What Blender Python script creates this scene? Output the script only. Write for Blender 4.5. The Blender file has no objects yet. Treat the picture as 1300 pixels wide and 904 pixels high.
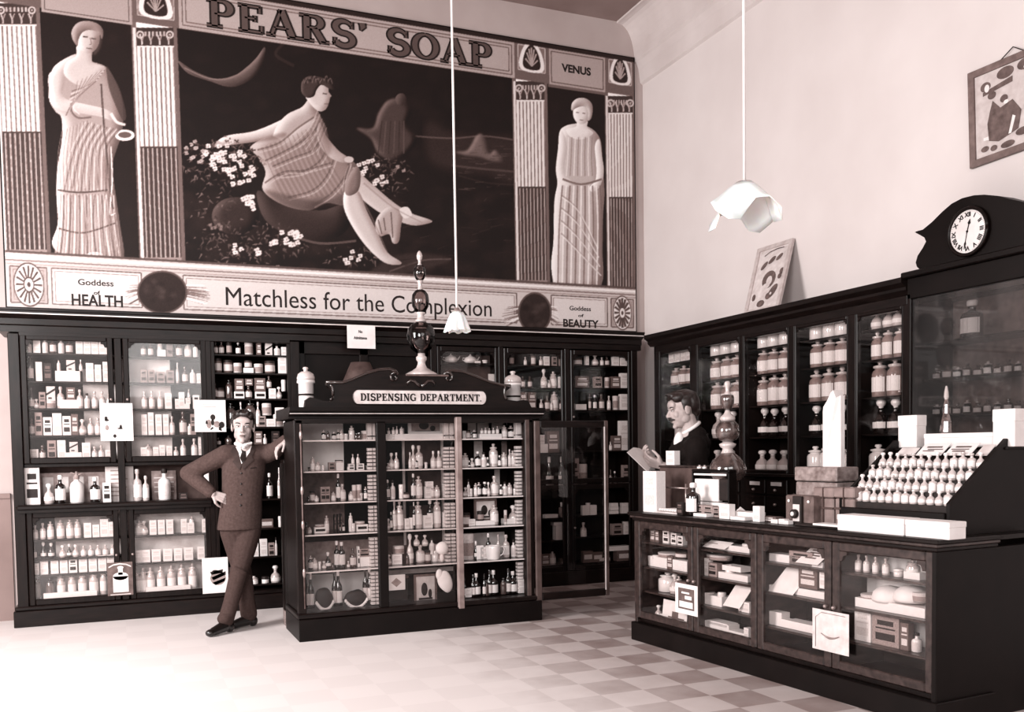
import bpy, bmesh, math, random
import numpy as np
from mathutils import Vector, Matrix
random.seed(7); rng = np.random.default_rng(7)
SC = bpy.context.scene; COL = SC.collection
PI = math.pi
# ------------------------------------------------------------------ camera model (1300 x 904)
YAW, PITCH, ROLL, FPX, CY, H = 0.394797715, -0.0468419425, -0.0149431764, 1190.504, 625.58, 1.38
fw = np.array([math.sin(YAW)*math.cos(PITCH), math.cos(YAW)*math.cos(PITCH), math.sin(PITCH)])
rt = np.array([math.cos(YAW), -math.sin(YAW), 0.0]); up = np.cross(rt, fw)
r2 = rt*math.cos(ROLL)+up*math.sin(ROLL); u2 = -rt*math.sin(ROLL)+up*math.cos(ROLL)
CM = np.array([r2, -u2, fw])
cam = bpy.data.cameras.new('camera'); camo = bpy.data.objects.new('camera', cam); COL.objects.link(camo)
camo.matrix_world = Matrix(((r2[0], u2[0], -fw[0], 0), (r2[1], u2[1], -fw[1], 0), (r2[2], u2[2], -fw[2], H), (0, 0, 0, 1)))
cam.sensor_width = 36; cam.lens = FPX*36/1300; cam.shift_y = (CY-452)/1300; cam.clip_end = 100; cam.clip_start = .05
SC.camera = camo
def ray(x, y): return CM.T @ np.array([(x-650)/FPX, (y-CY)/FPX, 1.0])
def onY(x, y, Y): d = ray(x, y); p = d*(Y/d[1]); p[2] += H; return p
def onX(x, y, X): d = ray(x, y); p = d*(X/d[0]); p[2] += H; return p
def onZ(x, y, Z=0.0): d = ray(x, y); p = d*((Z-H)/d[2]); p[2] += H; return p
def proj(X, Y, Z):
    v = CM @ np.array([X, Y, Z-H]); return v[0]/v[2]*FPX+650, v[1]/v[2]*FPX+CY
# ------------------------------------------------------------------ materials
def lin(c): return c/12.92 if c <= .04045 else ((c+.055)/1.055)**2.4
RAMP = [(0, (.032, .014, .011)), (.12, (.122, .078, .069)), (.5, (.51, .435, .42)), (.85, (.85, .815, .808)), (1, (.945, .928, .924))]
def tone(g):
    g = min(max(g, 0), 1)
    for (a, ca), (b, cb) in zip(RAMP, RAMP[1:]):
        if g <= b:
            t = (g-a)/(b-a); return tuple(lin(ca[i]+(cb[i]-ca[i])*t) for i in range(3))
MATS = {}
def mat(name, g, rough=.6, spec=.3, noise=0.0, scale=20.0, metal=0.0, coat=0.0, g2=None, stretch=None, kind='noise', detail=4):
    if name in MATS: return MATS[name]
    m = bpy.data.materials.new(name); m.use_nodes = True; nt = m.node_tree; b = nt.nodes['Principled BSDF']
    b.inputs['Base Color'].default_value = (*tone(g), 1); b.inputs['Roughness'].default_value = rough
    b.inputs['Specular IOR Level'].default_value = spec; b.inputs['Metallic'].default_value = metal
    b.inputs['Coat Weight'].default_value = coat; b.inputs['Coat Roughness'].default_value = .12
    lo, hi = (g-noise, g+noise) if g2 is None else (g, g2)
    if noise or g2 is not None:
        tc = nt.nodes.new('ShaderNodeTexCoord'); mp = nt.nodes.new('ShaderNodeMapping'); nt.links.new(tc.outputs['Object'], mp.inputs[0])
        if stretch: mp.inputs['Scale'].default_value = stretch
        n = nt.nodes.new('ShaderNodeTexNoise'); n.inputs['Scale'].default_value = scale; n.inputs['Detail'].default_value = detail
        r = nt.nodes.new('ShaderNodeValToRGB'); r.color_ramp.elements[0].position = .3; r.color_ramp.elements[1].position = .7
        r.color_ramp.elements[0].color = (*tone(lo), 1); r.color_ramp.elements[1].color = (*tone(hi), 1)
        nt.links.new(mp.outputs[0], n.inputs['Vector']); nt.links.new(n.outputs['Fac'], r.inputs[0]); nt.links.new(r.outputs[0], b.inputs['Base Color'])
    MATS[name] = m; return m
def glass_mat(name, tint=.97, rough=.03, ior=1.5, veil=0.0):
    m = bpy.data.materials.new(name); m.use_nodes = True; nt = m.node_tree; nt.nodes.clear()
    o = nt.nodes.new('ShaderNodeOutputMaterial'); t = nt.nodes.new('ShaderNodeBsdfTransparent'); g = nt.nodes.new('ShaderNodeBsdfGlossy')
    lw = nt.nodes.new('ShaderNodeLayerWeight'); lw.inputs[0].default_value = .5; pw = nt.nodes.new('ShaderNodeMath'); pw.operation = 'POWER'; pw.inputs[1].default_value = 4.5
    f = nt.nodes.new('ShaderNodeMath'); f.operation = 'MULTIPLY_ADD'; f.inputs[1].default_value = .8; f.inputs[2].default_value = .03; nt.links.new(lw.outputs['Facing'], pw.inputs[0]); nt.links.new(pw.outputs[0], f.inputs[0])
    mx = nt.nodes.new('ShaderNodeMixShader')
    t.inputs[0].default_value = (tint, tint*.985, tint*.98, 1); g.inputs['Roughness'].default_value = rough
    nt.links.new(f.outputs[0], mx.inputs[0]); nt.links.new(t.outputs[0], mx.inputs[1]); nt.links.new(g.outputs[0], mx.inputs[2])
    last = mx
    if veil:
        d = nt.nodes.new('ShaderNodeBsdfDiffuse'); d.inputs[0].default_value = (*tone(.9), 1); m2 = nt.nodes.new('ShaderNodeMixShader')
        n = nt.nodes.new('ShaderNodeTexNoise'); n.inputs['Scale'].default_value = 3.0
        tc = nt.nodes.new('ShaderNodeTexCoord'); nt.links.new(tc.outputs['Object'], n.inputs['Vector'])
        ml = nt.nodes.new('ShaderNodeMath'); ml.operation = 'MULTIPLY'; ml.inputs[1].default_value = veil*2
        nt.links.new(n.outputs['Fac'], ml.inputs[0]); nt.links.new(ml.outputs[0], m2.inputs[0])
        nt.links.new(mx.outputs[0], m2.inputs[1]); nt.links.new(d.outputs[0], m2.inputs[2]); last = m2
    nt.links.new(last.outputs[0], o.inputs[0]); MATS[name] = m; return m
WOOD = mat('dark_wood', .0, .38, .16, g2=.085, scale=5, stretch=(9, 9, 1.2), coat=.04)
WOODH = mat('dark_wood_rail', .0, .38, .18, g2=.085, scale=5, stretch=(1.2, 1.2, 9), coat=.05)
WOODL = mat('brown_wood', .08, .35, .4, g2=.25, scale=5, stretch=(6, 2, 6), coat=.15)
BLACK = mat('black_wood', .0, .45, .15, g2=.04, scale=6)
INNER = mat('shadowy_interior', .0, .8, .1, g2=.08, scale=4)
HAZEB = mat('reflected_haze', .74, .8, .1, g2=.93, scale=9)
MIDB = mat('brown_backing', .22, .8, .1, g2=.34, scale=8)
BRASS = mat('brass', .6, .3, .5, metal=.6)
WHITE = mat('white_paper', .87, .7, .2, noise=.03, scale=14)
CREAM = mat('cream_card', .78, .7, .2, noise=.05, scale=18)
GREY = mat('grey_card', .55, .7, .2, noise=.08, scale=20)
MID = mat('brown_card', .36, .6, .3, noise=.07, scale=20)
DARKM = mat('dark_print', .10, .6, .3, noise=.04, scale=22)
INK = mat('ink', .03, .6, .2)
DGLASS = mat('dark_bottle_glass', .06, .08, .8, coat=.6)
MGLASS = mat('amber_bottle_glass', .28, .08, .8, coat=.6)
LGLASS = mat('pale_bottle_glass', .72, .1, .8, coat=.6)
WGLASS = mat('white_opal_glass', .86, .15, .6, coat=.4)
PANE = glass_mat('window_glass')
PANEV = glass_mat('reflection_veil_glass', veil=.022)  # faint pale veil paints reflected haze into the panes
SHELFG = glass_mat('shelf_glass', tint=.85)
EDGE = mat('shelf_edge', .8, .3, .6)
def clearglass(name, tint, rough=.02):
    m = bpy.data.materials.new(name); m.use_nodes = True; nt = m.node_tree; nt.nodes.clear()
    o = nt.nodes.new('ShaderNodeOutputMaterial'); t = nt.nodes.new('ShaderNodeBsdfTransparent'); g = nt.nodes.new('ShaderNodeBsdfGlossy')
    lw = nt.nodes.new('ShaderNodeLayerWeight'); lw.inputs[0].default_value = .35; mx = nt.nodes.new('ShaderNodeMixShader')
    t.inputs[0].default_value = (*tone(tint), 1); g.inputs['Roughness'].default_value = rough
    nt.links.new(lw.outputs['Fresnel'], mx.inputs[0]); nt.links.new(t.outputs[0], mx.inputs[1]); nt.links.new(g.outputs[0], mx.inputs[2])
    nt.links.new(mx.outputs[0], o.inputs[0]); MATS[name] = m; return m
CLEAR = clearglass('clear_globe_glass', .85)
# ------------------------------------------------------------------ mesh building
class MB:
    def __init__(s): s.v = []; s.f = []; s.sm = []
    def add(s, vs, fs, smooth=False):
        o = len(s.v); s.v += [tuple(map(float, v)) for v in vs]; s.f += [tuple(i+o for i in f) for f in fs]; s.sm += [smooth]*len(fs); return s
    def box(s, x0, x1, y0, y1, z0, z1):
        x0, x1 = sorted((x0, x1)); y0, y1 = sorted((y0, y1)); z0, z1 = sorted((z0, z1))
        return s.add([(x0,y0,z0),(x1,y0,z0),(x1,y1,z0),(x0,y1,z0),(x0,y0,z1),(x1,y0,z1),(x1,y1,z1),(x0,y1,z1)],
            [(0,3,2,1),(4,5,6,7),(0,1,5,4),(1,2,6,5),(2,3,7,6),(3,0,4,7)])
    def bbox(s, x0, x1, y0, y1, z0, z1, b=.004):       # chamfered box (vertical edges + top)
        x0, x1 = sorted((x0, x1)); y0, y1 = sorted((y0, y1)); z0, z1 = sorted((z0, z1)); b = min(b, (x1-x0)*.4, (y1-y0)*.4, (z1-z0)*.4)
        def ring(x0, x1, y0, y1, z, c): return [(x0+c,y0,z),(x1-c,y0,z),(x1,y0+c,z),(x1,y1-c,z),(x1-c,y1,z),(x0+c,y1,z),(x0,y1-c,z),(x0,y0+c,z)]
        vs = ring(x0+b, x1-b, y0+b, y1-b, z0, b*.5)+ring(x0, x1, y0, y1, z0+b, b)+ring(x0, x1, y0, y1, z1-b, b)+ring(x0+b, x1-b, y0+b, y1-b, z1, b*.5)
        fs = [tuple(range(7, -1, -1)), tuple(range(24, 32))]
        for k in range(3):
            for i in range(8): j = (i+1) % 8; fs.append((k*8+i, k*8+j, k*8+8+j, k*8+8+i))
        return s.add(vs, fs)
    def lathe(s, prof, cx=0, cy=0, n=16, z0=0, a=1.0, smooth=True):
        vs = []; fs = []
        for r, z in prof:
            for i in range(n): t = 2*PI*i/n; vs.append((cx+r*math.cos(t), cy+r*a*math.sin(t), z0+z))
        for k in range(len(prof)-1):
            for i in range(n): j = (i+1) % n; fs.append((k*n+i, k*n+j, (k+1)*n+j, (k+1)*n+i))
        fs.append(tuple(range(n-1, -1, -1))); fs.append(tuple((len(prof)-1)*n+i for i in range(n)))
        return s.add(vs, fs, smooth)
    def prism(s, poly, f0, f1):                        # poly 2D; f0,f1 map 2D->3D front and back
        n = len(poly); vs = [f0(*p) for p in poly]+[f1(*p) for p in poly]
        fs = [tuple(range(n)), tuple(range(2*n-1, n-1, -1))]+[(i, i+n, (i+1) % n+n, (i+1) % n) for i in range(n)]
        return s.add(vs, fs)
    def tube(s, pts, r, n=8):
        pts = [Vector(p) for p in pts]; m = len(pts); vs = []; fs = []; rr = r if isinstance(r, (list, tuple)) else [r]*m
        ref = Vector((0, 0, 1))
        for k, p in enumerate(pts):
            d = (pts[min(k+1, m-1)]-pts[max(k-1, 0)]).normalized()
            if abs(d.dot(ref)) > .95: ref = Vector((1, 0, 0)) if abs(d.x) < .9 else Vector((0, 1, 0))
            a = d.cross(ref).normalized(); b = d.cross(a).normalized()
            for i in range(n): t = 2*PI*i/n; vs.append(p+(a*math.cos(t)+b*math.sin(t))*rr[k])
        for k in range(m-1):
            for i in range(n): j = (i+1) % n; fs.append((k*n+i, k*n+j, (k+1)*n+j, (k+1)*n+i))
        fs.append(tuple(range(n-1, -1, -1))); fs.append(tuple((m-1)*n+i for i in range(n)))
        return s.add(vs, fs, True)
    def ell(s, c, r, rot=None, nu=14, nv=9):
        vs = []; fs = []; c = Vector(c)
        for k in range(nv+1):
            ph = PI*k/nv
            for i in range(nu):
                t = 2*PI*i/nu; p = Vector((r[0]*math.sin(ph)*math.cos(t), r[1]*math.sin(ph)*math.sin(t), r[2]*math.cos(ph)))
                if rot is not None: p = rot @ p
                vs.append(c+p)
        for k in range(nv):
            for i in range(nu): j = (i+1) % nu; fs.append((k*nu+i, (k+1)*nu+i, (k+1)*nu+j, k*nu+j))
        return s.add(vs, fs, True)
    def xf(s, M):
        s.v = [tuple(M @ Vector(v)) for v in s.v]; return s
    def mesh(s, name, m):
        me = bpy.data.meshes.new(name); me.from_pydata(s.v, [], s.f); me.polygons.foreach_set('use_smooth', s.sm); me.materials.append(m); me.update(); return me
    def build(s, name, m, parent=None, loc=None):
        o = bpy.data.objects.new(name, s.mesh(name, m)); COL.objects.link(o)
        if parent is not None: o.parent = parent; 
        if loc is not None: o.location = loc
        return o
def ROOTLOC(r):
    v = Vector(r.location)
    while r.parent: r = r.parent; v = v+Vector(r.location)
    return v
def rel(mb, root):                                     # world coordinates -> root coordinates (rotated roots are written in local coordinates already)
    if root.rotation_euler[2] != 0: return mb
    x, y, z = root.matrix_world.translation if False else ROOTLOC(root); mb.v = [(a-x, b-y, c-z) for a, b, c in mb.v]; return mb
def empty(name, label, cat, loc, group=None, rotz=0):
    o = bpy.data.objects.new(name, None); COL.objects.link(o); o.location = tuple(map(float, loc)); o.rotation_euler[2] = rotz
    o.empty_display_size = .05
    return tag(o, label, cat, group)
def tag(o, label, cat, group=None, kind=None):
    o['label'] = label; o['category'] = cat
    if group: o['group'] = group
    if kind: o['kind'] = kind
    return o
def struct(name, mb, m):
    o = mb.build(name, m); o['kind'] = 'structure'; o['category'] = name.split('_')[0]; return o
def textmesh(s, size, depth=.002, offset=0.0, width=None, align='CENTER'):
    cu = bpy.data.curves.new('t', 'FONT'); cu.body = s; cu.size = size; cu.extrude = depth; cu.offset = offset; cu.align_x = align; cu.resolution_u = 4
    o = bpy.data.objects.new('t', cu); COL.objects.link(o); bpy.context.view_layer.update()
    dg = bpy.context.evaluated_depsgraph_get(); me = bpy.data.meshes.new_from_object(o.evaluated_get(dg)); bpy.data.objects.remove(o); bpy.data.curves.remove(cu)
    vs = np.array([v.co[:] for v in me.vertices])
    if width: vs[:, 0] *= width/(vs[:, 0].max()-vs[:, 0].min())
    mb = MB(); mb.add(vs.tolist(), [tuple(p.vertices) for p in me.polygons]); bpy.data.meshes.remove(me); return mb
ORD = ['first','second','third','fourth','fifth','sixth','seventh','eighth','ninth','tenth','eleventh','twelfth','thirteenth','fourteenth','fifteenth','sixteenth','seventeenth','eighteenth','nineteenth','twentieth']
# ------------------------------------------------------------------ room
YW, XW, ZC = 8.87, 5.28, 5.86
YF, XF = 8.465, 4.85
X0, Y0 = -3.6, -1.5
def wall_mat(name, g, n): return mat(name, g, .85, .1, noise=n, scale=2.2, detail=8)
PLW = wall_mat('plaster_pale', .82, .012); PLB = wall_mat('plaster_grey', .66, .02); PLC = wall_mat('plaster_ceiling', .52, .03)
fm = bpy.data.materials.new('checker_floor'); fm.use_nodes = True; nt = fm.node_tree; b = nt.nodes['Principled BSDF']
tc = nt.nodes.new('ShaderNodeTexCoord'); ck = nt.nodes.new('ShaderNodeTexChecker'); mp = nt.nodes.new('ShaderNodeMapping')
mp.inputs['Location'].default_value = (0, 0, .5)
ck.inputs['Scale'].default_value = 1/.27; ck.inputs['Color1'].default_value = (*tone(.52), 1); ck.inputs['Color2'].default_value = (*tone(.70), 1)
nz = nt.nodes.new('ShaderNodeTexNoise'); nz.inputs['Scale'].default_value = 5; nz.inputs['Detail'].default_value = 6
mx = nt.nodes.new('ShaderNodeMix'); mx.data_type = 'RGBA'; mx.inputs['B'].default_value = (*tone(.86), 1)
# light painted into the colour: the pattern fades to pale towards the window side
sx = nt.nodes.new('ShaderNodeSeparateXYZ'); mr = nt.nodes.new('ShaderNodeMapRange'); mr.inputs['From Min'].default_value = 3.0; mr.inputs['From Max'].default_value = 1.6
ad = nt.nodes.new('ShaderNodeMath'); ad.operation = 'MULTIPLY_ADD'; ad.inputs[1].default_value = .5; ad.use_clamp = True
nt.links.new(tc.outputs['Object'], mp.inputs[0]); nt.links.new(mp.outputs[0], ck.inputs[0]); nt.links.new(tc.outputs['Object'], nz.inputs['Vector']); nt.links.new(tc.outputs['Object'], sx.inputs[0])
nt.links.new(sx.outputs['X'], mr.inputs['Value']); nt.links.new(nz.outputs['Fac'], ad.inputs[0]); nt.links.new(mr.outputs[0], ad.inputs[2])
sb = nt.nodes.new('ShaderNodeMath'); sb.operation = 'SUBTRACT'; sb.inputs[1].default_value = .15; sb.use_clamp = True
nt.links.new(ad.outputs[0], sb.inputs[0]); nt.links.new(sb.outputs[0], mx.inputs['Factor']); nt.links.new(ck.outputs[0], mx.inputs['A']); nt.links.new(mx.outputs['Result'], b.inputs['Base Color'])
b.inputs['Roughness'].default_value = .5
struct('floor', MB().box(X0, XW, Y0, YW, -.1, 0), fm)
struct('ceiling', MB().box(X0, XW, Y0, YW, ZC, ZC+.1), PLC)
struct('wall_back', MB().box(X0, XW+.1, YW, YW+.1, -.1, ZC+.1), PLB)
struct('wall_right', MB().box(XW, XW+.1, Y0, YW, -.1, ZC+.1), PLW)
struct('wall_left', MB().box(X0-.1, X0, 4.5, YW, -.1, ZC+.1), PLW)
cr = [(XW, 5.24), (XW-.03, 5.26), (XW-.05, 5.40), (XW-.08, 5.46)]
for k in range(9): t = k/8*PI/2; cr.append((XW-.10-.18*(1-math.cos(t)), 5.48+.36*math.sin(t)))
cr += [(XW-.31, 5.84), (XW-.31, ZC), (XW, ZC)]
struct('trim_2', MB().box(X0, -.86, YW-.02, YW, 0, 1.03).box(X0, -.86, YW-.035, YW, 1.03, 1.07), wall_mat('dado_grey', .48, .03))
struct('trim_1', MB().prism(cr, lambda a, c: (a, Y0, c), lambda a, c: (a, YW, c)), wall_mat('crown_plaster', .78, .03))
# ------------------------------------------------------------------ cabinet pieces
def doorframe(root, name, x0, x1, z0, z1, y, st=.045, rl=.05, m=WOOD, pane=None, th=.03, notch=.045, knob=None, z_knob=None):
    """glazed door in the XZ plane with notched top corners; y = front face"""
    d = MB(); d.bbox(x0, x0+st, y, y+th, z0, z1, .006).bbox(x1-st, x1, y, y+th, z0, z1, .006)
    d.bbox(x0+st, x1-st, y, y+th, z0, z0+rl, .006).bbox(x0+st, x1-st, y, y+th, z1-rl, z1, .006)
    if notch:
        for sx, cx in ((1, x0+st), (-1, x1-st)):
            c = [(0, 0), (notch, 0), (notch, -notch*.35), (notch*.55, -notch*.45), (notch*.35, -notch), (0, -notch)]
            pl = [(cx+sx*a, z1-rl+b) for a, b in c]
            if sx < 0: pl = pl[::-1]
            d.prism(pl, lambda a, c_: (a, y+.004, c_), lambda a, c_: (a, y+th-.004, c_))
    rel(d, root); o = d.build(name, m, root)
    g = MB().box(x0+st-.004, x1-st+.004, y+th*.4, y+th*.4+.004, z0+rl-.004, z1-rl+.004); rel(g, root); g.build('glass_pane', pane or PANE, o)
    if knob is not None:
        k = MB(); zk = z_knob if z_knob else (z0+z1)/2; k.ell((knob, y-.014, zk), (.011, .012, .011)); k.ell((knob, y-.002, zk), (.007, .01, .007)); rel(k, root); k.build('knob', BRASS, o)
    return o
def part(root, name, mb, m): rel(mb, root); return mb.build(name, m, root)
# ------------------------------------------------------------------ small goods
UNIT = {}
def profs(kind):
    if kind == 'b':  return dict(body=[(.0,0),(.42,0),(.5,.03),(.5,.56),(.44,.64),(.2,.70),(.17,.74),(.17,.84),(.22,.86)], cap=[(.17,.84),(.24,.86),(.25,.97),(.18,1),(0,1)], label=(.505,.12,.52))
    if kind == 'j':  return dict(body=[(.0,0),(.46,0),(.5,.03),(.5,.62),(.45,.69),(.32,.74),(.32,.78)], cap=[(.33,.77),(.42,.79),(.42,.84),(.14,.87),(.11,.90),(.2,.94),(.16,1),(0,1)], label=(.505,.14,.54))
    if kind == 'w':  return dict(body=[(.0,0),(.45,0),(.5,.02),(.5,.48),(.45,.56),(.22,.66),(.17,.72),(.16,.86)], cap=[(.17,.82),(.2,.83),(.2,.985),(.16,1),(0,1)], label=(.505,.10,.42))
    if kind == 'o':  return dict(body=[(.0,0),(.40,0),(.44,.02),(.5,.16),(.5,.34),(.40,.50),(.2,.60),(.16,.64),(.16,.72),(.22,.74)], cap=[(.15,.72),(.14,.78),(.26,.83),(.30,.9),(.22,.98),(0,1)], label=(.505,.16,.34))
    if kind == 'p':  return dict(body=[(.0,0),(.44,0),(.48,.04),(.48,.66),(.44,.68)], cap=[(.5,.66),(.52,.70),(.52,.92),(.46,1),(0,1)], label=None)
    if kind == 't':  return dict(body=[(.0,0),(.5,0),(.5,.8),(.49,.82)], cap=[(.5,.8),(.51,.82),(.51,.97),(.46,1),(0,1)], label=(.507,.15,.65))
def unit(kind, bm, lm, cm):
    key = (kind, bm.name, lm.name if lm else '', cm.name)
    if key in UNIT: return UNIT[key]
    if kind in 'cxk':
        body = MB().bbox(-.5, .5, -.5, .5, 0, 1, .012).mesh('carton', bm)
        lab = None
        if lm:
            q = MB()
            if kind == 'c': q.box(-.36, .36, -.512, -.5, .18, .42); q.box(-.36, .36, -.512, -.5, .55, .60); q.box(-.30, .30, -.512, -.5, .68, .84)
            elif kind == 'k': q.box(-.5, .5, -.512, -.5, .44, .5); q.lathe([(0, 0), (.2, 0), (.2, .02), (0, .02)], 0, 0, 12)
            else: q.box(-.4, .4, -.512, -.5, .3, .7)
            if kind == 'k': q = MB(); q.prism([(-.5,.35),(.5,.72),(.5,.88),(-.5,.51)], lambda a, c: (a, -.512, c), lambda a, c: (a, -.5, c)); q.box(-.3, .1, -.512, -.5, .12, .24)
            lab = q.mesh('printed_panel', lm)
        UNIT[key] = (body, None, lab); return UNIT[key]
    P = profs(kind); n = 14
    body = MB().lathe(P['body'], n=n).mesh('body', bm); cap = MB().lathe(P['cap'], n=n).mesh('stopper', cm); lab = None
    if lm and P['label']:
        r, a, b = P['label']; q = MB(); vs = []; k = 9
        for z in (a, b):
            for i in range(k): t = PI*(1.08+.84*i/(k-1)); vs.append((r*math.cos(t), r*math.sin(t), z))
        q.add(vs, [(i, i+1, k+i+1, k+i) for i in range(k-1)], True); lab = q.mesh('label', lm)
    UNIT[key] = (body, cap, lab); return UNIT[key]
# code -> (shape, object name, body mat, label mat, cap mat, description, category)
KIND = {
 'bw': ('b', 'bottle', WGLASS, CREAM, DARKM, 'white bottle with dark stopper', 'bottle'),
 'bl': ('b', 'bottle', LGLASS, WHITE, LGLASS, 'pale glass bottle', 'bottle'),
 'bm': ('b', 'bottle', MGLASS, CREAM, MGLASS, 'brown bottle with pale label', 'bottle'),
 'bd': ('b', 'bottle', DGLASS, WHITE, WGLASS, 'dark bottle with white label', 'bottle'),
 'jw': ('j', 'jar', WGLASS, None, WGLASS, 'white lidded jar', 'jar'),
 'jl': ('j', 'jar', LGLASS, WHITE, LGLASS, 'glass jar with white label', 'jar'),
 'jt': ('j', 'jar', mat('grey_jar_glass', .50, .12, .7, coat=.5), WHITE, LGLASS, 'grey glass jar, white label', 'jar'),
 'jd': ('j', 'jar', DGLASS, WHITE, LGLASS, 'dark jar with white label', 'jar'),
 'jm': ('j', 'jar', MGLASS, None, DGLASS, 'brown jar with dark lid', 'jar'),
 'ww': ('w', 'tall_bottle', DGLASS, WHITE, WGLASS, 'tall dark bottle, white label', 'bottle'),
 'wd': ('w', 'tall_bottle', DGLASS, CREAM, DGLASS, 'tall dark bottle, cream label', 'bottle'),
 'wl': ('w', 'tall_bottle', LGLASS, WHITE, WGLASS, 'tall pale bottle', 'bottle'),
 'ol': ('o', 'scent_bottle', LGLASS, WHITE, WGLASS, 'round-stoppered pale scent bottle', 'bottle'),
 'od': ('o', 'scent_bottle', DGLASS, WHITE, WGLASS, 'round-stoppered dark scent bottle', 'bottle'),
 'pw': ('p', 'ointment_pot', WGLASS, None, WGLASS, 'white ointment pot', 'pot'),
 'pd': ('p', 'ointment_pot', WGLASS, None, DARKM, 'white pot with dark lid', 'pot'),
 'pm': ('p', 'ointment_pot', MGLASS, None, DGLASS, 'small dark-lidded pot', 'pot'),
 'tl': ('t', 'tin', CREAM, GREY, CREAM, 'pale round tin', 'tin'),
 'tm': ('t', 'tin', MID, CREAM, DARKM, 'brown round tin', 'tin'),
 'td': ('t', 'tin', DARKM, GREY, DARKM, 'dark round tin', 'tin'),
 'cw': ('c', 'carton', WHITE, CREAM, None, 'upright white carton', 'box'),
 'cp': ('c', 'carton', WHITE, DARKM, None, 'white carton with dark print', 'box'),
 'cg': ('c', 'carton', GREY, DARKM, None, 'grey printed carton', 'box'),
 'cm': ('c', 'carton', MID, CREAM, None, 'brown carton with pale label', 'box'),
 'cd': ('c', 'carton', DARKM, MID, None, 'dark carton', 'box'),
 'ck': ('k', 'carton', CREAM, DARKM, None, 'pale carton with slanting band', 'box'),
 'xw': ('x', 'box', WHITE, None, None, 'plain low white box', 'box'),
 'xp': ('x', 'box', WHITE, DARKM, None, 'low white box with dark print', 'box'),
 'xm': ('x', 'box', MID, CREAM, None, 'low brown box', 'box'),
 'xd': ('x', 'box', DARKM, CREAM, None, 'low dark box with pale label', 'box'),
}
NITEM = [0]
def make_item(code, loc, w, h, d, label, group, rotz=0.0, face=None):
    sh, nm, bm, lm, cm, desc, cat = KIND[code]
    body, cap, lab = unit(sh, bm, lm, cm or bm)
    NITEM[0] += 1
    if cap is None and lab is None:
        o = bpy.data.objects.new(nm, body); COL.objects.link(o); o.location = loc; o.scale = (w, d, h); o.rotation_euler[2] = rotz; tag(o, label, cat, group); return o
    o = bpy.data.objects.new(nm, None); COL.objects.link(o); o.location = loc; o.scale = (w, d, h); o.rotation_euler[2] = rotz; tag(o, label, cat, group); o.empty_display_size = .1
    for nn, me in (('body', body), ('stopper', cap), ('label' if sh not in 'cxk' else 'printed_panel', lab)):
        if me is None: continue
        if nn == 'stopper' and sh in 'pt': nn = 'lid'
        c = bpy.data.objects.new(nn, me); COL.objects.link(c); c.parent = o
    return o
def onP(x, y, pl):                                      # pixel -> world on a vertical plane (point, angle); angle 90 deg = facing the back wall
    (qx, qy), a = pl; d = ray(x, y); nx, ny = math.cos(a), math.sin(a); t = (nx*qx+ny*qy)/(nx*d[0]+ny*d[1]); p = d*t; p[2] += H; return p
def PY(Y): return ((0, Y), PI/2)
def PX(X): return ((X, 0), 0.0)
def row(crop, pl, base, spec, where, group, zfix=None, dmax=.12):
    """items on one shelf; spec 'code x w top [base]' in crop units; crop=(ox,oy,scale)"""
    ox, oy, s = crop; it = [e.split() for e in spec.split(';') if e.strip()]
    it.sort(key=lambda e: float(e[1])); a_ = pl[1]; inw = (math.cos(a_), math.sin(a_)); z = 0; zs = []
    xs = [float(e[1]) for e in it]; zm = onP(ox+sum(xs)/len(xs)*s, oy+base*s, pl)[2] if zfix is None else zfix
    for i, e in enumerate(it):
        code = e[0]; x, w, t = map(float, e[1:4]); up_ = len(e) > 4; bb = float(e[4]) if up_ else base
        px, pb, pt, pw = ox+x*s, oy+bb*s, oy+t*s, w*s
        zb = onP(px, pb, pl)[2] if up_ else zm
        a = onP(px-pw/2, pb, pl); c = onP(px+pw/2, pb, pl); top = onP(px, pt, pl)[2]
        if not up_: top = zb + (top-onP(px, pb, pl)[2])
        sh = KIND[code][0]; W = math.hypot(c[0]-a[0], c[1]-a[1]); D = W if sh not in 'cxk' else min(max(W*.5, .04), .09)
        D = min(D, dmax)
        make_item(code, ((a[0]+c[0])/2+inw[0]*D*.53, (a[1]+c[1])/2+inw[1]*D*.53, zb+.001), W*.985, max(top-zb, .02), D,
                  f"{KIND[code][5]}, {ORD[i]} from left {where}", group, a_-PI/2)
    return zm
# ------------------------------------------------------------------ back-wall cabinets
YI = YF+.07                                             # where the goods stand
CA = (0, 380, .2433); CB = (180, 380, .2434); LA = (0, 580, .2656); LB = (180, 580, .2654)
bx = lambda root, name, m, *a: part(root, name, MB().bbox(*a, .004), m)
cab = empty('wall_cabinet', 'long dark wooden wall cabinet with three glazed bays, left of the doorway', 'cabinet', (.33, YF, 0))
bx(cab, 'side_panel', WOOD, -.80, -.72, YF, YW, 0, 2.36); bx(cab, 'side_panel', WOOD, 1.42, 1.50, YF, YW, 0, 2.36)
bx(cab, 'plinth', WOODH, -.83, 1.52, YF-.035, YW, 0, .13)
part(cab, 'skirting_moulding', MB().bbox(-.82, 1.51, YF-.02, YW, .13, .165, .008), WOODH)
bx(cab, 'back_panel', INNER, -.72, 1.42, YW-.05, YW-.01, .16, 2.36)
bx(cab, 'divider', WOOD, -.02, .035, YF+.002, YW-.05, .165, 2.36); bx(cab, 'divider', WOOD, .70, .745, YF+.002, YW-.05, .165, 2.36)
bx(cab, 'top_rail', WOODH, -.72, 1.42, YF-.002, YF+.05, 2.34, 2.40)
led = MB().bbox(-.78, .72, YF-.05, YW-.05, .945, .985, .01); led.box(-.77, .71, YF-.03, YW-.05, .92, .945); part(cab, 'ledge', led, WOODH)
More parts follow.
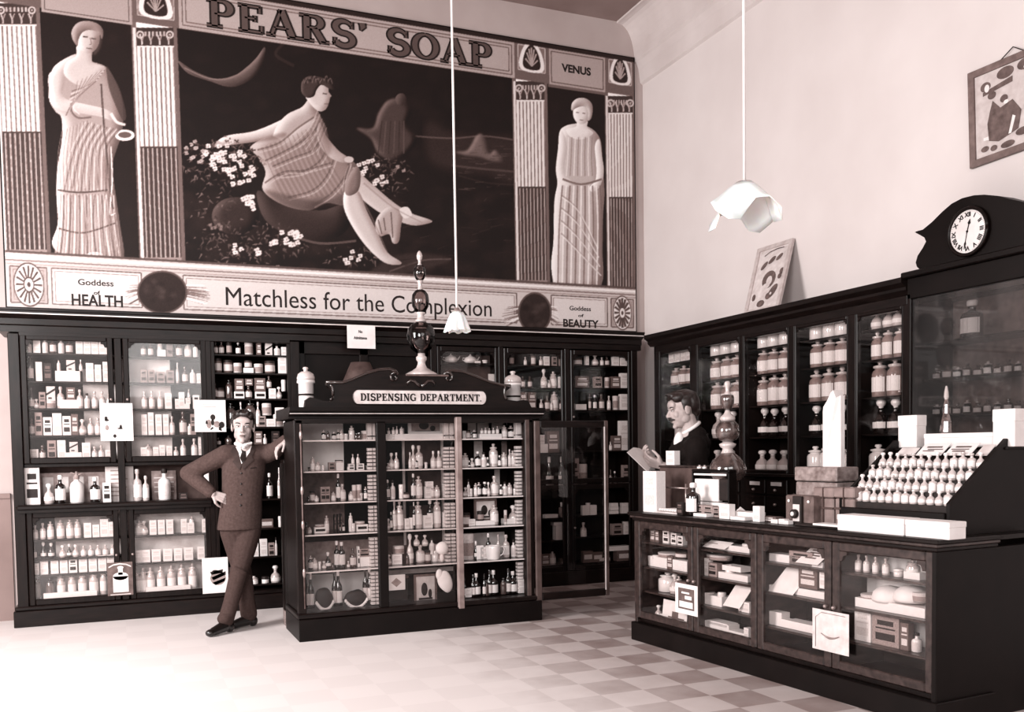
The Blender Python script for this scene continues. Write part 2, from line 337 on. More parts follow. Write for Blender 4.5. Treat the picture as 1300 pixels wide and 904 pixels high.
bx(cab, 'ledge_underside', WOOD, -.72, .70, YF+.03, YW-.05, 1.285, 1.315)
part(cab, 'recess_back', MB().box(-.72, .70, YW-.16, YW-.05, .985, 1.285), MIDB)
def shelf(root, x0, x1, z, m=WOODH): bx(root, 'shelf', m, x0, x1, YI-.03, YW-.05, z-.016, z)
# pale panels standing in for window reflections that haze the glass
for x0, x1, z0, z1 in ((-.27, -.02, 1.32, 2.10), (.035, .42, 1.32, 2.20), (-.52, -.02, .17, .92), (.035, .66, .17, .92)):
    part(cab, 'haze_or_brown_back', MB().box(x0, x1, YI+.12, YI+.14, z0, z1), HAZEB)
doorframe(cab, 'glazed_door', -.715, -.03, 1.315, 2.36, YF, knob=-.055, pane=PANEV); doorframe(cab, 'glazed_door', .045, .705, 1.315, 2.36, YF, knob=.07, pane=PANEV)
doorframe(cab, 'lower_glazed_door', -.715, -.03, .165, .925, YF, knob=-.055, pane=PANEV); doorframe(cab, 'lower_glazed_door', .045, .705, .165, .925, YF, knob=.07, pane=PANEV)
bx(cab, 'stile', WOOD, .745, .775, YF, YF+.05, .165, 2.34); bx(cab, 'stile', WOOD, 1.39, 1.42, YF, YF+.05, .165, 2.34)
G = 'goods in the left wall cabinet'
p = PY(YI)
rowsA = [  # pale goods in the right half also stand in for reflected haze
 (285, 'bw 152 30 215;cw 193 38 220;bw 236 32 195;bm 277 36 198;bw 320 34 197;bm 362 38 200;cw 415 38 203;cw 455 38 205;cw 495 38 206;cw 535 38 207;cw 566 24 215', 'top shelf, leftmost bay of left cabinet'),
 (430, 'wd 160 34 270;cw 205 34 330;cd 250 42 335;xw 354 132 375;bw 307 20 310 375;ck 370 46 318 375;wl 422 18 315 375;cw 470 40 332;cw 513 34 340;cw 553 30 325;cw 578 18 330', 'second shelf, leftmost bay of left cabinet'),
 (570, 'wd 165 32 460;ol 190 32 520;cg 222 34 485;ck 266 46 455 530;tl 264 58 528;bl 318 40 455;cm 370 46 460 525;xw 362 100 525;bl 418 34 470;bw 455 30 490;bl 495 32 480;bl 535 32 480;bl 570 28 490', 'third shelf, leftmost bay of left cabinet'),
 (710, 'bm 165 36 620;cg 203 38 590;cp 250 46 615;cw 300 48 595;cp 350 44 610;cm 392 36 600;ol 430 46 625;bl 475 34 620;bl 512 34 620;cw 550 36 640', 'fourth shelf, leftmost bay of left cabinet'),
 (840, 'cw 178 48 780;bm 222 34 760;cg 272 46 735;cw 323 44 735;ck 385 44 745 800;xw 386 84 800;cw 452 44 750;bl 495 32 770;bl 530 32 765;cw 567 34 790', 'bottom shelf, leftmost upper bay of left cabinet')]
for base, spec, wh in rowsA:
    z = row(CA, p, base, spec, wh, G); shelf(cab, -.72, -.02, z)
rowsB = [  # pale goods at the left also stand in for haze reflected on the glass
 (300, 'bm 10 30 225;bm 48 30 225;cw 104 44 265;bw 96 26 212 265;cg 147 30 215;bm 196 34 212;jl 243 38 230;bw 283 30 218', 'top shelf, second bay of left cabinet'),
 (437, 'cg 12 34 370;cg 52 34 370;cg 100 40 380;cg 150 38 370;bl 188 16 330;bm 228 32 350;bw 268 32 352;cw 298 20 385', 'second shelf, second bay of left cabinet'),
 (572, 'bl 15 32 480;bl 55 32 478;bl 98 30 478;cw 140 36 490;cw 185 20 520;cw 210 30 485;xw 236 30 545;cw 242 26 515 545;wl 246 14 470 515;cp 285 34 500', 'third shelf, second bay of left cabinet'),
 (708, 'cw 15 30 600;cw 50 30 590;cw 90 34 600;cw 128 30 600;bl 160 30 610;bm 218 40 585;bw 252 24 640;cg 270 26 600', 'fourth shelf, second bay of left cabinet'),
 (828, 'cw 12 34 770;jl 36 44 755;cw 75 30 770;cw 108 30 760;cw 145 30 765;bl 180 26 770;bl 218 30 730;bl 276 32 728;cw 305 14 720', 'bottom shelf, second upper bay of left cabinet')]
for base, spec, wh in rowsB:
    z = row(CB, p, base, spec, wh, G); shelf(cab, .035, .70, z)
rowsC = [
 (290, 'bm 387 26 225;bm 418 28 222;td 458 30 220;bd 505 26 225;tl 562 44 222;cm 612 24 228;ck 664 36 228;bw 708 34 232;cw 742 24 245', 'top shelf, third bay of left cabinet'),
 (385, 'tm 400 42 310;tm 453 48 318;tl 503 44 333;xw 558 52 358;tm 558 40 318 358;tl 612 48 335;tm 672 54 318;cw 735 40 290', 'second shelf, third bay of left cabinet'),
 (518, 'bm 385 24 440;tm 412 44 462;jm 458 36 420;cm 510 46 415 480;xp 510 52 482;cm 560 40 415 450;bm 560 36 450;cm 618 56 412 480;xp 620 54 482;bm 666 28 400 465;cw 683 36 465;ol 718 32 455;pw 742 24 420 480', 'third shelf, third bay of left cabinet'),
 (665, 'bm 400 40 570;jm 470 60 540;bl 520 20 535;jm 572 56 520;bl 610 24 535;tl 655 50 542 605;cw 675 48 625;cg 628 40 610;cw 720 44 565 600;tl 715 50 600;bw 745 14 625', 'fourth shelf, third bay of left cabinet'),
 (760, 'bm 400 30 720;jm 455 40 710;cm 610 40 690;bl 645 22 705;cd 700 40 690', 'fifth shelf, third bay of left cabinet')]
for base, spec, wh in rowsC:
    z = row(CB, p, base, spec, wh, G); shelf(cab, .745, 1.42, z)
row(LB, p, 205, 'cm 440 50 90;cd 520 50 70;bd 615 30 80;wl 661 18 55', 'sixth shelf, third bay of left cabinet', G); shelf(cab, .745, 1.42, onY(300, 580+205*.2654, YI)[2])
row(LB, p, 345, 'cd 440 60 250;cm 520 50 270;xm 600 60 300;pw 665 20 290', 'seventh shelf, third bay of left cabinet', G); shelf(cab, .745, 1.42, onY(300, 580+345*.2654, YI)[2])
row(LB, p, 482, 'cm 430 44 400;cw 545 30 410;cw 585 34 395;cg 622 30 415;bw 645 14 390', 'eighth shelf, third bay of left cabinet', G); shelf(cab, .745, 1.42, onY(300, 580+482*.2654, YI)[2])
row(LB, p, 615, 'cg 440 44 520;jl 540 40 572;pd 594 36 577;ol 645 50 528', 'bottom shelf, third bay of left cabinet', G); shelf(cab, .745, 1.42, onY(300, 580+615*.2654, YI)[2])
# lower cases; the palest goods also stand in for reflected haze
G = 'goods in the lower left cases'
for crop, x0, x1, rows in ((LA, -.72, -.02, [
  (390, 'bl 168 30 320;bl 205 30 310;jl 242 34 305;jl 290 40 300;jl 335 38 300;jl 372 32 300;cw 420 36 320;cw 460 34 330;cw 500 40 305;cw 535 30 320', 'top shelf, lower left case'),
  (480, 'bm 165 24 415;od 208 30 400;od 245 32 405;ol 300 36 420;od 332 26 415;ol 362 32 420;bl 400 28 430;bl 435 28 430;bl 470 28 430;bl 505 28 430;bl 540 24 430', 'second shelf, lower left case'),
  (555, 'cw 170 36 500;cw 212 38 492;cw 262 38 488;cw 306 38 486;cp 350 40 485;cw 398 40 485;cw 445 40 485;cw 490 40 480;cw 530 34 480', 'third shelf, lower left case'),
  (668, 'jm 180 38 570;jm 238 40 575;jl 293 40 565;jl 345 40 562;jl 395 42 558;jl 450 46 555;jl 497 36 552', 'bottom shelf, lower left case')]),
  (LB, .035, .70, [
  (370, 'jl -10 50 300;ol 12 40 300;cw 55 34 300;cw 95 34 300;cw 135 34 300;cw 203 28 300;cw 235 34 320;bl 240 24 285 320;cw 303 26 305', 'top shelf, lower second case'),
  (500, 'cw -20 40 440;cw 20 44 440;cw 70 44 440;cw 125 44 440;cw 175 40 440;cw 225 44 440;cw 285 34 438', 'second shelf, lower second case'),
  (652, 'jl -25 40 530;jl 10 40 528;jl 45 42 528;jl 95 42 526;jl 145 42 524;jl 195 42 522;jl 247 44 520', 'bottom shelf, lower second case')])):
    for base, spec, wh in rows:
        z = row(crop, p, base, spec, wh, G); shelf(cab, x0, x1, z)
make_item('xw', onY(90, 762, YI-.01)+np.array([0, 0, .0]), .40, .07, .03, 'long low white box lying along the floor of the lower left case', G)
make_item('xw', onY(214, 753, YI-.01), .36, .06, .03, 'long low white box lying along the floor of the lower second case', G)
# ledge
G = 'goods on the open ledge'; pl = PY(YF+.05)
row(LA, pl, 238, 'cp 157 74 62;ol 235 52 140;bd 290 52 102;bd 457 50 118;cp 513 40 145;bl 660 44 85;bl 700 32 118', 'on the open ledge', G, zfix=.985)
row(LB, pl, 212, 'bw 112 62 60;cd 200 40 180', 'on the right part of the open ledge', G, zfix=.985)
o = empty('show_card', 'tall pale printed card standing on the ledge between bottles', 'card', onY(153, 642, YF+.12))
o.location[2] = .985
w_ = .215; part(o, 'card', MB().box(o.location[0]-.11, o.location[0]+.11, YF+.12, YF+.125, .985, 1.28), CREAM)
q = MB()
for k in range(7): q.box(o.location[0]-.07, o.location[0]+.07*(.5+.5*((k*37) % 5)/5), YF+.118, YF+.12, 1.25-k*.035-.01, 1.25-k*.035)
part(o, 'print', q, GREY)
o = empty('show_card', 'wide grey printed card propped behind the ledge bottles on the left', 'card', (float(onY(93, 610, YF+.2)[0]), YF+.2, .985)); cx = o.location[0]
part(o, 'card', MB().box(cx-.25, cx+.25, YF+.20, YF+.205, .985, 1.235), GREY)
q = MB(); [q.box(cx-.23+k*.115, cx-.15+k*.115, YF+.197, YF+.20, 1.05+.02*(k % 2), 1.2) for k in range(4)]; part(o, 'print', q, CREAM)
o = empty('show_card', 'grey printed card propped behind the right end of the ledge', 'card', (float(onY(208, 610, YF+.2)[0]), YF+.2, .985)); cx = o.location[0]
part(o, 'card', MB().box(cx-.10, cx+.10, YF+.20, YF+.205, .985, 1.235), GREY); q = MB(); [q.box(cx-.08, cx+.08, YF+.197, YF+.2, 1.05+k*.04, 1.06+k*.04) for k in range(4)]; part(o, 'print', q, CREAM)
# siphon bottle
sp = onY(98, 641, YF+.06); r = empty('siphon_bottle', 'white soda siphon with spout and lever standing mid ledge', 'bottle', (sp[0], sp[1]+.05, .985))
def rl(root, name, mb, m): return mb.build(name, m, root)
rl(r, 'body', MB().lathe([(0,0),(.05,0),(.055,.01),(.055,.13),(.045,.165),(.02,.185),(.016,.20)], n=18), WGLASS)
rl(r, 'head', MB().lathe([(.018,.195),(.022,.2),(.022,.225),(.01,.235),(.008,.26),(0,.262)], n=12).tube([(0,0,.22),(.03,0,.24),(.05,0,.235)], .006).tube([(0,0,.23),(-.03,0,.25),(-.045,0,.25)], .005), GREY)
# show cards pinned on the doors
def show_card(px0, py0, px1, py1, Y, label, m=WHITE, prints=(), group=None, th=.004):
    a = onY(px0, py1, Y); b_ = onY(px1, py0, Y); r = empty('show_card', label, 'card', ((a[0]+b_[0])/2, Y, a[2]), group)
    part(r, 'card', MB().box(a[0], b_[0], Y-th, Y, a[2], b_[2]), m); W = b_[0]-a[0]; Hh = b_[2]-a[2]
    for nm, mm, shapes in prints:
        q = MB()
        for s in shapes:
            if s[0] == 'e': _, u, v, ru, rv = s; q.prism([(a[0]+W*(u+ru*math.cos(t*PI/8)), a[2]+Hh*(v+rv*math.sin(t*PI/8))) for t in range(16)], lambda x, z: (x, Y-th-.0015, z), lambda x, z: (x, Y-th, z))
            elif s[0] == 'p': q.prism([(a[0]+W*u, a[2]+Hh*v) for u, v in s[1]], lambda x, z: (x, Y-th-.0015, z), lambda x, z: (x, Y-th, z))
            else: _, u0, u1, v0, v1 = s; q.box(a[0]+W*u0, a[0]+W*u1, Y-th-.0015, Y-th, a[2]+Hh*v0, a[2]+Hh*v1)
        part(r, nm, q, mm)
    return r
show_card(128, 512, 168, 560, YF-.004, 'white card with small dark sketched figures fixed across two upper doors', WHITE,
  [('print', DARKM, [('e',.18,.60,.05,.05),('e',.2,.55,.07,.03),('e',.62,.37,.04,.06),('e',.6,.33,.09,.02),('e',.43,.13,.05,.05)]), ('pale_print', GREY, [('r',.15,.8,.75,.76),('e',.2,.35,.06,.07)])])
show_card(247.5, 508, 286, 548.5, YF-.004, 'white picture card with a small crouching child hanging beside the standing man', WHITE,
  [('print', DARKM, [('e',.58,.46,.08,.09),('e',.57,.30,.05,.10),('p',[(.34,.26),(.42,.24),(.40,.36),(.36,.36)]),('p',[(.52,.06),(.60,.12),(.56,.16),(.48,.08)]),('e',.86,.22,.09,.10),('p',[(.76,.06),(.86,.02),(.84,.16),(.76,.16)])]), ('pale_print', GREY, [('e',.45,.25,.08,.14),('e',.70,.24,.10,.10),('r',.2,.7,.78,.79),('r',.25,.6,.85,.86)])])
show_card(137, 713, 168, 757, YF-.006, 'dark card showing a white flask, fixed between the lower cases', MID,
  [('white_flask', WHITE, [('r',.22,.82,.10,.58),('e',.52,.58,.30,.12),('r',.43,.61,.62,.80),('e',.52,.84,.12,.05)]), ('arched_lettering', CREAM, [('p',[(.06,.88),(.25,.95),(.5,.975),(.75,.95),(.94,.88),(.94,.84),(.75,.91),(.5,.935),(.25,.91),(.06,.84)]),('r',.1,.9,.02,.045)])])
show_card(257.5, 707, 289, 754, YF-.006, 'white card with a dark oval print behind the standing man', WHITE,
  [('print', DARKM, [('p',[(.3,.6),(.8,.66),(.78,.56),(.35,.52)]),('p',[(.35,.45),(.9,.60),(.9,.5),(.42,.36)]),('p',[(.38,.3),(.9,.42),(.85,.32),(.5,.22)]),('e',.5,.62,.12,.03)]), ('pale_print', GREY, [('e',.6,.42,.3,.2)])])
show_card(258, 595, 276, 617, YF+.04, 'small triangular white card standing at the right of the ledge', WHITE, [('print', DARKM, [('e',.6,.5,.12,.2)])])
# ------------------------------------------------------------------ doorway in the middle
dr = empty('doorway_screen', 'dark panelled doorway between the wall cabinets behind the dispensing case', 'doorway', (2.12, YF+.08, 0))
bx(dr, 'panel', BLACK, 1.50, 2.76, YF+.10, YF+.14, 0, 2.38)
for x in (1.52, 2.10, 2.70): bx(dr, 'stile', WOOD, x-.04, x+.04, YF+.07, YF+.10, 0, 2.38)
bx(dr, 'rail', WOODH, 1.50, 2.76, YF+.07, YF+.10, 2.26, 2.38)
sg = show_card(441, 413.5, 476, 442, YF-.089, 'small white card notice under the banner above the dispensing case', WHITE)
for s_, h_, y_, w_ in (('No', .035, 421, .035), ('Admittance', .036, 429, .12)):
    t_ = textmesh(s_, h_, .001, .0008, w_); c = onY(457.5, y_, YF-.094); t_.xf(Matrix.Translation((float(c[0]), YF-.0945, float(c[2])-.012)) @ Matrix.Rotation(PI/2, 4, 'X')); part(sg, 'lettering', t_, INK)
# cornice over everything
cn = empty('cornice', 'long dark moulded wooden cornice running under the painted banner', 'cornice', (2.0, YF, 2.36))
prof = [(YW, 2.37), (YF-.005, 2.37), (YF-.005, 2.42), (YF-.02, 2.43), (YF-.02, 2.475), (YF-.05, 2.49), (YF-.075, 2.505), (YF-.075, 2.53), (YF-.085, 2.535), (YF-.085, 2.55), (YW, 2.55)]
part(cn, 'moulding', MB().prism(prof, lambda y, z: (-.86, y, z), lambda y, z: (4.99, y, z)), WOODH)
part(cn, 'bead', MB().box(-.855, 4.985, YF-.091, YF-.084, 2.505, 2.514), CREAM)
# ------------------------------------------------------------------ right unit of the back wall
cb = empty('wall_cabinet', 'dark wooden wall cabinet with three bays to the right of the doorway', 'cabinet', (3.85, YF, 0))
bx(cb, 'side_panel', WOOD, 2.72, 2.78, YF, YW, 0, 2.37); bx(cb, 'side_panel', WOOD, 4.88, 4.95, YF, YW, 0, 2.37)
bx(cb, 'back_panel', INNER, 2.78, 4.88, YW-.05, YW-.01, .1, 2.37); bx(cb, 'plinth', WOODH, 2.70, 4.97, YF-.03, YW, 0, .14)
bx(cb, 'divider', WOOD, 3.41, 3.46, YF+.002, YW-.05, .14, 2.37); bx(cb, 'divider', WOOD, 4.12, 4.18, YF+.002, YW-.05, .14, 2.37)
for x0, x1 in ((2.785, 3.405), (3.465, 4.115), (4.185, 4.875)):
    doorframe(cb, 'glazed_door', x0, x1, 1.02, 2.36, YF, st=.035, knob=x0+.02); doorframe(cb, 'lower_glazed_door', x0, x1, .14, 1.01, YF, st=.035, knob=x0+.02)
def shelf2(x0, x1, z): bx(cb, 'shelf', WOODH, x0, x1, YI-.03, YW-.05, z-.016, z)
G = 'goods in the right wall cabinet of the back wall'; RB = (540, 400, .2231); RC = (560, 510, .188); RD = (560, 660, .2077)
part(cb, 'haze_or_brown_back', MB().box(2.79, 3.40, YI+.14, YI+.16, 1.6, 2.30), MIDB)
z = row(RB, p, 275, 'xw 300 30 262;pw 345 30 255', 'top shelf behind the pediment', G); shelf2(2.78, 3.41, z)
def teapot(px, py, w, label):
    c = onY(px, py, YI); r = empty('teapot', label, 'teapot', (c[0], c[1]+.06, z), 'teapots on the shelf behind the pediment'); k = w/.2
    b_ = MB().lathe([(0,0),(.045,0),(.07,.02),(.075,.04),(.06,.07),(.03,.08)], n=16); b_.v = [(a*k, c_*k, d*k) for a, c_, d in b_.v]; b_.build('body', WGLASS, r)
    b_ = MB().lathe([(.032,.078),(.02,.09),(.008,.094),(.011,.105),(0,.11)], n=12); b_.v = [(a*k, c_*k, d*k) for a, c_, d in b_.v]; b_.build('lid', WGLASS, r)
    MB().tube([(.06*k,0,.03*k),(.09*k,0,.05*k),(.11*k,0,.08*k)], [.012*k,.009*k,.006*k]).build('spout', WGLASS, r)
    MB().tube([(-.06*k,0,.06*k),(-.09*k,0,.065*k),(-.095*k,0,.04*k),(-.068*k,0,.025*k)], .006*k).build('handle', WGLASS, r)
teapot(575, 461, .17, 'small white teapot, left one on the shelf behind the pediment'); teapot(600, 461, .17, 'small white teapot, right one on the shelf behind the pediment')
show_card(620, 475, 631.5, 487, YI, 'small white card in the bay behind the pediment')
for base, spec, wh in [(288, 'td 497 28 225;bl 573 18 240;tm 620 26 220;bl 662 20 235;cw 692 32 235;cg 737 26 235;cg 777 26 235', 'top shelf right of the pediment'),
  (415, 'bm 560 24 350;bm 600 24 350;ol 683 36 305;bl 710 18 370;jl 737 36 320;cw 776 28 350', 'second shelf right of the pediment'),
  (543, 'cm 560 40 440;cm 610 44 440;bl 665 22 480;bm 700 30 458;jl 745 44 435;bl 722 16 480;bm 780 26 470', 'third shelf right of the pediment')]:
    z = row(RB, p, base, spec, wh, G); shelf2(3.46, 4.12, z)
for base, spec, wh in [(288, 'tm 877 50 245;cw 923 18 235;ol 975 36 225;bl 1010 20 240;bm 1040 26 235;cw 1085 36 235;cw 1130 40 240', 'top shelf beside the corner'),  # white cartons at far right also stand in for a vertical reflection
  (415, 'cm 895 80 350;cg 985 44 352;tl 1040 26 355;cm 1085 50 350;cw 1135 44 330', 'second shelf beside the corner'),
  (540, 'xw 887 62 508;bm 845 16 470;bm 940 16 450;bd 970 22 455;bm 1010 30 450;bl 1050 20 460;tl 1090 30 460;cw 1135 46 450', 'third shelf beside the corner')]:
    z = row(RB, p, base, spec, wh, G); shelf2(4.18, 4.88, z)
row(RC, p, 345, 'xw 690 66 285;cw 680 40 225 285;cm 760 80 200;bm 890 20 285', 'fourth shelf behind the open door', G); shelf2(3.46, 4.12, onY(720, 510+345*.188, YI)[2])
row(RC, p, 592, 'ww 745 54 368;ww 830 54 370;cg 900 70 385;tl 970 60 425 ', 'fifth shelf behind the open door', G); shelf2(3.46, 4.12, onY(720, 510+592*.188, YI)[2])
row(RC, p, 780, 'xw 748 86 755;cg 852 76 712;pw 825 26 680 712;pm 860 26 675 712;xw 980 50 705;xw 1030 44 705;pw 1000 30 684 705', 'sixth shelf behind the open door', G); shelf2(3.46, 4.12, onY(720, 510+780*.188, YI)[2])
row(RD, p, 120, 'xw 752 96 32;xw 745 108 15 34;bl 880 36 22', 'seventh shelf behind the open door', G); shelf2(3.46, 4.12, onY(720, 660+120*.2077, YI)[2])
row(RD, p, 270, 'cm 640 50 200;jl 690 40 190;cm 760 60 235;xm 900 60 200;xm 960 60 210', 'lowest shelf behind the open door', G); shelf2(3.46, 4.12, onY(720, 660+270*.2077, YI)[2])
F_ = (560, 510, .188)
for base, spec, wh in [(330, 'cw 1240 60 130;cm 1190 60 230;bl 1150 20 270', 'fourth shelf beside the corner'),
  (560, 'cg 1250 44 430;bm 1150 20 460;bd 1180 24 470;xm 1210 40 520', 'fifth shelf beside the corner'),
  (760, 'xw 1172 56 735;xw 1172 56 710 734;xw 1172 50 685 709;xw 1252 60 735;xw 1252 60 710 734;xw 1252 58 684 709', 'sixth shelf beside the corner')]:
    row(F_, p, base, spec, wh, G); shelf2(4.18, 4.88, onY(770, 510+base*.188, YI)[2])
row(RD, p, 95, 'cg 1080 62 22;cw 1150 66 30;pw 1140 40 12 30', 'seventh shelf beside the corner', G); shelf2(4.18, 4.88, onY(770, 660+95*.2077, YI)[2])
row(RD, p, 258, 'xm 1135 116 190;xw 1105 150 160 188;xd 1000 80 215', 'lowest shelf beside the corner', G); shelf2(4.18, 4.88, onY(770, 660+258*.2077, YI)[2])
# ------------------------------------------------------------------ dispensing case
YD = 6.85; DX0, DX1 = 1.17, 3.04
dc = empty('dispensing_case', 'tall dark glazed dispensing case with carved pediment standing in mid floor', 'display case', (2.1, YD, 0))
bx(dc, 'plinth', BLACK, 1.155, 3.09, YD-.03, YD+.56, 0, .16); part(dc, 'sill', MB().bbox(1.15, 3.07, YD-.015, YD+.55, .16, .20, .008), WOODH)
bx(dc, 'corner_post', WOOD, DX0-.01, DX0+.05, YD, YD+.06, .2, 1.61); bx(dc, 'corner_post', WOOD, DX1-.07, DX1, YD, YD+.06, .2, 1.61)
bx(dc, 'side_panel', BLACK, DX0, DX0+.015, YD+.06, YD+.52, .2, 1.61); bx(dc, 'side_panel', BLACK, DX1-.015, DX1, YD+.06, YD+.52, .2, 1.61)
bx(dc, 'back_panel', INNER, DX0, DX1, YD+.52, YD+.54, .2, 1.61)
bx(dc, 'top_rail', WOODH, DX0, DX1, YD, YD+.05, 1.585, 1.64)
pr = [(YD+.56, 1.62), (YD-.01, 1.62), (YD-.01, 1.635), (YD-.05, 1.65), (YD-.05, 1.665), (YD-.075, 1.675), (YD-.075, 1.70), (YD+.56, 1.70)]
part(dc, 'cornice', MB().prism(pr, lambda y, z: (1.12, y, z), lambda y, z: (3.12, y, z)), BLACK); part(dc, 'cornice_bead', MB().box(1.125, 3.115, YD-.055, YD-.045, 1.652, 1.657), CREAM)
xm = float(onY(486, 640, YD)[0]); xo = float(onY(584, 640, YD-.04)[0])
bx(dc, 'mullion', BLACK, xm-.035, xm+.035, YD, YD+.05, .2, 1.6)
PST = mat('worn_pale_wood', .50, .4, noise=.08, scale=10); BST = mat('worn_brown_wood', .28, .4, noise=.06, scale=10)
bx(dc, 'post_facing', BST, DX1-.066, DX1-.03, YD-.008, YD, .2, 1.61)
for p_ in (512.5, 561.5): x_ = float(onY(p_, 620, YD+.42)[0]); bx(dc, 'shelf_support', CREAM, x_-.01, x_+.01, YD+.40, YD+.42, .62, 1.56)
bx(dc, 'door_stile', PST, xo-.022, xo+.022, YD-.05, YD, .15, 1.63)
g = MB().box(DX0+.05, xm-.035, YD+.02, YD+.023, .2, 1.6); part(dc, 'glass_pane', g, PANE)
g = MB().box(xm+.035, xo-.022, YD+.02, YD+.023, .2, 1.6); part(dc, 'glass_pane', g, PANE)
k = MB().tube([(DX0+.035, YD-.012, .24), (DX0+.035, YD-.012, 1.58)], .006); part(dc, 'brass_rod', k, MID)
k = MB()
for z_ in (.5, .85, 1.1, 1.5): k.ell((DX0+.035, YD-.014, z_), (.012, .012, .035))
part(dc, 'hinges', k, BRASS)
# backing papers inside
YB = YD+.50
def back(px0, px1, py0, py1, m, nm='backing_paper', dy=0.0):
    a = onY(px0, py1, YB-dy); b_ = onY(px1, py0, YB-dy); part(dc, nm, MB().box(max(a[0], DX0+.02), min(b_[0], DX1-.02), YB-.005-dy, YB-dy, max(a[2], .21), min(b_[2], 1.6)), m)
back(384, 435, 525, 598, mat('grey_paper', .93, .8, noise=.03)); back(384, 436, 600, 676, MID); back(384, 478, 684, 722, GREY); back(384, 484, 724, 778, mat('grey_paper', .7))
back(492, 520, 680, 718, MID); back(492, 575, 719, 730, CREAM); back(514, 562, 560, 590, MIDB); back(518, 566, 598, 630, MIDB); back(592, 640, 675, 705, CREAM); back(520, 575, 640, 668, MIDB)
back(594, 604, 528, 556, CREAM); back(606, 620, 528, 556, CREAM, dy=.004); back(624, 638, 526, 545, CREAM); back(645, 656, 526, 540, CREAM); back(602, 612, 560, 590, CREAM); back(637, 646, 560, 590, GREY); back(628, 634, 596, 625, CREAM)
YS = YD+.17; pS = PY(YS)
def gshelf(z, x0=DX0+.02, x1=DX1-.02):
    o = MB().box(x0, x1, YD+.05, YD+.48, z-.008, z); rel(o, dc); o = o.build('glass_shelf', SHELFG, dc)
    e = MB().box(x0, x1, YD+.045, YD+.05, z-.009, z+.001); rel(e, dc); e.build('shelf_edge', EDGE, o)
GA = (370, 510, .188); GB = (370, 660, .177); GC = (560, 510, .188); GD = (560, 660, .2077)
G = 'goods in the dispensing case'
zs = [float(onY(430, yy, YS)[2]) for yy in (559, 597.5, 636.5, 676, 721.5)]; zs.append(.205)
for z_ in zs[:-1]: gshelf(z_)
N = ['top', 'second', 'third', 'fourth', 'fifth', 'bottom']
L_ = [(GA, 258, 'jd 222 34 190;jm 250 26 195;jd 292 34 200;jd 320 26 186;jl 342 34 188;pw 372 26 215;jw 412 42 162;pm 442 20 210;pm 462 28 205;tl 510 62 195'),
 (GA, 468, 'jl 147 34 375;pm 120 16 440;jl 183 36 405;pw 215 20 430;cg 275 44 412;xw 327 50 415;tm 327 56 395 415;jw 388 18 440;cp 408 40 425;bl 418 22 355 425;cp 468 48 425;bl 453 24 355 425;pm 520 34 435;tl 548 36 430'),
 (GA, 675, 'pm 118 20 640;tm 145 36 600;jl 172 34 630;cg 218 36 575;cg 246 32 575;jl 288 34 612;bd 322 34 490;bl 350 48 560;jl 408 38 612;tl 430 32 570;tl 462 34 568;pw 468 38 625;jd 505 26 585;pw 540 40 630'),
 (GA, 890, 'pm 105 20 810;jl 125 30 845;xp 197 82 850;tl 197 66 832 850;jl 243 34 775;cd 298 12 770;cd 320 12 768;cd 340 12 765;jd 347 38 825;jw 405 30 765;pw 420 34 835;xp 480 76 845;tl 470 66 810 845;jm 540 30 810;pw 570 26 860'),
 (GB, 345, 'jd 142 40 245;jl 172 42 265;pw 205 20 290;ol 238 34 290;od 268 44 225;jm 300 24 310;bd 332 42 150;bd 368 50 160;ol 412 26 300;bm 448 48 212;cp 485 14 200;xw 540 90 270;cg 525 80 208 268;jl 598 26 265'),
 (GB, 652, 'wd 118 26 395;ww 146 56 400;wd 318 44 380;ww 346 60 388;wd 540 44 370;ww 574 62 378;pw 628 20 600')]
M_ = [(GA, 262, 'xw 832 400 225;xw 650 40 235;bl 660 22 178 225;bl 692 24 172 225;bl 715 18 165 225;bw 748 28 160 225;jl 690 34 225;pw 1070 50 235'),
 (GA, 462, 'ol 660 30 420;ol 682 40 350;wl 715 34 350;wl 806 22 350;ol 830 40 300;bd 850 40 380;bl 870 52 305;pw 912 20 420;wl 965 38 345;wl 1003 40 345;cg 1065 26 400'),
 (GA, 668, 'bd 655 32 535;bw 690 34 538;pw 748 34 570;tm 775 60 625;bd 830 34 500;jl 868 50 520;cw 925 40 590;jl 955 48 580;jl 990 40 585;cw 1046 32 575;cw 935 50 540 585'),
 (GA, 880, 'ol 660 30 805;bd 678 20 760;bl 702 30 690;jl 740 50 695;cw 785 30 810;pw 815 32 805;bd 832 18 700;jl 866 52 700;cw 925 62 795;bd 945 44 690;jl 993 50 680;cw 1040 24 780;cw 1080 38 778'),
 (GB, 322, 'ol 705 40 250;cw 760 70 250;tl 780 80 190 248;jm 838 30 250;ol 860 50 110 ;bl 935 64 195;ol 905 44 110 190;ol 965 44 110 190;bw 1015 40 130 250;tm 985 44 235;pw 1040 60 240;tl 1080 80 200')]
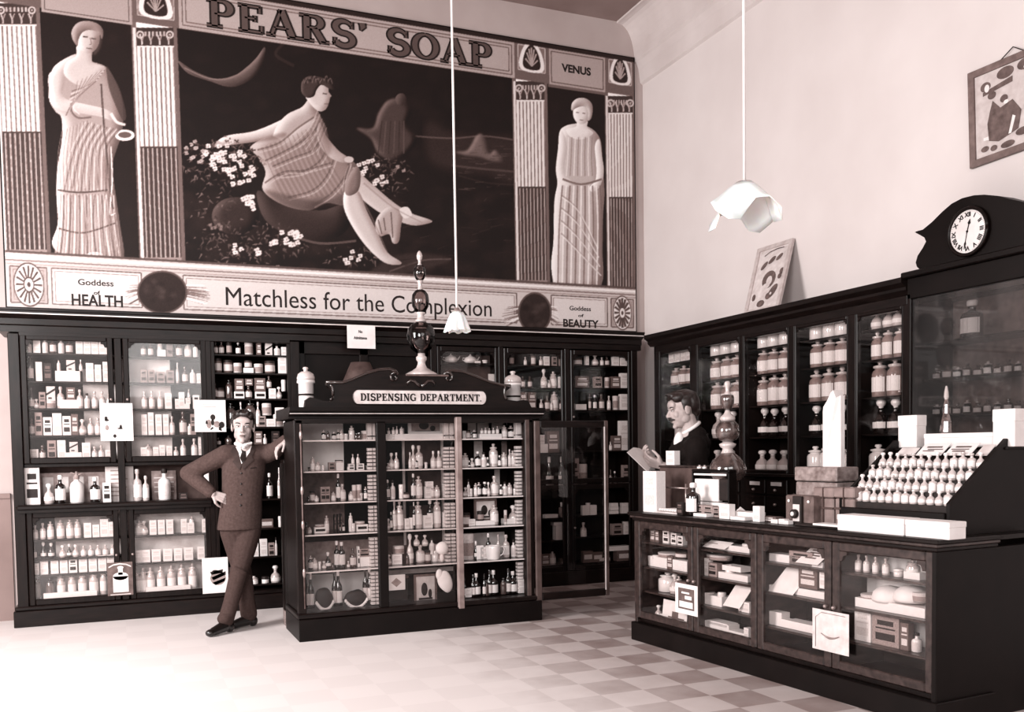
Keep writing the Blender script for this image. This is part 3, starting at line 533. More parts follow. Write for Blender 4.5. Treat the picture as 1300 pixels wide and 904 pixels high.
R_ = [(GC, 250, 'pw 162 24 195;tm 188 34 190;jd 230 36 190;pm 210 18 205;xw 338 150 218;bl 280 22 180 218;bl 305 22 175 218;bl 330 22 180 218;bl 358 22 175 218;bl 385 22 165 218;jl 435 36 160;jd 480 44 165;pw 515 24 210;pw 575 30 225'),
 (GC, 447, 'jl 172 44 350;od 195 20 400;ol 216 34 385;bd 257 42 340;bw 296 40 345;od 320 20 380;jl 366 56 290;bd 400 24 370;jl 434 42 350;bl 468 22 330;jl 494 44 340;pw 530 20 420;pw 560 40 385'),
 (GC, 633, 'bw 190 22 515;ol 172 36 570;pw 205 26 580;jl 240 30 545;jd 262 32 540;bd 304 42 538;ol 325 26 540;bl 372 54 500;bd 410 24 560;bw 438 36 542;jl 470 34 552;pw 500 18 590;tl 518 36 560;tl 570 36 562'),
 (GC, 835, 'tm 180 50 745;cw 210 44 790;xw 300 130 805;td 275 44 740 805;jl 370 56 700;tl 440 20 740;ol 500 60 710;xw 500 136 800;tl 545 50 715 800;pw 570 24 780'),
 (GD, 243, 'tl 178 70 85;od 218 24 130;cw 262 40 170;xw 240 44 160 ;bd 296 30 90;bl 355 22 100;bl 406 42 105;bw 450 30 138;tl 495 44 195')]
for rows_, side, in ((L_, 'left'), (M_, 'middle'), (R_, 'right')):
    for i, (crop, base, spec) in enumerate(rows_):
        row(crop, pS, base, spec, f"{N[i]} shelf, {side} dispensing bay", G, zfix=zs[i], dmax=.09)
row(GD, PY(YD+.12), 485, 'wd 150 30 360;cw 168 40 430;wd 205 40 350;ww 226 50 345;jm 284 36 390;wd 305 40 330;ww 332 56 335;jm 390 38 385;wd 420 40 330;ww 450 52 350;cw 502 48 402;wd 270 24 350', 'floor of right dispensing bay', G, zfix=.205, dmax=.09)
# small white boxes stacked in columns beside the posts
UB = MB().bbox(-.5, .5, -.5, .5, 0, 1, .06).mesh('small_box', CREAM)
for (pa, pb, nm) in ((469.5, 481.5, 'left bay, beside the mullion'), (566.5, 579.5, 'middle bay, beside the pale door stile'), (657.5, 672.5, 'right bay, beside the right post')):
    xa = float(onY(pa, 640, YD+.10)[0]); xb = float(onY(pb, 640, YD+.10)[0]); w = (xb-xa)/2
    lv = [1.59]+zs
    for si in range(6):
        zt, zb = (lv[si]-.012, lv[si+1]+.002)
        if si == 5 and 'middle' in nm: continue
        h = .0285; n = int((zt-zb-.015)/h)
        if si == 0:
            for c in (0, 1):
                o = bpy.data.objects.new('carton', UB); COL.objects.link(o); o.location = (xa+w*(c+.5), YD+.15, zb+.03); o.scale = (w*.86, .06, .165)
                tag(o, f"tall cream carton, {'left' if c == 0 else 'right'} one, top shelf, {nm}", 'box', G)
            n = 1
        for r_ in range(n):
            for c in (0, 1):
                o = bpy.data.objects.new('small_box', UB); COL.objects.link(o); o.location = (xa+w*(c+.5), YD+.15, zb+r_*h); o.scale = (w*.84, .06, h*.74)
                tag(o, f"small cream box in the stacked columns of the {nm}", 'box', 'small stacked boxes in the '+nm)
# sponges on doilies, gloves, picture frames in the bottom of the case
def blob(name, label, cat, px, py, rx, ry, Y, m, flat=.04, tilt=0, zmin=None, group=None):
    c = onY(px, py, Y); s = float(onY(px+1, py, Y)[0]-c[0]); o = empty(name, label, cat, c, group)
    q = MB().ell((0, 0, 0), (rx*s, flat, ry*s), Matrix.Rotation(tilt, 3, 'Y'), 20, 12)
    r = random.Random(px); q.v = [(a*(1+.05*math.sin(9*c_+a*60)), b_, c_*(1+.05*math.sin(a*70))) for a, b_, c_ in q.v]
    part_ = q.build('bristles' if name == 'oval_brush' else 'body', m, o); return o
for px, rx, ry, ti, w in ((412, 11, 15, -.35, 'left'), (452, 14.5, 11.5, 0, 'right')):
    o = blob('oval_brush', f'dark oval bristle brush propped in the bottom left bay, {w} one', 'brush', px, 760, rx, ry, YD+.16, MID if False else DARKM, .03, ti, group='oval brushes in the dispensing case')
    q = MB(); s = .0065
    for k in range(15): q.ell(((k-7)*rx*.13*s*.95, -.01, -ry*s*.72-.012+abs(k-7)**2*.0011), (.012, .02, .016), None, 8, 6)
    q.build('frilled_paper', WHITE, o)
def frame_pic(px0, py0, px1, py1, Y, label, prints=True):
    a = onY(px0, py1, Y); b_ = onY(px1, py0, Y); W = b_[0]-a[0]; Hh = b_[2]-a[2]; r = empty('framed_card', label, 'picture', ((a[0]+b_[0])/2, Y, a[2])); t = .09*W
    q = MB(); q.box(a[0], b_[0], Y-.008, Y+.008, a[2], a[2]+t).box(a[0], b_[0], Y-.008, Y+.008, b_[2]-t, b_[2]).box(a[0], a[0]+t, Y-.008, Y+.008, a[2]+t, b_[2]-t).box(b_[0]-t, b_[0], Y-.008, Y+.008, a[2]+t, b_[2]-t)
    part(r, 'frame', q, WHITE if prints == 1 else MID); part(r, 'picture', MB().box(a[0]+t, b_[0]-t, Y-.002, Y+.004, a[2]+t, b_[2]-t), GREY if prints == 1 else CREAM)
    q = MB(); q.ell((a[0]+W*.45, Y-.004, a[2]+Hh*.5), (W*.14, .003, Hh*.22)).ell((a[0]+W*.7, Y-.004, a[2]+Hh*.35), (W*.08, .003, Hh*.15)).box(a[0]+W*.2, a[0]+W*.8, Y-.005, Y-.002, a[2]+Hh*.15, a[2]+Hh*.22); part(r, 'print', q, DARKM)
    return r
frame_pic(518, 529, 562, 552, YS+.10, 'white framed picture on the top shelf of the middle bay', 1)
frame_pic(526, 728, 554, 768, YD+.2, 'dark framed card in the bottom of the middle bay', 2)
frame_pic(602, 633, 630, 662, YS+.07, 'small brown framed mirror on the fourth shelf, right bay', 2)
o = blob('bath_mitt', 'white quilted mitt hanging in the middle bay beside the framed card', 'mitt', 565, 738, 9, 14, YD+.09, WHITE, .02, -.35); MB().ell((-.045, 0, .055), (.03, .015, .045), None, 10, 8).build('thumb', WHITE, o)
o = blob('powder_puff', 'large round white powder puff on the fifth shelf, middle bay', 'puff', 561, 696, 8, 8, YD+.08, WHITE, .03)
MB().ell((0, 0, -.075), (.02, .02, .035), None, 10, 8).build('handle', CREAM, o)
show_card(492, 729, 514, 750, YD+.12, 'white diamond-patterned card low in the middle bay', WHITE, [('print', GREY, [('p', [(.5,.2),(.8,.5),(.5,.8),(.2,.5)])])])
def jug(px, py0, py1, w, Y, label, z0):
    a = onY(px, py1, Y); b_ = onY(px, py0, Y); s = float(onY(px+1, py1, Y)[0]-a[0]); h = b_[2]-a[2]; R = w*s/2; r = empty('jug', label, 'jug', (a[0], Y, z0))
    MB().lathe([(0,0),(R*.8,0),(R*.85,.01),(R*.9,h*.5),(R,h*.95),(R*.95,h),(R*.9,h*.95),(R*.8,.02),(0,.02)], n=18).build('body', WGLASS, r)
    MB().tube([(R*.93,0,h*.85),(R*1.4,0,h*.9),(R*1.65,0,h*.65),(R*1.4,0,h*.35),(R*.85,0,h*.2)], .006).build('handle', WGLASS, r)
jug(626, 692, 710, 18, YD+.10, 'white jug with looped handle on the fifth shelf, right bay', zs[4]+.001)
# frosted fan and dark brush block in the bottom middle bay
o = empty('hinged_box', 'dark tilted box lying low in the middle bay', 'box', (float(onY(505, 742, YD+.2)[0]), YD+.28, .205)); MB().bbox(-.09, .09, -.05, .05, 0, .17, .006).xf(Matrix.Rotation(.25, 4, 'Z')).build('body', DARKM, o); MB().bbox(-.095, .095, -.055, .055, .17, .19, .004).xf(Matrix.Rotation(.25, 4, 'Z')).build('lid', MID, o)
# ---- open door on the right
hx, hy = DX1+.01, YD+.0; d = ray(772, 640); W_ = .66
A_ = d[0]**2+d[1]**2; B_ = -2*(d[0]*hx+d[1]*hy); C_ = hx*hx+hy*hy-W_*W_; disc = B_*B_-4*A_*C_
t_ = (-B_+math.sqrt(max(disc, 0)))/(2*A_) if disc > 0 else -B_/(2*A_)
ex, ey = d[0]*t_, d[1]*t_; ang = math.atan2(ey-hy, ex-hx); Lw = math.hypot(ex-hx, ey-hy); dpl = ((ex, ey), ang+PI/2)
zb_, zt_ = .155, 1.60
od = empty('open_glass_door', 'glazed door of the dispensing case standing open to the right', 'door', (hx, hy, 0), rotz=ang)
q = MB(); s_ = .05
q.bbox(0, s_, -.015, .015, zb_, zt_, .005).bbox(Lw-s_*.7, Lw, -.015, .015, zb_, zt_, .005); part(od, 'stiles', q, BST)
q = MB().bbox(s_, Lw-s_*.7, -.015, .015, zb_, zb_+.06, .005).bbox(s_, Lw-s_*.7, -.015, .015, zt_-.055, zt_, .005); part(od, 'rails', q, WOODH)
part(od, 'glass_pane', MB().box(s_, Lw-s_*.7, -.002, .002, zb_+.06, zt_-.055), PANE)
part(od, 'edge_strip', MB().box(Lw-s_*.7-.006, Lw-s_*.7+.004, -.018, -.015, zb_+.05, zt_-.05), CREAM)
# ---- side partition where the man leans
sp_ = empty('side_partition', 'dark panelled partition running back from the left end of the dispensing case', 'partition', (DX0-.03, 7.5, 0))
bx(sp_, 'panel', BLACK, DX0+.01, DX0+.03, YD+.57, 7.58, .04, 1.29); bx(sp_, 'cap_rail', WOOD, DX0, DX0+.045, YD+.57, 7.62, 1.29, 1.32); bx(sp_, 'skirting', mat('pale_skirting', .45, .25, noise=.1), DX0-.003, DX0+.008, YD+.57, 7.62, .0, .12)
bx(sp_, 'end_post', WOOD, DX0, DX0+.045, 7.58, 7.64, 0, 1.36)
# ---- pediment
def cp(cx, cy): return 360+cx*.2615, 310+cy*.2615
def poly_px(pts, Y, conv): return [(lambda w: (float(w[0]), float(w[2])))(onY(*conv(*p_), Y)) for p_ in pts]
pd = empty('pediment', 'carved dark scrolled pediment on top of the dispensing case', 'pediment', (2.1, YD+.02, 1.70))
left = [(100,775),(104,758),(125,744),(150,748),(185,760),(222,764),(243,748),(240,718),(222,698),(208,686),(206,670),(285,672),(335,656),(400,628),(460,610),(515,606),(545,616),(556,634)]
rightp = [(778,636),(790,622),(815,614),(870,618),(930,640),(1000,668),(1060,684),(1100,686),(1098,698),(1078,712),(1068,735),(1080,756),(1130,762),(1160,756),(1185,762),(1200,775)]
pl_ = poly_px(left+rightp, YD, cp); zb0 = 1.70
pl_ = [(x, max(z, zb0)) for x, z in pl_]; pl_[0] = (pl_[0][0], zb0); pl_[-1] = (pl_[-1][0], zb0)
part(pd, 'carved_board', MB().prism(pl_, lambda x, z: (x, YD-.02, z), lambda x, z: (x, YD+.04, z)), WOODH)
q = MB()
for seq in (left[10:], rightp[:9]):
    q.tube([(x, YD-.025, z) for x, z in poly_px(seq, YD-.025, cp)], .011)
part(pd, 'edge_moulding', q, mat('polished_moulding', .16, .25, .6, coat=.5))
q = MB()
for cx, sgn in ((540, 1), (800, -1)):
    c = poly_px([(cx, 648)], YD-.03, cp)[0]; q.tube([(c[0]+sgn*(.045-.0045*t)*math.cos(t*.75+1.2), YD-.03, c[1]+(.045-.0045*t)*math.sin(t*.75+1.2)) for t in range(10)], [.011-.0006*t for t in range(10)])
for sgn in (-1, 1):
    c = poly_px([(668, 672)], YD-.03, cp)[0]; q.tube([(c[0]+sgn*u, YD-.03, c[1]+v) for u, v in ((.0,-.03),(.03,-.012),(.05,.01),(.085,.015),(.11,-.005),(.10,-.025))], [.012,.012,.012,.011,.009,.005])
    c = poly_px([(228 if sgn < 0 else 1085, 720)], YD-.03, cp)[0]; q.tube([(c[0]-sgn*.02*math.cos(t/5*PI-PI/2)-sgn*0, YD-.026, c[1]+.055*math.sin(t/5*PI-PI/2)) for t in range(6)], .01)
part(pd, 'scrolls', q, mat('polished_moulding', .16))
a = poly_px([(580, 636), (785, 636)], YD+.05, cp); q = MB().bbox(a[0][0], a[1][0], YD-.035, YD+.17, a[0][1]-.012, a[0][1]+.002, .003); part(pd, 'platform', q, MID); ZP = a[0][1]+.002
q = MB().bbox(a[0][0]+.1, a[1][0]-.1, YD+.03, YD+.15, 1.70, a[0][1]-.012); part(pd, 'platform_support', q, BLACK)
sgn_pts = []
a = poly_px([(336, 715), (336, 768), (985, 768), (985, 718)], YD-.035, cp); zc = (a[0][1]+a[1][1])/2; rr = .052; x0, x1 = a[0][0]+rr*.7, a[2][0]-rr*.7
def capsule(rr, k=.7): return [(x0-rr*k*math.sin(t*PI/10), zc+rr*math.cos(t*PI/10)) for t in range(11)]+[(x1+rr*k*math.sin(t*PI/10), zc-rr*math.cos(t*PI/10)) for t in range(11)]
sign = empty('name_plate', 'white round-ended sign reading DISPENSING DEPARTMENT on the pediment', 'sign', ((x0+x1)/2, YD-.03, zc))
part(sign, 'plate', MB().prism(capsule(rr), lambda x, z: (x, YD-.034, z), lambda x, z: (x, YD-.02, z)), CREAM)
q = MB(); o1 = capsule(rr*.92, .75); q.tube([(x, YD-.035, z) for x, z in capsule(rr*1.03, .7)]+[(capsule(rr*1.03, .7)[0][0], YD-.035, capsule(rr*1.03, .7)[0][1])], .0035, 6); part(sign, 'rim', q, DARKM)
# ---- hand-made slab serif letters
def stroke(mb, pts, w, f):
    n = len(pts); L = []; Rr = []
    for i in range(n):
        p0 = pts[max(i-1, 0)]; p1 = pts[min(i+1, n-1)]; dx, dy = p1[0]-p0[0], p1[1]-p0[1]; l = math.hypot(dx, dy) or 1; ww = w[i] if isinstance(w, list) else w
        nx, ny = -dy/l*ww/2, dx/l*ww/2; L.append((pts[i][0]+nx, pts[i][1]+ny)); Rr.append((pts[i][0]-nx, pts[i][1]-ny))
    for i in range(n-1): f(mb, [L[i], L[i+1], Rr[i+1], Rr[i]])
def arc(cx, cy, rx, ry, a0, a1, n=14): return [(cx+rx*math.cos(math.radians(a0+(a1-a0)*i/n)), cy+ry*math.sin(math.radians(a0+(a1-a0)*i/n))) for i in range(n+1)]
S_ = .20; T_ = .10
def glyph(c):
    """strokes ((points), width) in a unit cell 1 high; returns strokes, advance"""
    sf = lambda x, y, w=.30: ([(x-w/2, y), (x+w/2, y)], T_)
    v = lambda x: ([(x, 0), (x, 1)], S_); b0, t0 = T_/2, 1-T_/2
    if c == 'I': return [v(.2), sf(.2, b0, .38), sf(.2, t0, .38)], .5
    if c == 'P': return [v(.2), sf(.2, b0, .42), sf(.12, t0, .26), ([(.2,t0),(.42,t0)]+arc(.42,.72,.2,.23,90,-90)+[(.2,.49)], [T_]*2+[T_+(S_-T_)*math.sin(PI*i/14) for i in range(15)]+[T_])], .80
    if c == 'R': return [v(.2), sf(.2, b0, .42), sf(.12, t0, .26), ([(.2,t0),(.42,t0)]+arc(.42,.74,.19,.21,90,-90)+[(.2,.53)], [T_]*2+[T_+(S_-T_)*math.sin(PI*i/14) for i in range(15)]+[T_]), ([(.42,.53),(.68,0)], S_), sf(.72, b0, .24)], .90
    if c == 'D': return [v(.2), ([(.05,t0),(.36,t0)]+arc(.36,.5,.34,.45,90,-90,18)+[(.05,b0)], [T_]*2+[T_+(S_-T_)*math.sin(PI*i/18) for i in range(19)]+[T_])], .86
    if c == 'E': return [v(.2), ([(.02,b0),(.68,b0)], T_), ([(.02,t0),(.64,t0)], T_), ([(.2,.52),(.5,.52)], T_), ([(.65,0),(.65,.3)], T_*.9), ([(.61,1),(.61,.72)], T_*.9), ([(.48,.4),(.48,.64)], T_*.8)], .78
    if c == 'A': return [([(.13,0),(.42,1)], T_*1.05), ([(.42,1),(.73,0)], S_*1.02), ([(.2,.33),(.62,.33)], T_*.9), sf(.12, b0, .26), sf(.74, b0, .34)], .92
    if c == 'S': return [(arc(.36,.735,.24,.225,20,270,16)+arc(.36,.275,.26,.235,90,-160,16), [T_]+[T_+(S_-T_)*min(1, i/8) for i in range(1,34)]), ([(.60,.98),(.60,.70)], T_*.8), ([(.10,.02),(.10,.32)], T_*.8)], .76
    if c == 'O': return [(arc(.43,.5,.33,.45,90,450,28), [T_+(S_-T_)*abs(math.sin(2*PI*i/28)) for i in range(29)])], .90
    if c == 'G': return [(arc(.43,.5,.33,.45,50,320,24), [T_+(S_-T_)*max(0, math.sin(PI*i/24)) for i in range(25)]), ([(.70,.05),(.70,.45)], S_*.8), sf(.68, .45, .30), ([(.68,.97),(.68,.70)], T_*.8)], .90
    if c == 'T': return [v(.38), ([(.03,t0),(.73,t0)], T_), ([(.06,1),(.06,.7)], T_*.9), ([(.70,1),(.70,.7)], T_*.9), sf(.38, b0, .38)], .80
    if c == 'N': return [([(.16,0),(.16,1)], T_), ([(.16,1),(.70,0)], S_), ([(.70,0),(.70,1)], T_), sf(.16, b0, .28), sf(.12, t0, .2), sf(.70, t0, .28)], .92
    if c == 'M': return [([(.16,0),(.16,1)], T_), ([(.16,1),(.48,.05)], S_*.9), ([(.48,.05),(.80,1)], T_), ([(.82,0),(.82,1)], S_), sf(.16, b0, .28), sf(.84, b0, .34), sf(.12, t0, .2), sf(.86, t0, .28)], 1.08
    if c == "'": return [([(.14,1),(.16,.86),(.10,.70)], [.20, .18, .04])], .36
    if c == '.': return [([(.05,.07),(.19,.07)], .14)], .3
    return [], .5
def serif_text(s, h, width, depth=.003, grow=0.0):
    """letters in local XZ plane, centred on x, base z=0, front at y=-depth"""
    mb = MB(); x = 0; adv = []
    tot = sum(glyph(c)[1] for c in s); k = width/(tot*h)
    def f(m, q4):
        pts = [((x+u)*h*k, v*h) for u, v in q4]; m.prism(pts, lambda a, c: (a, -depth, c), lambda a, c: (a, 0, c))
    for c in s:
        st, ad_ = glyph(c)
        for pts, w in st: stroke(mb, pts, ([wi+grow for wi in w] if isinstance(w, list) else w+grow), f)
        x += ad_
    mb.v = [(a-tot*h*k/2, b_, c) for a, b_, c in mb.v]; return mb
a = poly_px([(370, 760), (372, 724), (962, 724)], YD-.035, cp)
q = serif_text('DISPENSING DEPARTMENT.', a[1][1]-a[0][1], a[2][0]-a[1][0], .003); q.v = [(x+(a[1][0]+a[2][0])/2, y+YD-.034, z+a[0][1]) for x, y, z in q.v]; part(sign, 'lettering', q, INK)
# ---- show globes
def globe(root_xyz, sc, label, segs, mglass=CLEAR):
    r = empty('show_globe', label, 'show globe', root_xyz)
    for nm, m, pf in segs: MB().lathe([(a*sc, b_*sc) for a, b_ in pf], n=28).build(nm, m, r)
    return r
sc = .2615*float(onY(537, 400, YD+.08)[0]*0+ (onY(538, 400, YD+.08)[0]-onY(537, 400, YD+.08)[0]))
gx = onY(*cp(669, 632), YD+.08)
LIQ = clearglass('dark_liquid_glass', .72)
def pale(n): return mat(n, .72, .08, .8, coat=.8)
globe((float(gx[0]), YD+.07, ZP+.001), sc, 'tall three-tiered glass show globe on top of the pediment', [
 ('foot', pale('pale_cut_glass'), [(0,0),(75,0),(74,6),(48,20),(26,34),(19,50),(18,62),(25,72),(25,84),(17,90),(17,102),(0,102)]),
 ('globe', LIQ, [(16,100),(24,104),(48,122),(63,155),(66,185),(60,215),(42,236),(22,246),(17,250)]), ('collar', pale('pale_cut_glass'), [(0,246),(24,246),(26,254),(18,260),(16,278),(22,284),(22,290),(0,290)]),
 ('globe', LIQ, [(14,288),(24,294),(38,318),(41,345),(37,372),(24,390),(12,396)]), ('collar', pale('pale_cut_glass'), [(0,392),(14,392),(11,400),(9,420),(13,430),(16,436),(0,436)]),
 ('globe', CLEAR, [(10,434),(20,444),(29,466),(29,486),(20,502),(10,508)]), ('stopper', pale('pale_cut_glass'), [(0,506),(12,506),(7,514),(7,528),(12,536),(14,550),(10,564),(4,572),(0,574)])])
def apoth(px, pb, pt, w, Y, z, label):
    a = onY(px-w/2, pb, Y); b_ = onY(px+w/2, pb, Y); s = float(b_[0]-a[0])/100; h = float(onY(px, pt, Y)[2]-onY(px, pb, Y)[2])/s; k = h/200
    r = empty('apothecary_jar', label, 'jar', ((a[0]+b_[0])/2, Y, z), 'tall jars at the ends of the case top')
    MB().lathe([(x*s, y*k*s) for x, y in [(0,0),(40,0),(42,4),(42,120),(50,122),(50,132),(46,136)]], n=20).build('body', WGLASS, r)
    MB().lathe([(x*s, y*k*s) for x, y in [(0,134),(48,134),(50,146),(44,164),(26,176),(12,178),(10,184),(16,190),(14,197),(0,200)]], n=20).build('lid', LGLASS, r)
    MB().lathe([(x*s, y*k*s) for x, y in [(42.5,60),(42.8,60),(42.8,70),(42.5,70)]], n=20).build('band', DARKM, r)
apoth(389, 513, 460, 23, YD+.15, 1.70, 'tall white lidded jar on the left end of the dispensing case'); apoth(651.5, 513, 464.5, 21, YD+.15, 1.70, 'tall white lidded jar on the right end of the dispensing case')
tb = onY(458, 482, 8.2)
ls = empty('shade_lamp', 'dark grey tapered lamp shade showing behind the pediment', 'lamp', (float(tb[0]), 8.2, 0)); zt0 = float(tb[2])-.02
MB().lathe([(.16,zt0),(.085,zt0+.17),(.08,zt0+.17),(.155,zt0)], n=24).build('lamp_shade', MIDB, ls)
MB().lathe([(0,0),(.14,0),(.14,.02),(.03,.05),(.015,.1),(.015,zt0+.1),(0,zt0+.1)], n=16).build('stand', BLACK, ls)
# ------------------------------------------------------------------ right-wall cabinets
RY = 7.977; rc = empty('wall_cabinet', 'long dark glazed wall cabinet of jars along the right wall', 'cabinet', (XF, RY, 0), rotz=-PI/2)
DEP = XW-XF-.01
def rb(name, m, x0, x1, y0, y1, z0, z1, b=.004): return part(rc, name, MB().bbox(x0, x1, y0, y1, z0, z1, b), m)
rb('side_panel', WOOD, 0, .03, 0, DEP, 0, 2.36); rb('back_panel', INNER, .03, 4.42, DEP-.03, DEP, 0, 2.36)
rb('top_rail', WOODH, .0, 3.2, 0, .05, 2.27, 2.36); rb('side_panel', WOOD, 4.40, 4.44, 0, DEP, 0, 2.36)
pr = [(DEP, 2.36), (0, 2.36), (-.01, 2.37), (-.03, 2.39), (-.03, 2.41), (-.07, 2.435), (-.07, 2.47), (DEP, 2.47)]
part(rc, 'cornice', MB().prism(pr, lambda y, z: (-.07, y, z), lambda y, z: (3.22, y, z)), WOODH)
rb('counter_ledge', WOODH, 0, 4.42, -.05, DEP, 1.125, 1.15)
rb('lower_case', BLACK, 0, 4.42, .02, DEP, 0, 1.12)
bays = [(.108, .626), (.753, 1.364), (1.44, 1.99), (2.087, 2.64), (2.745, 3.154)]
edges = [(.03, .1)]+[(bays[i][1]+.012, bays[i+1][0]-.012) for i in range(4)]+[(3.166, 3.215)]
for a, b_ in edges: rb('stile', WOOD, a, b_, -.005, .05, 1.15, 2.30); rb('divider', INNER, (a+b_)/2-.01, (a+b_)/2+.01, .05, DEP-.03, 1.15, 2.27)
rowz = [2.165, 1.955, 1.70, 1.445, 1.168]
GN = 'jars and bottles in the right wall cabinet'
names = ['first jar bay', 'second jar bay', 'third jar bay', 'fourth jar bay', 'fifth jar bay']
hts = [.165, .22, .27, .25, .20]
spec = [ # kinds per bay per row
 ['cw 5', 'jt 4', 'jt 3', 'jt 2', 'ol 2'], ['jw 4', 'jt 4', 'jt 4', 'ol 3', 'ol 3'], ['jw 4', 'jt 4', 'jt 4', 'od 4', 'ol 4'], ['jw 4', 'jt 4', 'jt 4', 'od 4', 'jw 4'], ['ol 4', 'jt 4', 'jt 3', 'od 3', 'jw 3']]
for bi, (x0, x1) in enumerate(bays):
    doorf = doorframe(rc, 'glazed_door', x0-.018, x1+.018, 1.15, 2.30, -.004, st=.02, rl=.028, notch=.03, th=.02, knob=x1+.005)
    for ri, zz in enumerate(rowz):
        z = (zz-H)*4.95/4.85*1.0+H if ri < 4 else 1.152
        if ri < 4: rb('shelf', WOODH, x0-.02, x1+.02, .06, DEP-.03, z-.014, z, .003)
        code, n = spec[bi][ri].split(); n = int(n); W = x1-x0; h = hts[ri]*(.95 if bi else .8); w = min(W/n*.84, .125)
        if ri == 4 and code == 'jw': w = W/n*.98; h = .22
        if ri == 0 and bi == 0: h = .11
        for k in range(n):
            u = x0+W*(k+.5)/n+random.uniform(-.008, .008); hh = h*random.uniform(.95, 1.04); dd = min(w, .125)
            kk = KIND[code]; lb = f"{kk[5]}, {ORD[k]} from left, {['top','second','middle','fourth','bottom'][ri]} shelf, {names[bi]}"
            make_item(code, (XF+.075+dd/2+(.02 if ri < 4 else 0), RY-u, z+.001), w, hh, dd, lb, GN, -PI/2)
# drawers with label plates
for bi, (x0, x1) in enumerate(bays+[(3.27, 3.8), (3.82, 4.36)]):
    for j in (0, 1):
        xa = x0+(x1-x0)*j/2+.01; xb = x0+(x1-x0)*(j+1)/2-.01
        d = MB().bbox(xa, xb, 0, .02, .98, 1.10, .005); d = part(rc, 'drawer', d, WOODH)
        q = MB().box((xa+xb)/2-.065, (xa+xb)/2+.065, -.004, 0, 1.05, 1.08); q.build('label_plate', CREAM, d); MB().ell(((xa+xb)/2, -.015, 1.015), (.012, .015, .012)).build('knob', BRASS, d)
        d = MB().bbox(xa, xb, 0, .02, .84, .965, .005); d = part(rc, 'drawer', d, WOODH); MB().ell(((xa+xb)/2, -.015, .90), (.012, .015, .012)).build('knob', BRASS, d)
# clock section
ck_ = empty('clock_cabinet', 'dark wall cabinet section with arched clock top and one large dim glass front', 'cabinet', (XF, RY-3.22, 0), rotz=-PI/2)
def kb(name, m, x0, x1, y0, y1, z0, z1, b=.004): return part(ck_, name, MB().bbox(x0, x1, y0, y1, z0, z1, b), m)
kb('stile', WOOD, 0, .03, -.02, .05, 1.15, 2.36); kb('stile', WOOD, 1.16, 1.2, -.02, .05, 1.15, 2.36); kb('top_rail', BLACK, 0, 1.2, -.02, .05, 2.325, 2.46)
kb('glass_pane', glass_mat('dim_cabinet_glass', tint=.72, veil=.02), .03, 1.16, .0, .004, 1.15, 2.325, .001)  # pale veil and the brown lining behind paint haze into this glass
part(ck_, 'cornice', MB().bbox(-.02, 1.22, -.06, DEP, 2.46, 2.50, .006), BLACK)
part(ck_, 'dim_lining', MB().box(.03, 1.16, DEP-.06, DEP-.05, 1.2, 2.32), MID)
for z in (2.04, 1.80, 1.56, 1.33): kb('shelf', INNER, .03, 1.16, .10, DEP-.05, z-.014, z)
def ckp(cx, cy): return 1150+cx*.166, 230+cy*.166
out = [(40,770),(62,732),(70,712),(108,676),(84,655),(75,622),(90,570),(128,512),(154,462),(142,432),(108,412),(68,391),(80,384),(130,370),(200,312),(280,232),(350,172),(430,130),(520,108),(600,103),(700,112),(790,135),(904,160),(1000,215),(1090,300),(1150,420),(1160,770)]
pp = [(lambda w: (RY-3.22-float(w[1]), float(w[2])))(onX(*ckp(*q_), XF-.03)) for q_ in out]
pp = [(x, max(z, 2.50)) for x, z in pp]; pp[0] = (pp[0][0], 2.50); pp[-1] = (pp[-1][0], 2.50)
part(ck_, 'arched_top', MB().prism(pp, lambda x, z: (x, -.03, z), lambda x, z: (x, .10, z)), BLACK)
fc = onX(1229, 294, XF-.045); clk = empty('wall_clock', 'round white clock face with roman numerals in the arched cabinet top', 'clock', (XF-.045, float(fc[1]), float(fc[2])), rotz=-PI/2)
R0 = .128
def disc(r, y0, y1, n=40): return MB().prism([(r*math.cos(2*PI*i/n), r*math.sin(2*PI*i/n)) for i in range(n)], lambda a, c: (a, y0, c), lambda a, c: (a, y1, c))
disc(R0, -.004, .014).build('dial', WHITE, clk)
MB().tube([((R0+.012)*math.cos(2*PI*i/40), -.004, (R0+.012)*math.sin(2*PI*i/40)) for i in range(41)], .012, 8).build('bezel', WOOD, clk)
num = MB()
for i, s_ in enumerate(['XII','I','II','III','IIII','V','VI','VII','VIII','IX','X','XI']):
    t_ = textmesh(s_, .036, .001, .0012); vs = np.array(t_.v); t_.v = [((a-(vs[:,0].max()+vs[:,0].min())/2), (b_-.013), c) for a, b_, c in t_.v]
    t_.xf(Matrix.Rotation(i*PI/6, 4, 'Y') @ Matrix.Translation((0, -.0055, R0*.80)) @ Matrix.Rotation(PI/2, 4, 'X')); num.add(t_.v, t_.f)
num.build('numerals', INK, clk)
q = MB()
for i in range(60): t = i*PI/30; q.add([(math.sin(t+e)*r_, -.0052, math.cos(t+e)*r_) for e, r_ in ((-.008, R0*.92), (.008, R0*.92), (.008, R0*.96), (-.008, R0*.96))], [(0, 1, 2, 3)])
q.build('minute_ticks', INK, clk)
def hand(ang, L, w): return MB().prism([(-w*.4,-.015),(w*.4,-.015),(w*.4,L*.55),(w*1.8,L*.68),(0,L),(-w*1.8,L*.68),(-w*.4,L*.55)], lambda a, c: (a, -.010, c), lambda a, c: (a, -.007, c)).xf(Matrix.Rotation(ang, 4, 'Y'))
hand(math.radians(16), R0*.58, .0055).build('hour_hand', INK, clk); hand(math.radians(192), R0*.84, .0035).build('minute_hand', INK, clk); disc(.006, -.012, -.006, 16).build('hub', INK, clk)
C2 = (1000, 340, .3097); pk = PX(XF+.12)
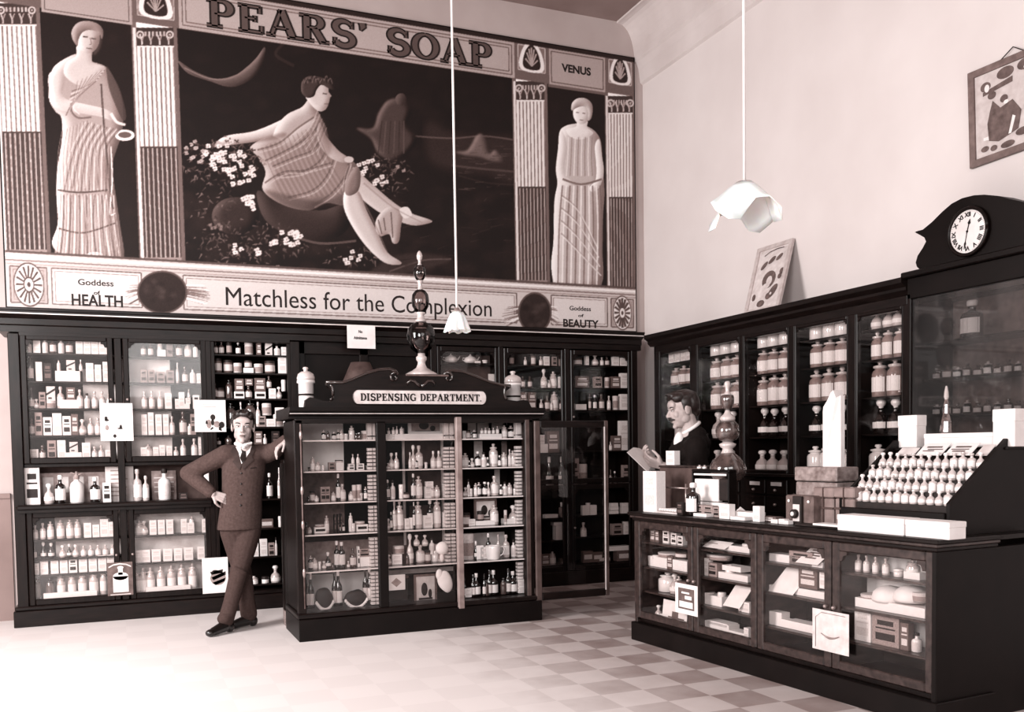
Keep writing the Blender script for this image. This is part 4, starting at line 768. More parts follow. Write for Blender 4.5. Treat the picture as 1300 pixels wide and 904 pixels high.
row(C2, pk, 300, 'bd 725 80 145', 'on the top shelf of the clock cabinet', 'bottles in the clock cabinet', zfix=2.041)
G = 'bottles standing in for reflections in the clock glass'; pk2 = PX(XF+.22)  # added bottles imitate the ones reflected in the dark glass
for base, zf, top in ((395, 1.801, 350), (475, 1.561, 430), (555, 1.331, 505), (635, 1.152, 585)):
    sp = ';'.join(f"{'bm' if (k*7+base) % 3 else 'jd'} {515+k*42} {26+(k*5) % 8} {top-(k*11) % 22}" for k in range(11))
    row(C2, pk2, base, sp, f"{'second' if base == 395 else 'third' if base == 475 else 'fourth' if base == 555 else 'lowest'} shelf of clock cabinet, reflection stand-in", G, zfix=zf)
cg = onX(1200, 545, XF-.02); 
# ------------------------------------------------------------------ things on top / on the wall
# leaning picture
def wallframe(pts, X, thick, label, name, fm_, im, border, prints, cord=None):
    """pts: four world corners bl, br, tr, tl of a rectangle-ish frame"""
    bl, br, tr, tl = [Vector(map(float, p_)) for p_ in pts]; r = empty(name, label, 'picture', (bl+br)/2)
    nrm = (br-bl).cross(tl-bl).normalized()
    def at(u, v, d): return ((bl*(1-u)+br*u)*(1-v)+(tl*(1-u)+tr*u)*v)+nrm*d-Vector(r.location)
    q = MB(); b_ = border; bv = border*(br-bl).length/(tl-bl).length
    for u0, u1, v0, v1 in ((0, 1, 0, bv), (0, 1, 1-bv, 1), (0, b_, bv, 1-bv), (1-b_, 1, bv, 1-bv)):
        q.add([at(u0,v0,-thick), at(u1,v0,-thick), at(u1,v1,-thick), at(u0,v1,-thick), at(u0,v0,thick), at(u1,v0,thick), at(u1,v1,thick), at(u0,v1,thick)], [(0,3,2,1),(4,5,6,7),(0,1,5,4),(1,2,6,5),(2,3,7,6),(3,0,4,7)])
    q.build('frame', fm_, r)
    MB().add([at(b_*.9,bv*.9,0), at(1-b_*.9,bv*.9,0), at(1-b_*.9,1-bv*.9,0), at(b_*.9,1-bv*.9,0), at(b_*.9,bv*.9,-thick*.5), at(1-b_*.9,bv*.9,-thick*.5), at(1-b_*.9,1-bv*.9,-thick*.5), at(b_*.9,1-bv*.9,-thick*.5)], [(0,1,2,3),(7,6,5,4),(0,4,5,1),(1,5,6,2),(2,6,7,3),(3,7,4,0)]).build('mount', im, r)
    for nm, m, shapes in prints:
        q = MB()
        for i, s_ in enumerate(shapes):
            dd = .0012+.0003*i
            if s_[0] == 'e':
                n = 18; th = s_[5] if len(s_) > 5 else 0
                q.add([at(s_[1]+s_[3]*math.cos(2*PI*k/n)*math.cos(th)-s_[4]*math.sin(2*PI*k/n)*math.sin(th), s_[2]+s_[3]*math.cos(2*PI*k/n)*math.sin(th)+s_[4]*math.sin(2*PI*k/n)*math.cos(th), dd+( .001 if nm != 'print' else 0)) for k in range(n)], [tuple(range(n))])
            else: q.add([at(u, v, dd+(.001 if nm != 'print' else 0)) for u, v in s_[1]], [tuple(range(len(s_[1])))])
        q.build(nm, m, r)
    return r, at
c1 = onX(948, 396, XF+.03); c2 = onX(990, 386, XF+.03); zb_ = 2.475
# bottom rests on the cabinet, top leans on the wall
yl, yr = 6.40, 5.93
t1 = onX(963, 317, XW-.02); t2 = onX(1008, 303, XW-.02); b1 = onX(945, 397, XF+.10); b2 = onX(989, 387, XF+.10)
b1[2] = b2[2] = 2.482
wallframe([b1, b2, t2, t1], 0, .012, 'pale framed floral print leaning on the wall above the cabinet', 'framed_print', mat('pale_frame', .72, .5, noise=.05), CREAM, .09,
 [('print', MID, [('e',.52,.47,.19,.13),('e',.70,.28,.14,.07,.6),('e',.6,.22,.08,.05),('e',.42,.13,.11,.05),('e',.18,.24,.05,.05),('e',.85,.55,.06,.05),('e',.3,.70,.1,.04,.5),('e',.5,.76,.1,.04,.4),('e',.70,.78,.09,.035,.4),('p',[(.25,.86),(.4,.905),(.6,.925),(.78,.92),(.78,.905),(.6,.91),(.4,.89),(.25,.845)]),('e',.82,.48,.05,.04)]),
  ('face', CREAM, [('e',.54,.45,.08,.07),('e',.48,.38,.1,.04),('e',.66,.25,.03,.02)])])
f1 = onX(1233, 214.5, XW-.02); f3 = onX(1230, 94, XW-.02); Wd = .62
f2 = onX(1301, 190, XW-.02); f4 = onX(1301, 64, XW-.02)
f2 = f1+(f2-f1)*1.28; f4 = f3+(f4-f3)*1.28
fr, at_ = wallframe([f1, f2, f4, f3], 0, .014, 'framed advertising print hung by a cord high on the right wall', 'framed_print', mat('brown_frame', .42, .5, noise=.05), mat('mount_grey', .74, .6, noise=.04), .085,
 [('print', MID, [('e',.24,.79,.075,.05),('e',.52,.86,.12,.06),('e',.80,.87,.12,.06),('p',[(.2,.70),(.62,.74),(.62,.80),(.2,.74)]),('e',.33,.68,.06,.04),('e',.5,.60,.055,.04),('p',[(.34,.62),(.45,.52),(.62,.56),(.74,.42),(.70,.24),(.42,.18),(.28,.22),(.26,.40),(.30,.52)]),('e',.22,.15,.06,.03),('e',.55,.12,.1,.035),('e',.76,.20,.10,.04),('e',.35,.13,.05,.03)]),
  ('pale_figure', WHITE, [('e',.26,.77,.035,.04),('e',.80,.84,.03,.02),('p',[(.20,.27),(.36,.27),(.5,.35),(.60,.40),(.64,.36),(.52,.28),(.38,.22),(.2,.24)]),('e',.53,.56,.035,.02),('p',[(.62,.40),(.66,.38),(.60,.22),(.56,.22)])])])
MB().tube([at_(.45, .985, .01), at_(.62, 1.09, -.004), at_(.78, 1.0, .01)], .0035, 6).build('hanging_cord', DARKM, fr)
# ------------------------------------------------------------------ pendant lamps
def ruffle(R, hgt, n, amp, z0, flare=1.0, ph=0, sag=.5):
    q = MB(); rings = 7; m = n*6; vs = []; fs = []
    for k in range(rings):
        t = k/(rings-1); r = R*(.22+.78*t**(.75 if sag > .9 else .5)*flare); a_ = amp*t**1.5
        for i in range(m): th = 2*PI*i/m; w = math.sin(n*th+ph); vs.append(((r+a_*w)*math.cos(th), (r+a_*w)*math.sin(th), z0-hgt*t+a_*sag*math.cos(n*th+ph)))
    for k in range(rings-1):
        for i in range(m): j = (i+1) % m; fs.append((k*m+i, k*m+j, (k+1)*m+j, (k+1)*m+i))
    return q.add(vs, fs, True)
SH = bpy.data.materials.new('opal_shade'); SH.use_nodes = True; b = SH.node_tree.nodes['Principled BSDF']; b.inputs['Base Color'].default_value = (*tone(.97), 1); b.inputs['Roughness'].default_value = .25; b.inputs['Transmission Weight'].default_value = .0; b.inputs['Subsurface Weight'].default_value = .3; b.inputs['Alpha'].default_value = 1
def pendant(px, ptop, pbot, Y, R, label, big):
    a = onY(px, ptop, Y); zt, zb = float(a[2]), float(onY(px, pbot, Y)[2]); r = empty('pendant_lamp', label, 'lamp', (float(a[0]), Y, zt))
    MB().tube([(0, 0, 0), (0, 0, ZC-zt-.02)], .0075 if not big else .009, 8).build('cord', WHITE, r); MB().lathe([(0, ZC-zt-.03), (.05, ZC-zt-.03), (.06, ZC-zt), (0, ZC-zt)], n=16).build('ceiling_rose', CREAM, r)
    MB().lathe([(.0,-.055),(.022,-.055),(.024,-.02),(.014,0),(0,.004)], n=14).build('lamp_holder', BRASS if not big else MID, r)
    o = (ruffle(R, zt-zb-.10, 4, R*.30, -.0, ph=.6, sag=1.1) if big else ruffle(R, zt-zb-.02, 8, R*.16, -.02)).build('shade', SH, r); md = o.modifiers.new('t', 'SOLIDIFY'); md.thickness = .004
    MB().ell((0, 0, -.10), (.028, .028, .045)).build('bulb', WGLASS, r)
pendant(580, 391, 421, 5.6, .075, 'small white fluted glass pendant lamp in front of the banner', False)
pendant(945, 232, 296, 4.6, .20, 'large white frilled glass pendant lamp before the right wall', True)
# ------------------------------------------------------------------ front counter
CANG = .0840916717; Pc = onZ(806, 789, .13); CPL = ((float(Pc[0]), float(Pc[1])), CANG); inw = np.array([math.cos(CANG), math.sin(CANG), 0]); rgt = np.array([math.sin(CANG), -math.cos(CANG), 0])
def cpl(s): return ((CPL[0][0]+inw[0]*s, CPL[0][1]+inw[1]*s), CANG)
def loc(px, py, s=0.0):
    w = onP(px, py, cpl(s)); return float((w-Pc) @ rgt), float(w[2])
def wld(u, s, z): return Pc*np.array([1, 1, 0])+rgt*u+inw*s+np.array([0, 0, z])
LEN = loc(1189, 750)[0]; ZT = loc(808, 650)[1]; print('counter', LEN, ZT, Pc)
ct = empty('shop_counter', 'dark wooden glazed shop counter in the right foreground', 'counter', wld(0, 0, 0), rotz=CANG-PI/2)
def cb_(name, m, x0, x1, y0, y1, z0, z1, b=.004): return part(ct, name, MB().bbox(x0, x1, y0, y1, z0, z1, b), m)
DN, DFR = .70, .42; UM = LEN*.56
cb_('plinth', BLACK, -.02, LEN+.02, -.02, DFR, 0, .13); cb_('end_panel', WOODL, 0, .03, .0, DFR, .13, ZT-.06); cb_('end_panel', BLACK, LEN-.03, LEN, .0, DN, 0, ZT-.06)
cb_('back_panel', mat('counter_back', .16, .8, noise=.05, scale=6), .03, UM, DFR-.02, DFR, .13, ZT-.06); cb_('back_panel', mat('counter_back', .16), UM, LEN-.03, DFR-.02, DFR, .13, ZT-.06); cb_('floor_board', WOODH, .03, LEN-.03, .03, DFR-.02, .13, .16)
for nm, dz0, dz1, o_ in (('top_slab', -.022, 0, .035), ('top_moulding', -.04, -.022, .022), ('top_frieze', -.06, -.04, .01)):
    q = MB().bbox(-o_, LEN+o_, -o_, DFR+.02, ZT+dz0, ZT+dz1, .004)
    if nm == 'top_slab': q.box(UM, LEN+o_, DFR, DN+.02, ZT+dz0, ZT+dz1)
    part(ct, nm, q, WOODH if nm != 'top_moulding' else WOODL)
st_ = [0.0]+[loc(x_, 720)[0] for x_ in (879, 960, 1055)]+[LEN]
for i in range(4):
    a, b_ = st_[i]+(.012 if i == 0 else .004), st_[i+1]-.004-(.012 if i == 3 else 0)
    doorframe(ct, 'glazed_door', a, b_, .165, ZT-.062, .0, st=.05, rl=.05, notch=.05, m=WOODL, th=.03, knob=(b_-.025 if i % 2 == 0 else a+.025), z_knob=.5)
    if i: cb_('divider', WOODL, st_[i]-.01, st_[i]+.01, .03, DFR-.02, .16, ZT-.06)
part(ct, 'pale_lining', MB().box(st_[3]+.03, st_[3]+.45, .24, .25, .3, ZT-.07), mat('pale_lining', .95, .8, noise=.05, scale=8))
K = (790, 640, .2); K4 = (1000, 640, .2308); G = 'goods in the shop counter'; pk = cpl(.09)
def csh(i, z): cb_('shelf', WOODL, st_[i]+.02, st_[i+1]-.02, .045, DFR-.02, z-.014, z, .002)
B = ['first bay','second bay','third bay','fourth bay']
for bi, crop, base, sp, nm in [
 (0, K, 250, 'cp 275 38 168;cp 325 34 178;cp 365 34 192;cm 190 30 170;cm 220 24 175', 'top'),
 (0, K, 410, 'xw 285 250 345;tl 245 100 312 343;cm 300 36 325;tm 345 60 305 343;pw 195 40 340', 'second'),
 (0, K, 575, 'jw 240 80 455;ol 305 44 445;jl 340 30 455;xm 375 60 480', 'third'),
 (0, K, 740, 'ol 210 30 655;xw 300 130 700', 'bottom'),
 (1, K, 298, 'xw 700 210 262;xm 560 90 262;pw 770 60 240', 'top'),
 (1, K, 470, 'cw 525 40 360;tl 560 130 325 358;cg 570 60 385;xw 700 190 430;xw 690 120 395 428;jw 660 44 380', 'second'),
 (1, K, 660, 'tl 520 50 590;xw 570 120 598;bl 740 28 590;cw 780 50 595;pw 610 36 570', 'third'),
 (1, K, 825, 'xw 580 190 775;xw 600 130 750 773;xw 730 130 800;cw 785 30 760', 'bottom'),
 (2, K, 385, 'xw 1000 200 335;xw 1180 180 350;cg 1130 150 300', 'top'),
 (2, K, 585, 'xw 1180 220 540;cm 1175 120 400 538;cw 1270 40 410 538;xw 960 110 550', 'second'),
 (2, K, 785, 'xw 960 100 700;xw 1120 190 735;xw 1010 90 735', 'third'),
 (3, K4, 395, 'jl 662 64 292;xw 680 90 355;pw 590 44 350;bl 420 30 300;bl 470 30 300;bl 525 34 300;bl 375 30 300', 'top'),
 (3, K4, 598, 'xw 560 390 545;tl 420 100 500 543;tl 700 80 490 543', 'second'),
 (3, K4, 790, 'cw 410 90 610;cg 535 150 625;bw 690 48 685;cm 640 44 640', 'third')]:
    z = row(crop, pk, base, sp, f"{nm} shelf, {B[bi]} of counter", G, dmax=.14); csh(bi, z)
# powder puffs (two domes) and leaning leaflets inside the counter
def onc(name, label, cat, px, py, s, z=None, group=None):
    w = onP(px, py, cpl(s)); 
    if z is not None: w[2] = z
    return empty(name, label, cat, w, group, rotz=CANG-PI/2)
zq = onP(1130, 640+598*.2308, pk)[2]
for px, lb in ((1129, 'left'), (1157, 'right')):
    z_ = float(onP(px, 640+543*.2308, cpl(.12))[2]); o = onc('powder_puff', f'domed white powder puff, {lb} of two in the right bay', 'puff', px, 766, .16, z_, 'domed puffs in the right bay')
    MB().lathe([(.0,0),(.085,0),(.09,.015),(.08,.05),(.05,.075),(.0,.085)], n=20).build('body', WHITE, o)
def leaflet(px0, py0, px1, py1, s, lean, label, m=WHITE, lines=0, skew=0.0, name='leaflet'):
    """flat card on the counter plane; py1 = bottom, leaning back by lean"""
    u0, z0 = loc(px0, py1, s); u1, _ = loc(px1, py1, s); _, z1 = loc((px0+px1)/2, py0, s); z0 = loc((px0+px1)/2, py1, s)[1]; w = wld((u0+u1)/2, s, z0)
    r = empty(name, label, 'card', w, rotz=CANG-PI/2); hw = (u1-u0)/2; h = z1-z0; M = Matrix.Rotation(-lean, 4, 'X')
    def P4(a, b_, y): return M @ Vector((a+skew*b_, y, b_))
    def quad(q, a0, a1, b0, b1, y0, y1): q.add([P4(a0,b0,y0),P4(a1,b0,y0),P4(a1,b1,y0),P4(a0,b1,y0),P4(a0,b0,y1),P4(a1,b0,y1),P4(a1,b1,y1),P4(a0,b1,y1)], [(0,1,2,3),(7,6,5,4),(0,4,5,1),(1,5,6,2),(2,6,7,3),(3,7,4,0)]); return q
    quad(MB(), -hw, hw, 0, h, -.003, 0).build('card', m, r)
    if lines:
        q = MB()
        for k in range(lines): quad(q, -hw*.6, hw*(.2+.4*((k*3) % 4)/3), h*(.8-.6*k/lines)-.004, h*(.8-.6*k/lines)+.004, -.005, -.003)
        q.build('print', MID, r)
    return r, quad, hw, h
leaflet(975, 715, 1006, 754, .07, .45, 'blank white card leaning inside the third bay of the counter', WHITE, 0, .5)
leaflet(918, 742, 939, 771, .07, .4, 'blank white card leaning inside the second bay of the counter', WHITE, 0, .4)
leaflet(1010, 691, 1038, 716, .07, .6, 'pale leaflet with print lines in the top of the third bay', WHITE, 4, .6)
leaflet(892, 684, 920, 696, .07, .8, 'white leaflet lying open in the top of the second bay', WHITE, 0, .6)
r, quad, hw, h = leaflet(858, 742, 886, 780, -.012, 0, 'dark-bordered picture card hung on the left counter doors', WHITE, 0)
quad(MB(), -hw*.72, hw*.72, h*.16, h*.86, -.0045, -.003).build('border', MID, r); q = MB(); quad(q, -hw*.6, hw*.6, h*.22, h*.42, -.006, -.0045); quad(q, -hw*.1, hw*.5, h*.5, h*.62, -.006, -.0045); quad(q, -hw*.4, hw*.3, h*.68, h*.74, -.006, -.0045); q.build('pale_print', WHITE, r)
r, quad, hw, h = leaflet(840, 764, 871, 798, .05, .12, 'white card with dark landscape print low in the left counter bay', WHITE, 0)
q = MB(); quad(q, -hw*.5, hw*.8, h*.2, h*.42, -.0045, -.003); quad(q, -hw*.2, hw*.3, h*.42, h*.62, -.0045, -.003); q.build('print', MID, r)
r, quad, hw, h = leaflet(1032, 776, 1078, 828, -.012, 0, 'large cream card with a curved dark mark hung on the right counter doors', CREAM, 0)
MB().tube([(hw*(-.5+k/8), -.005, h*.42-.018*math.sin(k/8*PI)) for k in range(9)], [.002+.004*math.sin(k/8*PI) for k in range(9)], 6).build('curved_mark', GREY, r)
MB().tube([(-hw*.82,-.004,h*.06),(-hw*.82,-.004,h*.8),(-hw*.5,-.004,h*.93),(hw*.82,-.004,h*.93)], .002, 6).build('border_line', GREY, r)
# ---- counter-top goods
T = (780, 540, .2077); G = 'goods on the counter top'; Sx = (1000, 500, .2434)
row(T, cpl(.04), 535, 'cw 215 82 285;bd 445 56 335;cd 397 36 460;cw 670 62 445;cw 866 42 440;xw 750 90 530;cw 975 40 512;cw 1020 34 505;cw 1048 26 512;xw 520 80 520', 'along the front of the counter top', G, zfix=ZT+.001)
row(T, cpl(.10), 500, 'xw 350 100 475;cg 510 60 435;cg 570 58 435;cg 620 40 440;xw 780 150 455;cm 940 90 470', 'mid depth on the counter top', G, zfix=ZT+.001)
o = onc('pill_tray', 'low white tray of small round tubes on the left counter end', 'tray', 849, 645, .07, ZT+.001); w = .13
MB().bbox(-w, w, -.03, .03, 0, .012, .003).build('tray', CREAM, o)
q = MB(); 
for k in range(9): q.ell((-w+.015+k*.029, 0, .024), (.012, .022, .012), None, 8, 6)
q.build('tubes', WHITE, o)
# reading desk in front of the clerk
o = onc('reading_desk', 'brown wooden desk board standing in front of the clerk', 'desk', 867, 640, .29, ZT+.001); u0 = loc(836, 600, .29)[0]; u1 = loc(897, 600, .29)[0]; h = loc(870, 594, .29)[1]-ZT; w = (u1-u0)/2
MB().bbox(-w, w, 0, .02, 0, h, .004).build('front_board', WOODL if False else MIDB, o); MB().bbox(-w, w, -.01, .10, h, h+.015, .004).build('top_edge', WOODL, o)
o = onc('brass_rail', 'thin brass rail on two posts in front of the reading desk', 'rail', 856, 645, .20, ZT+.001); w = .155
MB().tube([(-w, 0, .17), (w, 0, .17)], .006).build('rail', BRASS, o); MB().tube([(-w*.98, 0, 0), (-w*.98, 0, .20)], .006).build('post', BRASS, o); MB().tube([(w*.85, 0, 0), (w*.85, 0, .20)], .006).build('post', BRASS, o)
# cash box with papers
u0, z0 = loc(878, 631, .19); u1 = loc(925, 631, .19)[0]; zt = loc(900, 600, .19)[1]; o = empty('stationery_box', 'black open-fronted box stuffed with white papers on the counter', 'box', wld((u0+u1)/2, .19, ZT+.001), rotz=CANG-PI/2); w = (u1-u0)/2; h = zt-ZT
MB().bbox(-w, w, 0, .07, 0, .01).bbox(-w, -w+.012, 0, .07, .01, h).bbox(w-.012, w, 0, .07, .01, h).bbox(-w, w, .06, .07, .01, h).bbox(-w, w, .0, .07, h, h+.02).build('case', BLACK, o)
MB().box(-w+.03, w-.02, -.003, 0, h-.02, h-.008).build('pale_stripe', WHITE, o)
MB().bbox(-w+.02, w*.4, .01, .05, .09, h-.045).bbox(-w+.02, w-.05, .01, .05, .02, .085).build('papers', WHITE, o); MB().bbox(w*.45, w-.02, .008, .05, .10, h-.04).build('dark_case', DARKM, o)
row(T, cpl(.20), 275, 'bl 508 20 252;bl 540 18 252', 'on top of the black stationery box', G, zfix=ZT+h+.022)
row(T, cpl(.285), 262, 'cw 340 52 175', 'on the reading desk edge', G, zfix=float(loc(870, 594, .28)[1])+.017)
o = onc('folded_napkin', 'white folded paper peak beside the black stationery box', 'paper', 940, 628, .20, ZT+.001); MB().add([(-.07,-.03,0),(.06,-.04,0),(.07,.05,0),(-.06,.05,0),(.0,0,.07)], [(0,3,2,1),(0,1,4),(1,2,4),(2,3,4),(3,0,4)]).build('sheet', WHITE, o)
# show globe on the counter
gz = ZT+.001; gp = onP(924, 640, cpl(.33)); s1 = .166*float(np.linalg.norm(onP(925, 600, cpl(.33))-onP(924, 600, cpl(.33))))*.97; base_c = 470+ 0
zpx = lambda cy: float(onP(922, 470+cy*.166, cpl(.33))[2])
def zz(cy): return zpx(cy)-gz
kx = 7.0*.166/1190*1.0
gl = empty('show_globe', 'brown three-tiered glass show globe standing on the counter behind the papers', 'show globe', (float(gp[0]), float(gp[1]), gz))
def seg(nm, m, lst): MB().lathe([(r_*kx, zz(cy)) for cy, r_ in lst], n=28).build(nm, m, gl)
PG = pale('pale_cut_glass'); GG = mat('silvered_globe_glass', .24, .10, .8, noise=.14, scale=14, coat=.9)
MB().lathe([(0, 0), (.09, 0), (.085, .02), (.04, .05), (.03, zz(890)), (.04, zz(868)), (0, zz(868))], n=24).build('foot', PG, gl)
seg('globe', GG, [(872,30),(862,62),(835,100),(790,124),(755,128),(715,118),(675,90),(645,60),(632,45)]); seg('collar', PG, [(634,0),(634,48),(620,40),(600,34),(585,52),(565,58),(555,40),(545,30),(545,0)])
seg('globe', GG, [(548,30),(535,55),(505,76),(465,82),(430,76),(400,56),(388,42)]); seg('collar', PG, [(390,0),(390,44),(375,54),(355,48),(340,30),(320,18),(305,16),(305,0)])
seg('globe', GG, [(308,16),(290,32),(255,44),(220,46),(195,42),(188,30)]); seg('stopper', PG, [(190,0),(190,30),(180,22),(160,12),(135,14),(115,22),(95,20),(85,10),(83,0)])
# wooden box with the white paper cone, folding camera, leather cases
def boxat(name, label, cat, px0, px1, py0, s, d, z, mats, group=None, lid=True):
    u0 = loc(px0, py0, s)[0]; u1 = loc(px1, py0, s)[0]; zt = loc((px0+px1)/2, py0, s)[1]; o = empty(name, label, cat, wld((u0+u1)/2, s, z), group, rotz=CANG-PI/2); w = (u1-u0)/2; h = zt-z
    MB().bbox(-w, w, 0, d, 0, h*.72 if lid else h, .006).build('body', mats[0], o)
    if lid: MB().bbox(-w-.006, w+.006, -.006, d+.006, h*.74, h, .006).build('lid', mats[1], o)
    return o, w, h
TIN = mat('scratched_tin', .50, .4, .5, noise=.12, scale=25)
o, w, h = boxat('tin_box', 'scuffed metal box under the white paper cone on the counter', 'box', 1010, 1062, 593, .34, .17, ZT+.001, (TIN, TIN)); MB().tube([(-w, -.012, h*.5), (-w-.05, -.012, h*.35), (-w-.06, -.012, h*.0+.01)], .004).build('wire_handle', DARKM, o)
ztin = ZT+.001+h
u0 = loc(1036, 590, .36)[0]; u1 = loc(1059, 590, .36)[0]; hh = loc(1056, 496, .40)[1]-ztin; o = empty('paper_cone', 'tall white folded paper hood standing on the scuffed metal box', 'paper', wld((u0+u1)/2, .40, ztin+.001), rotz=CANG-PI/2); w = (u1-u0)/2
out = [(-w,0),(-w*1.02,hh*.60),(-w*.92,hh*.73),(-w*.45,hh*.79),(w*.05,hh*.86),(w*.38,hh*.97),(w*.55,hh),(w*.72,hh*.90),(w*.98,hh*.93),(w,0)]
q = MB(); n = len(out); fr_ = [(x, -.05+.35*abs(x)**1.2, z) for x, z in out]
q.add([(x, -.03+.9*(x/w)**2*.05, z) for x, z in out]+[(x, .06-.3*(x/w)**2*.05, z) for x, z in out], [tuple(range(n-1, -1, -1)), tuple(range(n, 2*n))]+[(i, (i+1) % n, (i+1) % n+n, i+n) for i in range(n)]); q.build('folded_sheet', WHITE, o)
LEA = mat('brown_leather', .46, .45, .4, noise=.07, scale=12)
for px0, px1, lb in ((1034, 1058, 'left'), (1060, 1084, 'right')):
    o, w, h = boxat('leather_case', f'brown leather case with strap, {lb} one, beside the sloping display case', 'case', px0, px1, 619, .16, .10, ZT+.001, (LEA, LEA), 'leather cases on the counter')
    MB().box(-w-.002, w+.002, -.008, -.001, h*.44, h*.49).box(-.004, .004, -.0085, -.001, 0, h).build('strap', MIDB, o)
o, w, h = boxat('folding_camera', 'folding camera with round lens and dark side plates on the counter', 'camera', 997, 1032, 629, .10, .08, ZT+.001, (MID, MID), None, False)
MB().bbox(-w*.30, w*.34, -.02, 0, .01, h*.98, .003).build('front_plate', DARKM, o); MB().bbox(-w*.22, w*.26, -.026, -.02, .02, h*.7, .003).build('lens_plate', CREAM, o)
qq = MB().lathe([(0,0),(.026,0),(.026,.02),(.018,.024),(0,.024)], n=20).xf(Matrix.Translation((.0,-.026,h*.38)) @ Matrix.Rotation(PI/2, 4, 'X')); qq.build('lens_ring', DARKM, o)
MB().lathe([(0,0),(.014,0),(.012,.006),(0,.008)], n=16).xf(Matrix.Translation((.0,-.05,h*.38)) @ Matrix.Rotation(PI/2, 4, 'X')).build('lens', WGLASS, o)
MB().ell((-w*.7, -.005, h*.8), (.009, .006, .009)).ell((w*.72, -.005, h*.8), (.009, .006, .009)).build('knobs', WHITE, o)
o = onc('leaflet_pile', 'dark tray with white leaflets at the edge of the counter top', 'papers', 1040, 664, .03, ZT+.001); MB().bbox(-.19, .16, -.0, .10, 0, .014, .003).build('tray', DARKM, o); MB().bbox(-.02, .17, -.03, .06, .0145, .026, .002).build('leaflets', WHITE, o)
# ---- sloping display case
s1_ = .16; ub0, zb1 = loc(1069, 647, s1_); ub1, zb2 = loc(1201, 652, s1_)
lo, hi = s1_, 1.2
for _ in range(40):
    md = (lo+hi)/2
    if loc(1138, 569, md)[0] > ub0: lo = md
    else: hi = md
s2_ = (lo+hi)/2; zt1 = loc(1200, 571, s2_)[1]; zb1 = (zb1+zb2)/2
print('tray', s1_, s2_, ub0, ub1, loc(1138, 569, s2_), loc(1268, 573, s2_), zb1, zt1)
if not (.3 < s2_ < .75): s2_ = .5; 
zt1 = loc(1200, 571, s2_)[1]
dcs = empty('sloping_display_case', 'black sloping display case full of small white bottles at the counter end', 'display case', wld(0, 0, 0), rotz=CANG-PI/2)
sec = [(s1_, ZT+.001), (s1_, zb1-.02), (s2_, zt1-.02), (s2_+.2, zt1-.02), (s2_+.2, ZT+.001)]
for x0, x1, nm in ((ub0-.02, ub0, 'side_panel'), (ub1, ub1+.02, 'side_panel')):
    q = MB().prism([(y, z+(.075 if i in (1, 2) else .02 if i == 3 else 0)) for i, (y, z) in enumerate(sec)], lambda y, z: (x0, y, z), lambda y, z: (x1, y, z)); part(dcs, nm, q, BLACK)
part(dcs, 'sloping_bed', MB().prism(sec, lambda y, z: (ub0, y, z), lambda y, z: (ub1, y, z)), DARKM)
part(dcs, 'front_ledge', MB().bbox(ub0, ub1, s1_-.015, s1_+.005, zb1-.03, zb1+.01), BLACK)
part(dcs, 'top_board', MB().bbox(ub0-.03, ub1+.03, s2_-.02, s2_+.22, zt1-.002, zt1+.012), BLACK)
e1 = Vector((1, 0, 0)); e2 = Vector((0, s2_-s1_, zt1-zb1)); LS = e2.length; e2.normalize(); e3 = e1.cross(e2).normalized()
Mr = Matrix.Rotation(CANG-PI/2, 3, 'Z'); org = Vector(wld(0, 0, 0))
def onslope(u, v, n=0): return org+Mr @ (Vector((ub0+u, s1_, zb1-.02))+e2*v+e3*n)
def slope_item(code, u, v, w, h, label, group):
    o = make_item(code, (0, 0, 0), w, h, w, label, group)
    B3 = Matrix((Mr @ e1, Mr @ (-e3), Mr @ e2)).transposed(); o.rotation_euler = B3.to_euler(); o.location = onslope(u, v, w*.52)
Wt = ub1-ub0; rows_ = [(.03, 12, .105), (.03+.155, 12, .105), (.03+.31, 11, .105), (.03+.465, 11, .10)]
RN = ['lowest', 'second', 'third', 'top']
nr = 4; pitch = (LS-.13)/nr; stp = MB()
for ri in range(nr):
    n = 13; v0 = .015+ri*pitch; P0 = Vector((0, s1_, zb1-.02))+e2*(v0+pitch*.85)
    stp.box(ub0+.01, ub1-.01, P0.y-pitch*.62, P0.y+.01, P0.z-pitch*.75, P0.z)
    for k in range(n):
        w = Wt/n*.86; h = random.uniform(.072, .088); pos = org+Mr @ Vector((ub0+Wt*(k+.5)/n, P0.y-pitch*.32, P0.z+.001))
        make_item('ol' if (k//3+ri) % 2 else 'bl', tuple(pos), w, h, w, f"small white bottle, {ORD[k]} from left {RN[ri]} row of sloping case", 'small white bottles in the sloping display case', CANG-PI/2)
part(dcs, 'stepped_rack', stp, DARKM); vt = .02+nr*pitch+.02
def slopequad(name, label, u0, u1, v0, v1, n, m, pr_=None):
    o = empty(name, label, 'card', onslope((u0+u1)/2, v0, n)); P_ = lambda u, v, nn: onslope(u, v, nn)-Vector(o.location)
    MB().add([P_(u0,v0,n),P_(u1,v0,n),P_(u1,v1,n),P_(u0,v1,n),P_(u0,v0,n+.003),P_(u1,v0,n+.003),P_(u1,v1,n+.003),P_(u0,v1,n+.003)], [(0,3,2,1),(4,5,6,7),(0,1,5,4),(1,2,6,5),(2,3,7,6),(3,0,4,7)]).build('card', m, o)
    if pr_:
        q = MB()
        for a, b_, c, d_ in pr_: q.add([P_(u0+(u1-u0)*uu, v0+(v1-v0)*vv, n+.0045) for uu, vv in ((a,c),(b_,c),(b_,d_),(a,d_))], [(0,1,2,3)])
        q.build('print', MID, o)
slopequad('leaflet', 'left white printed leaflet at the top of the sloping display case', Wt*.36, Wt*.60, vt-.02, LS-.005, .07, WHITE, [(.2,.8,.6,.72),(.15,.6,.3,.38),(.3,.9,.42,.5)])
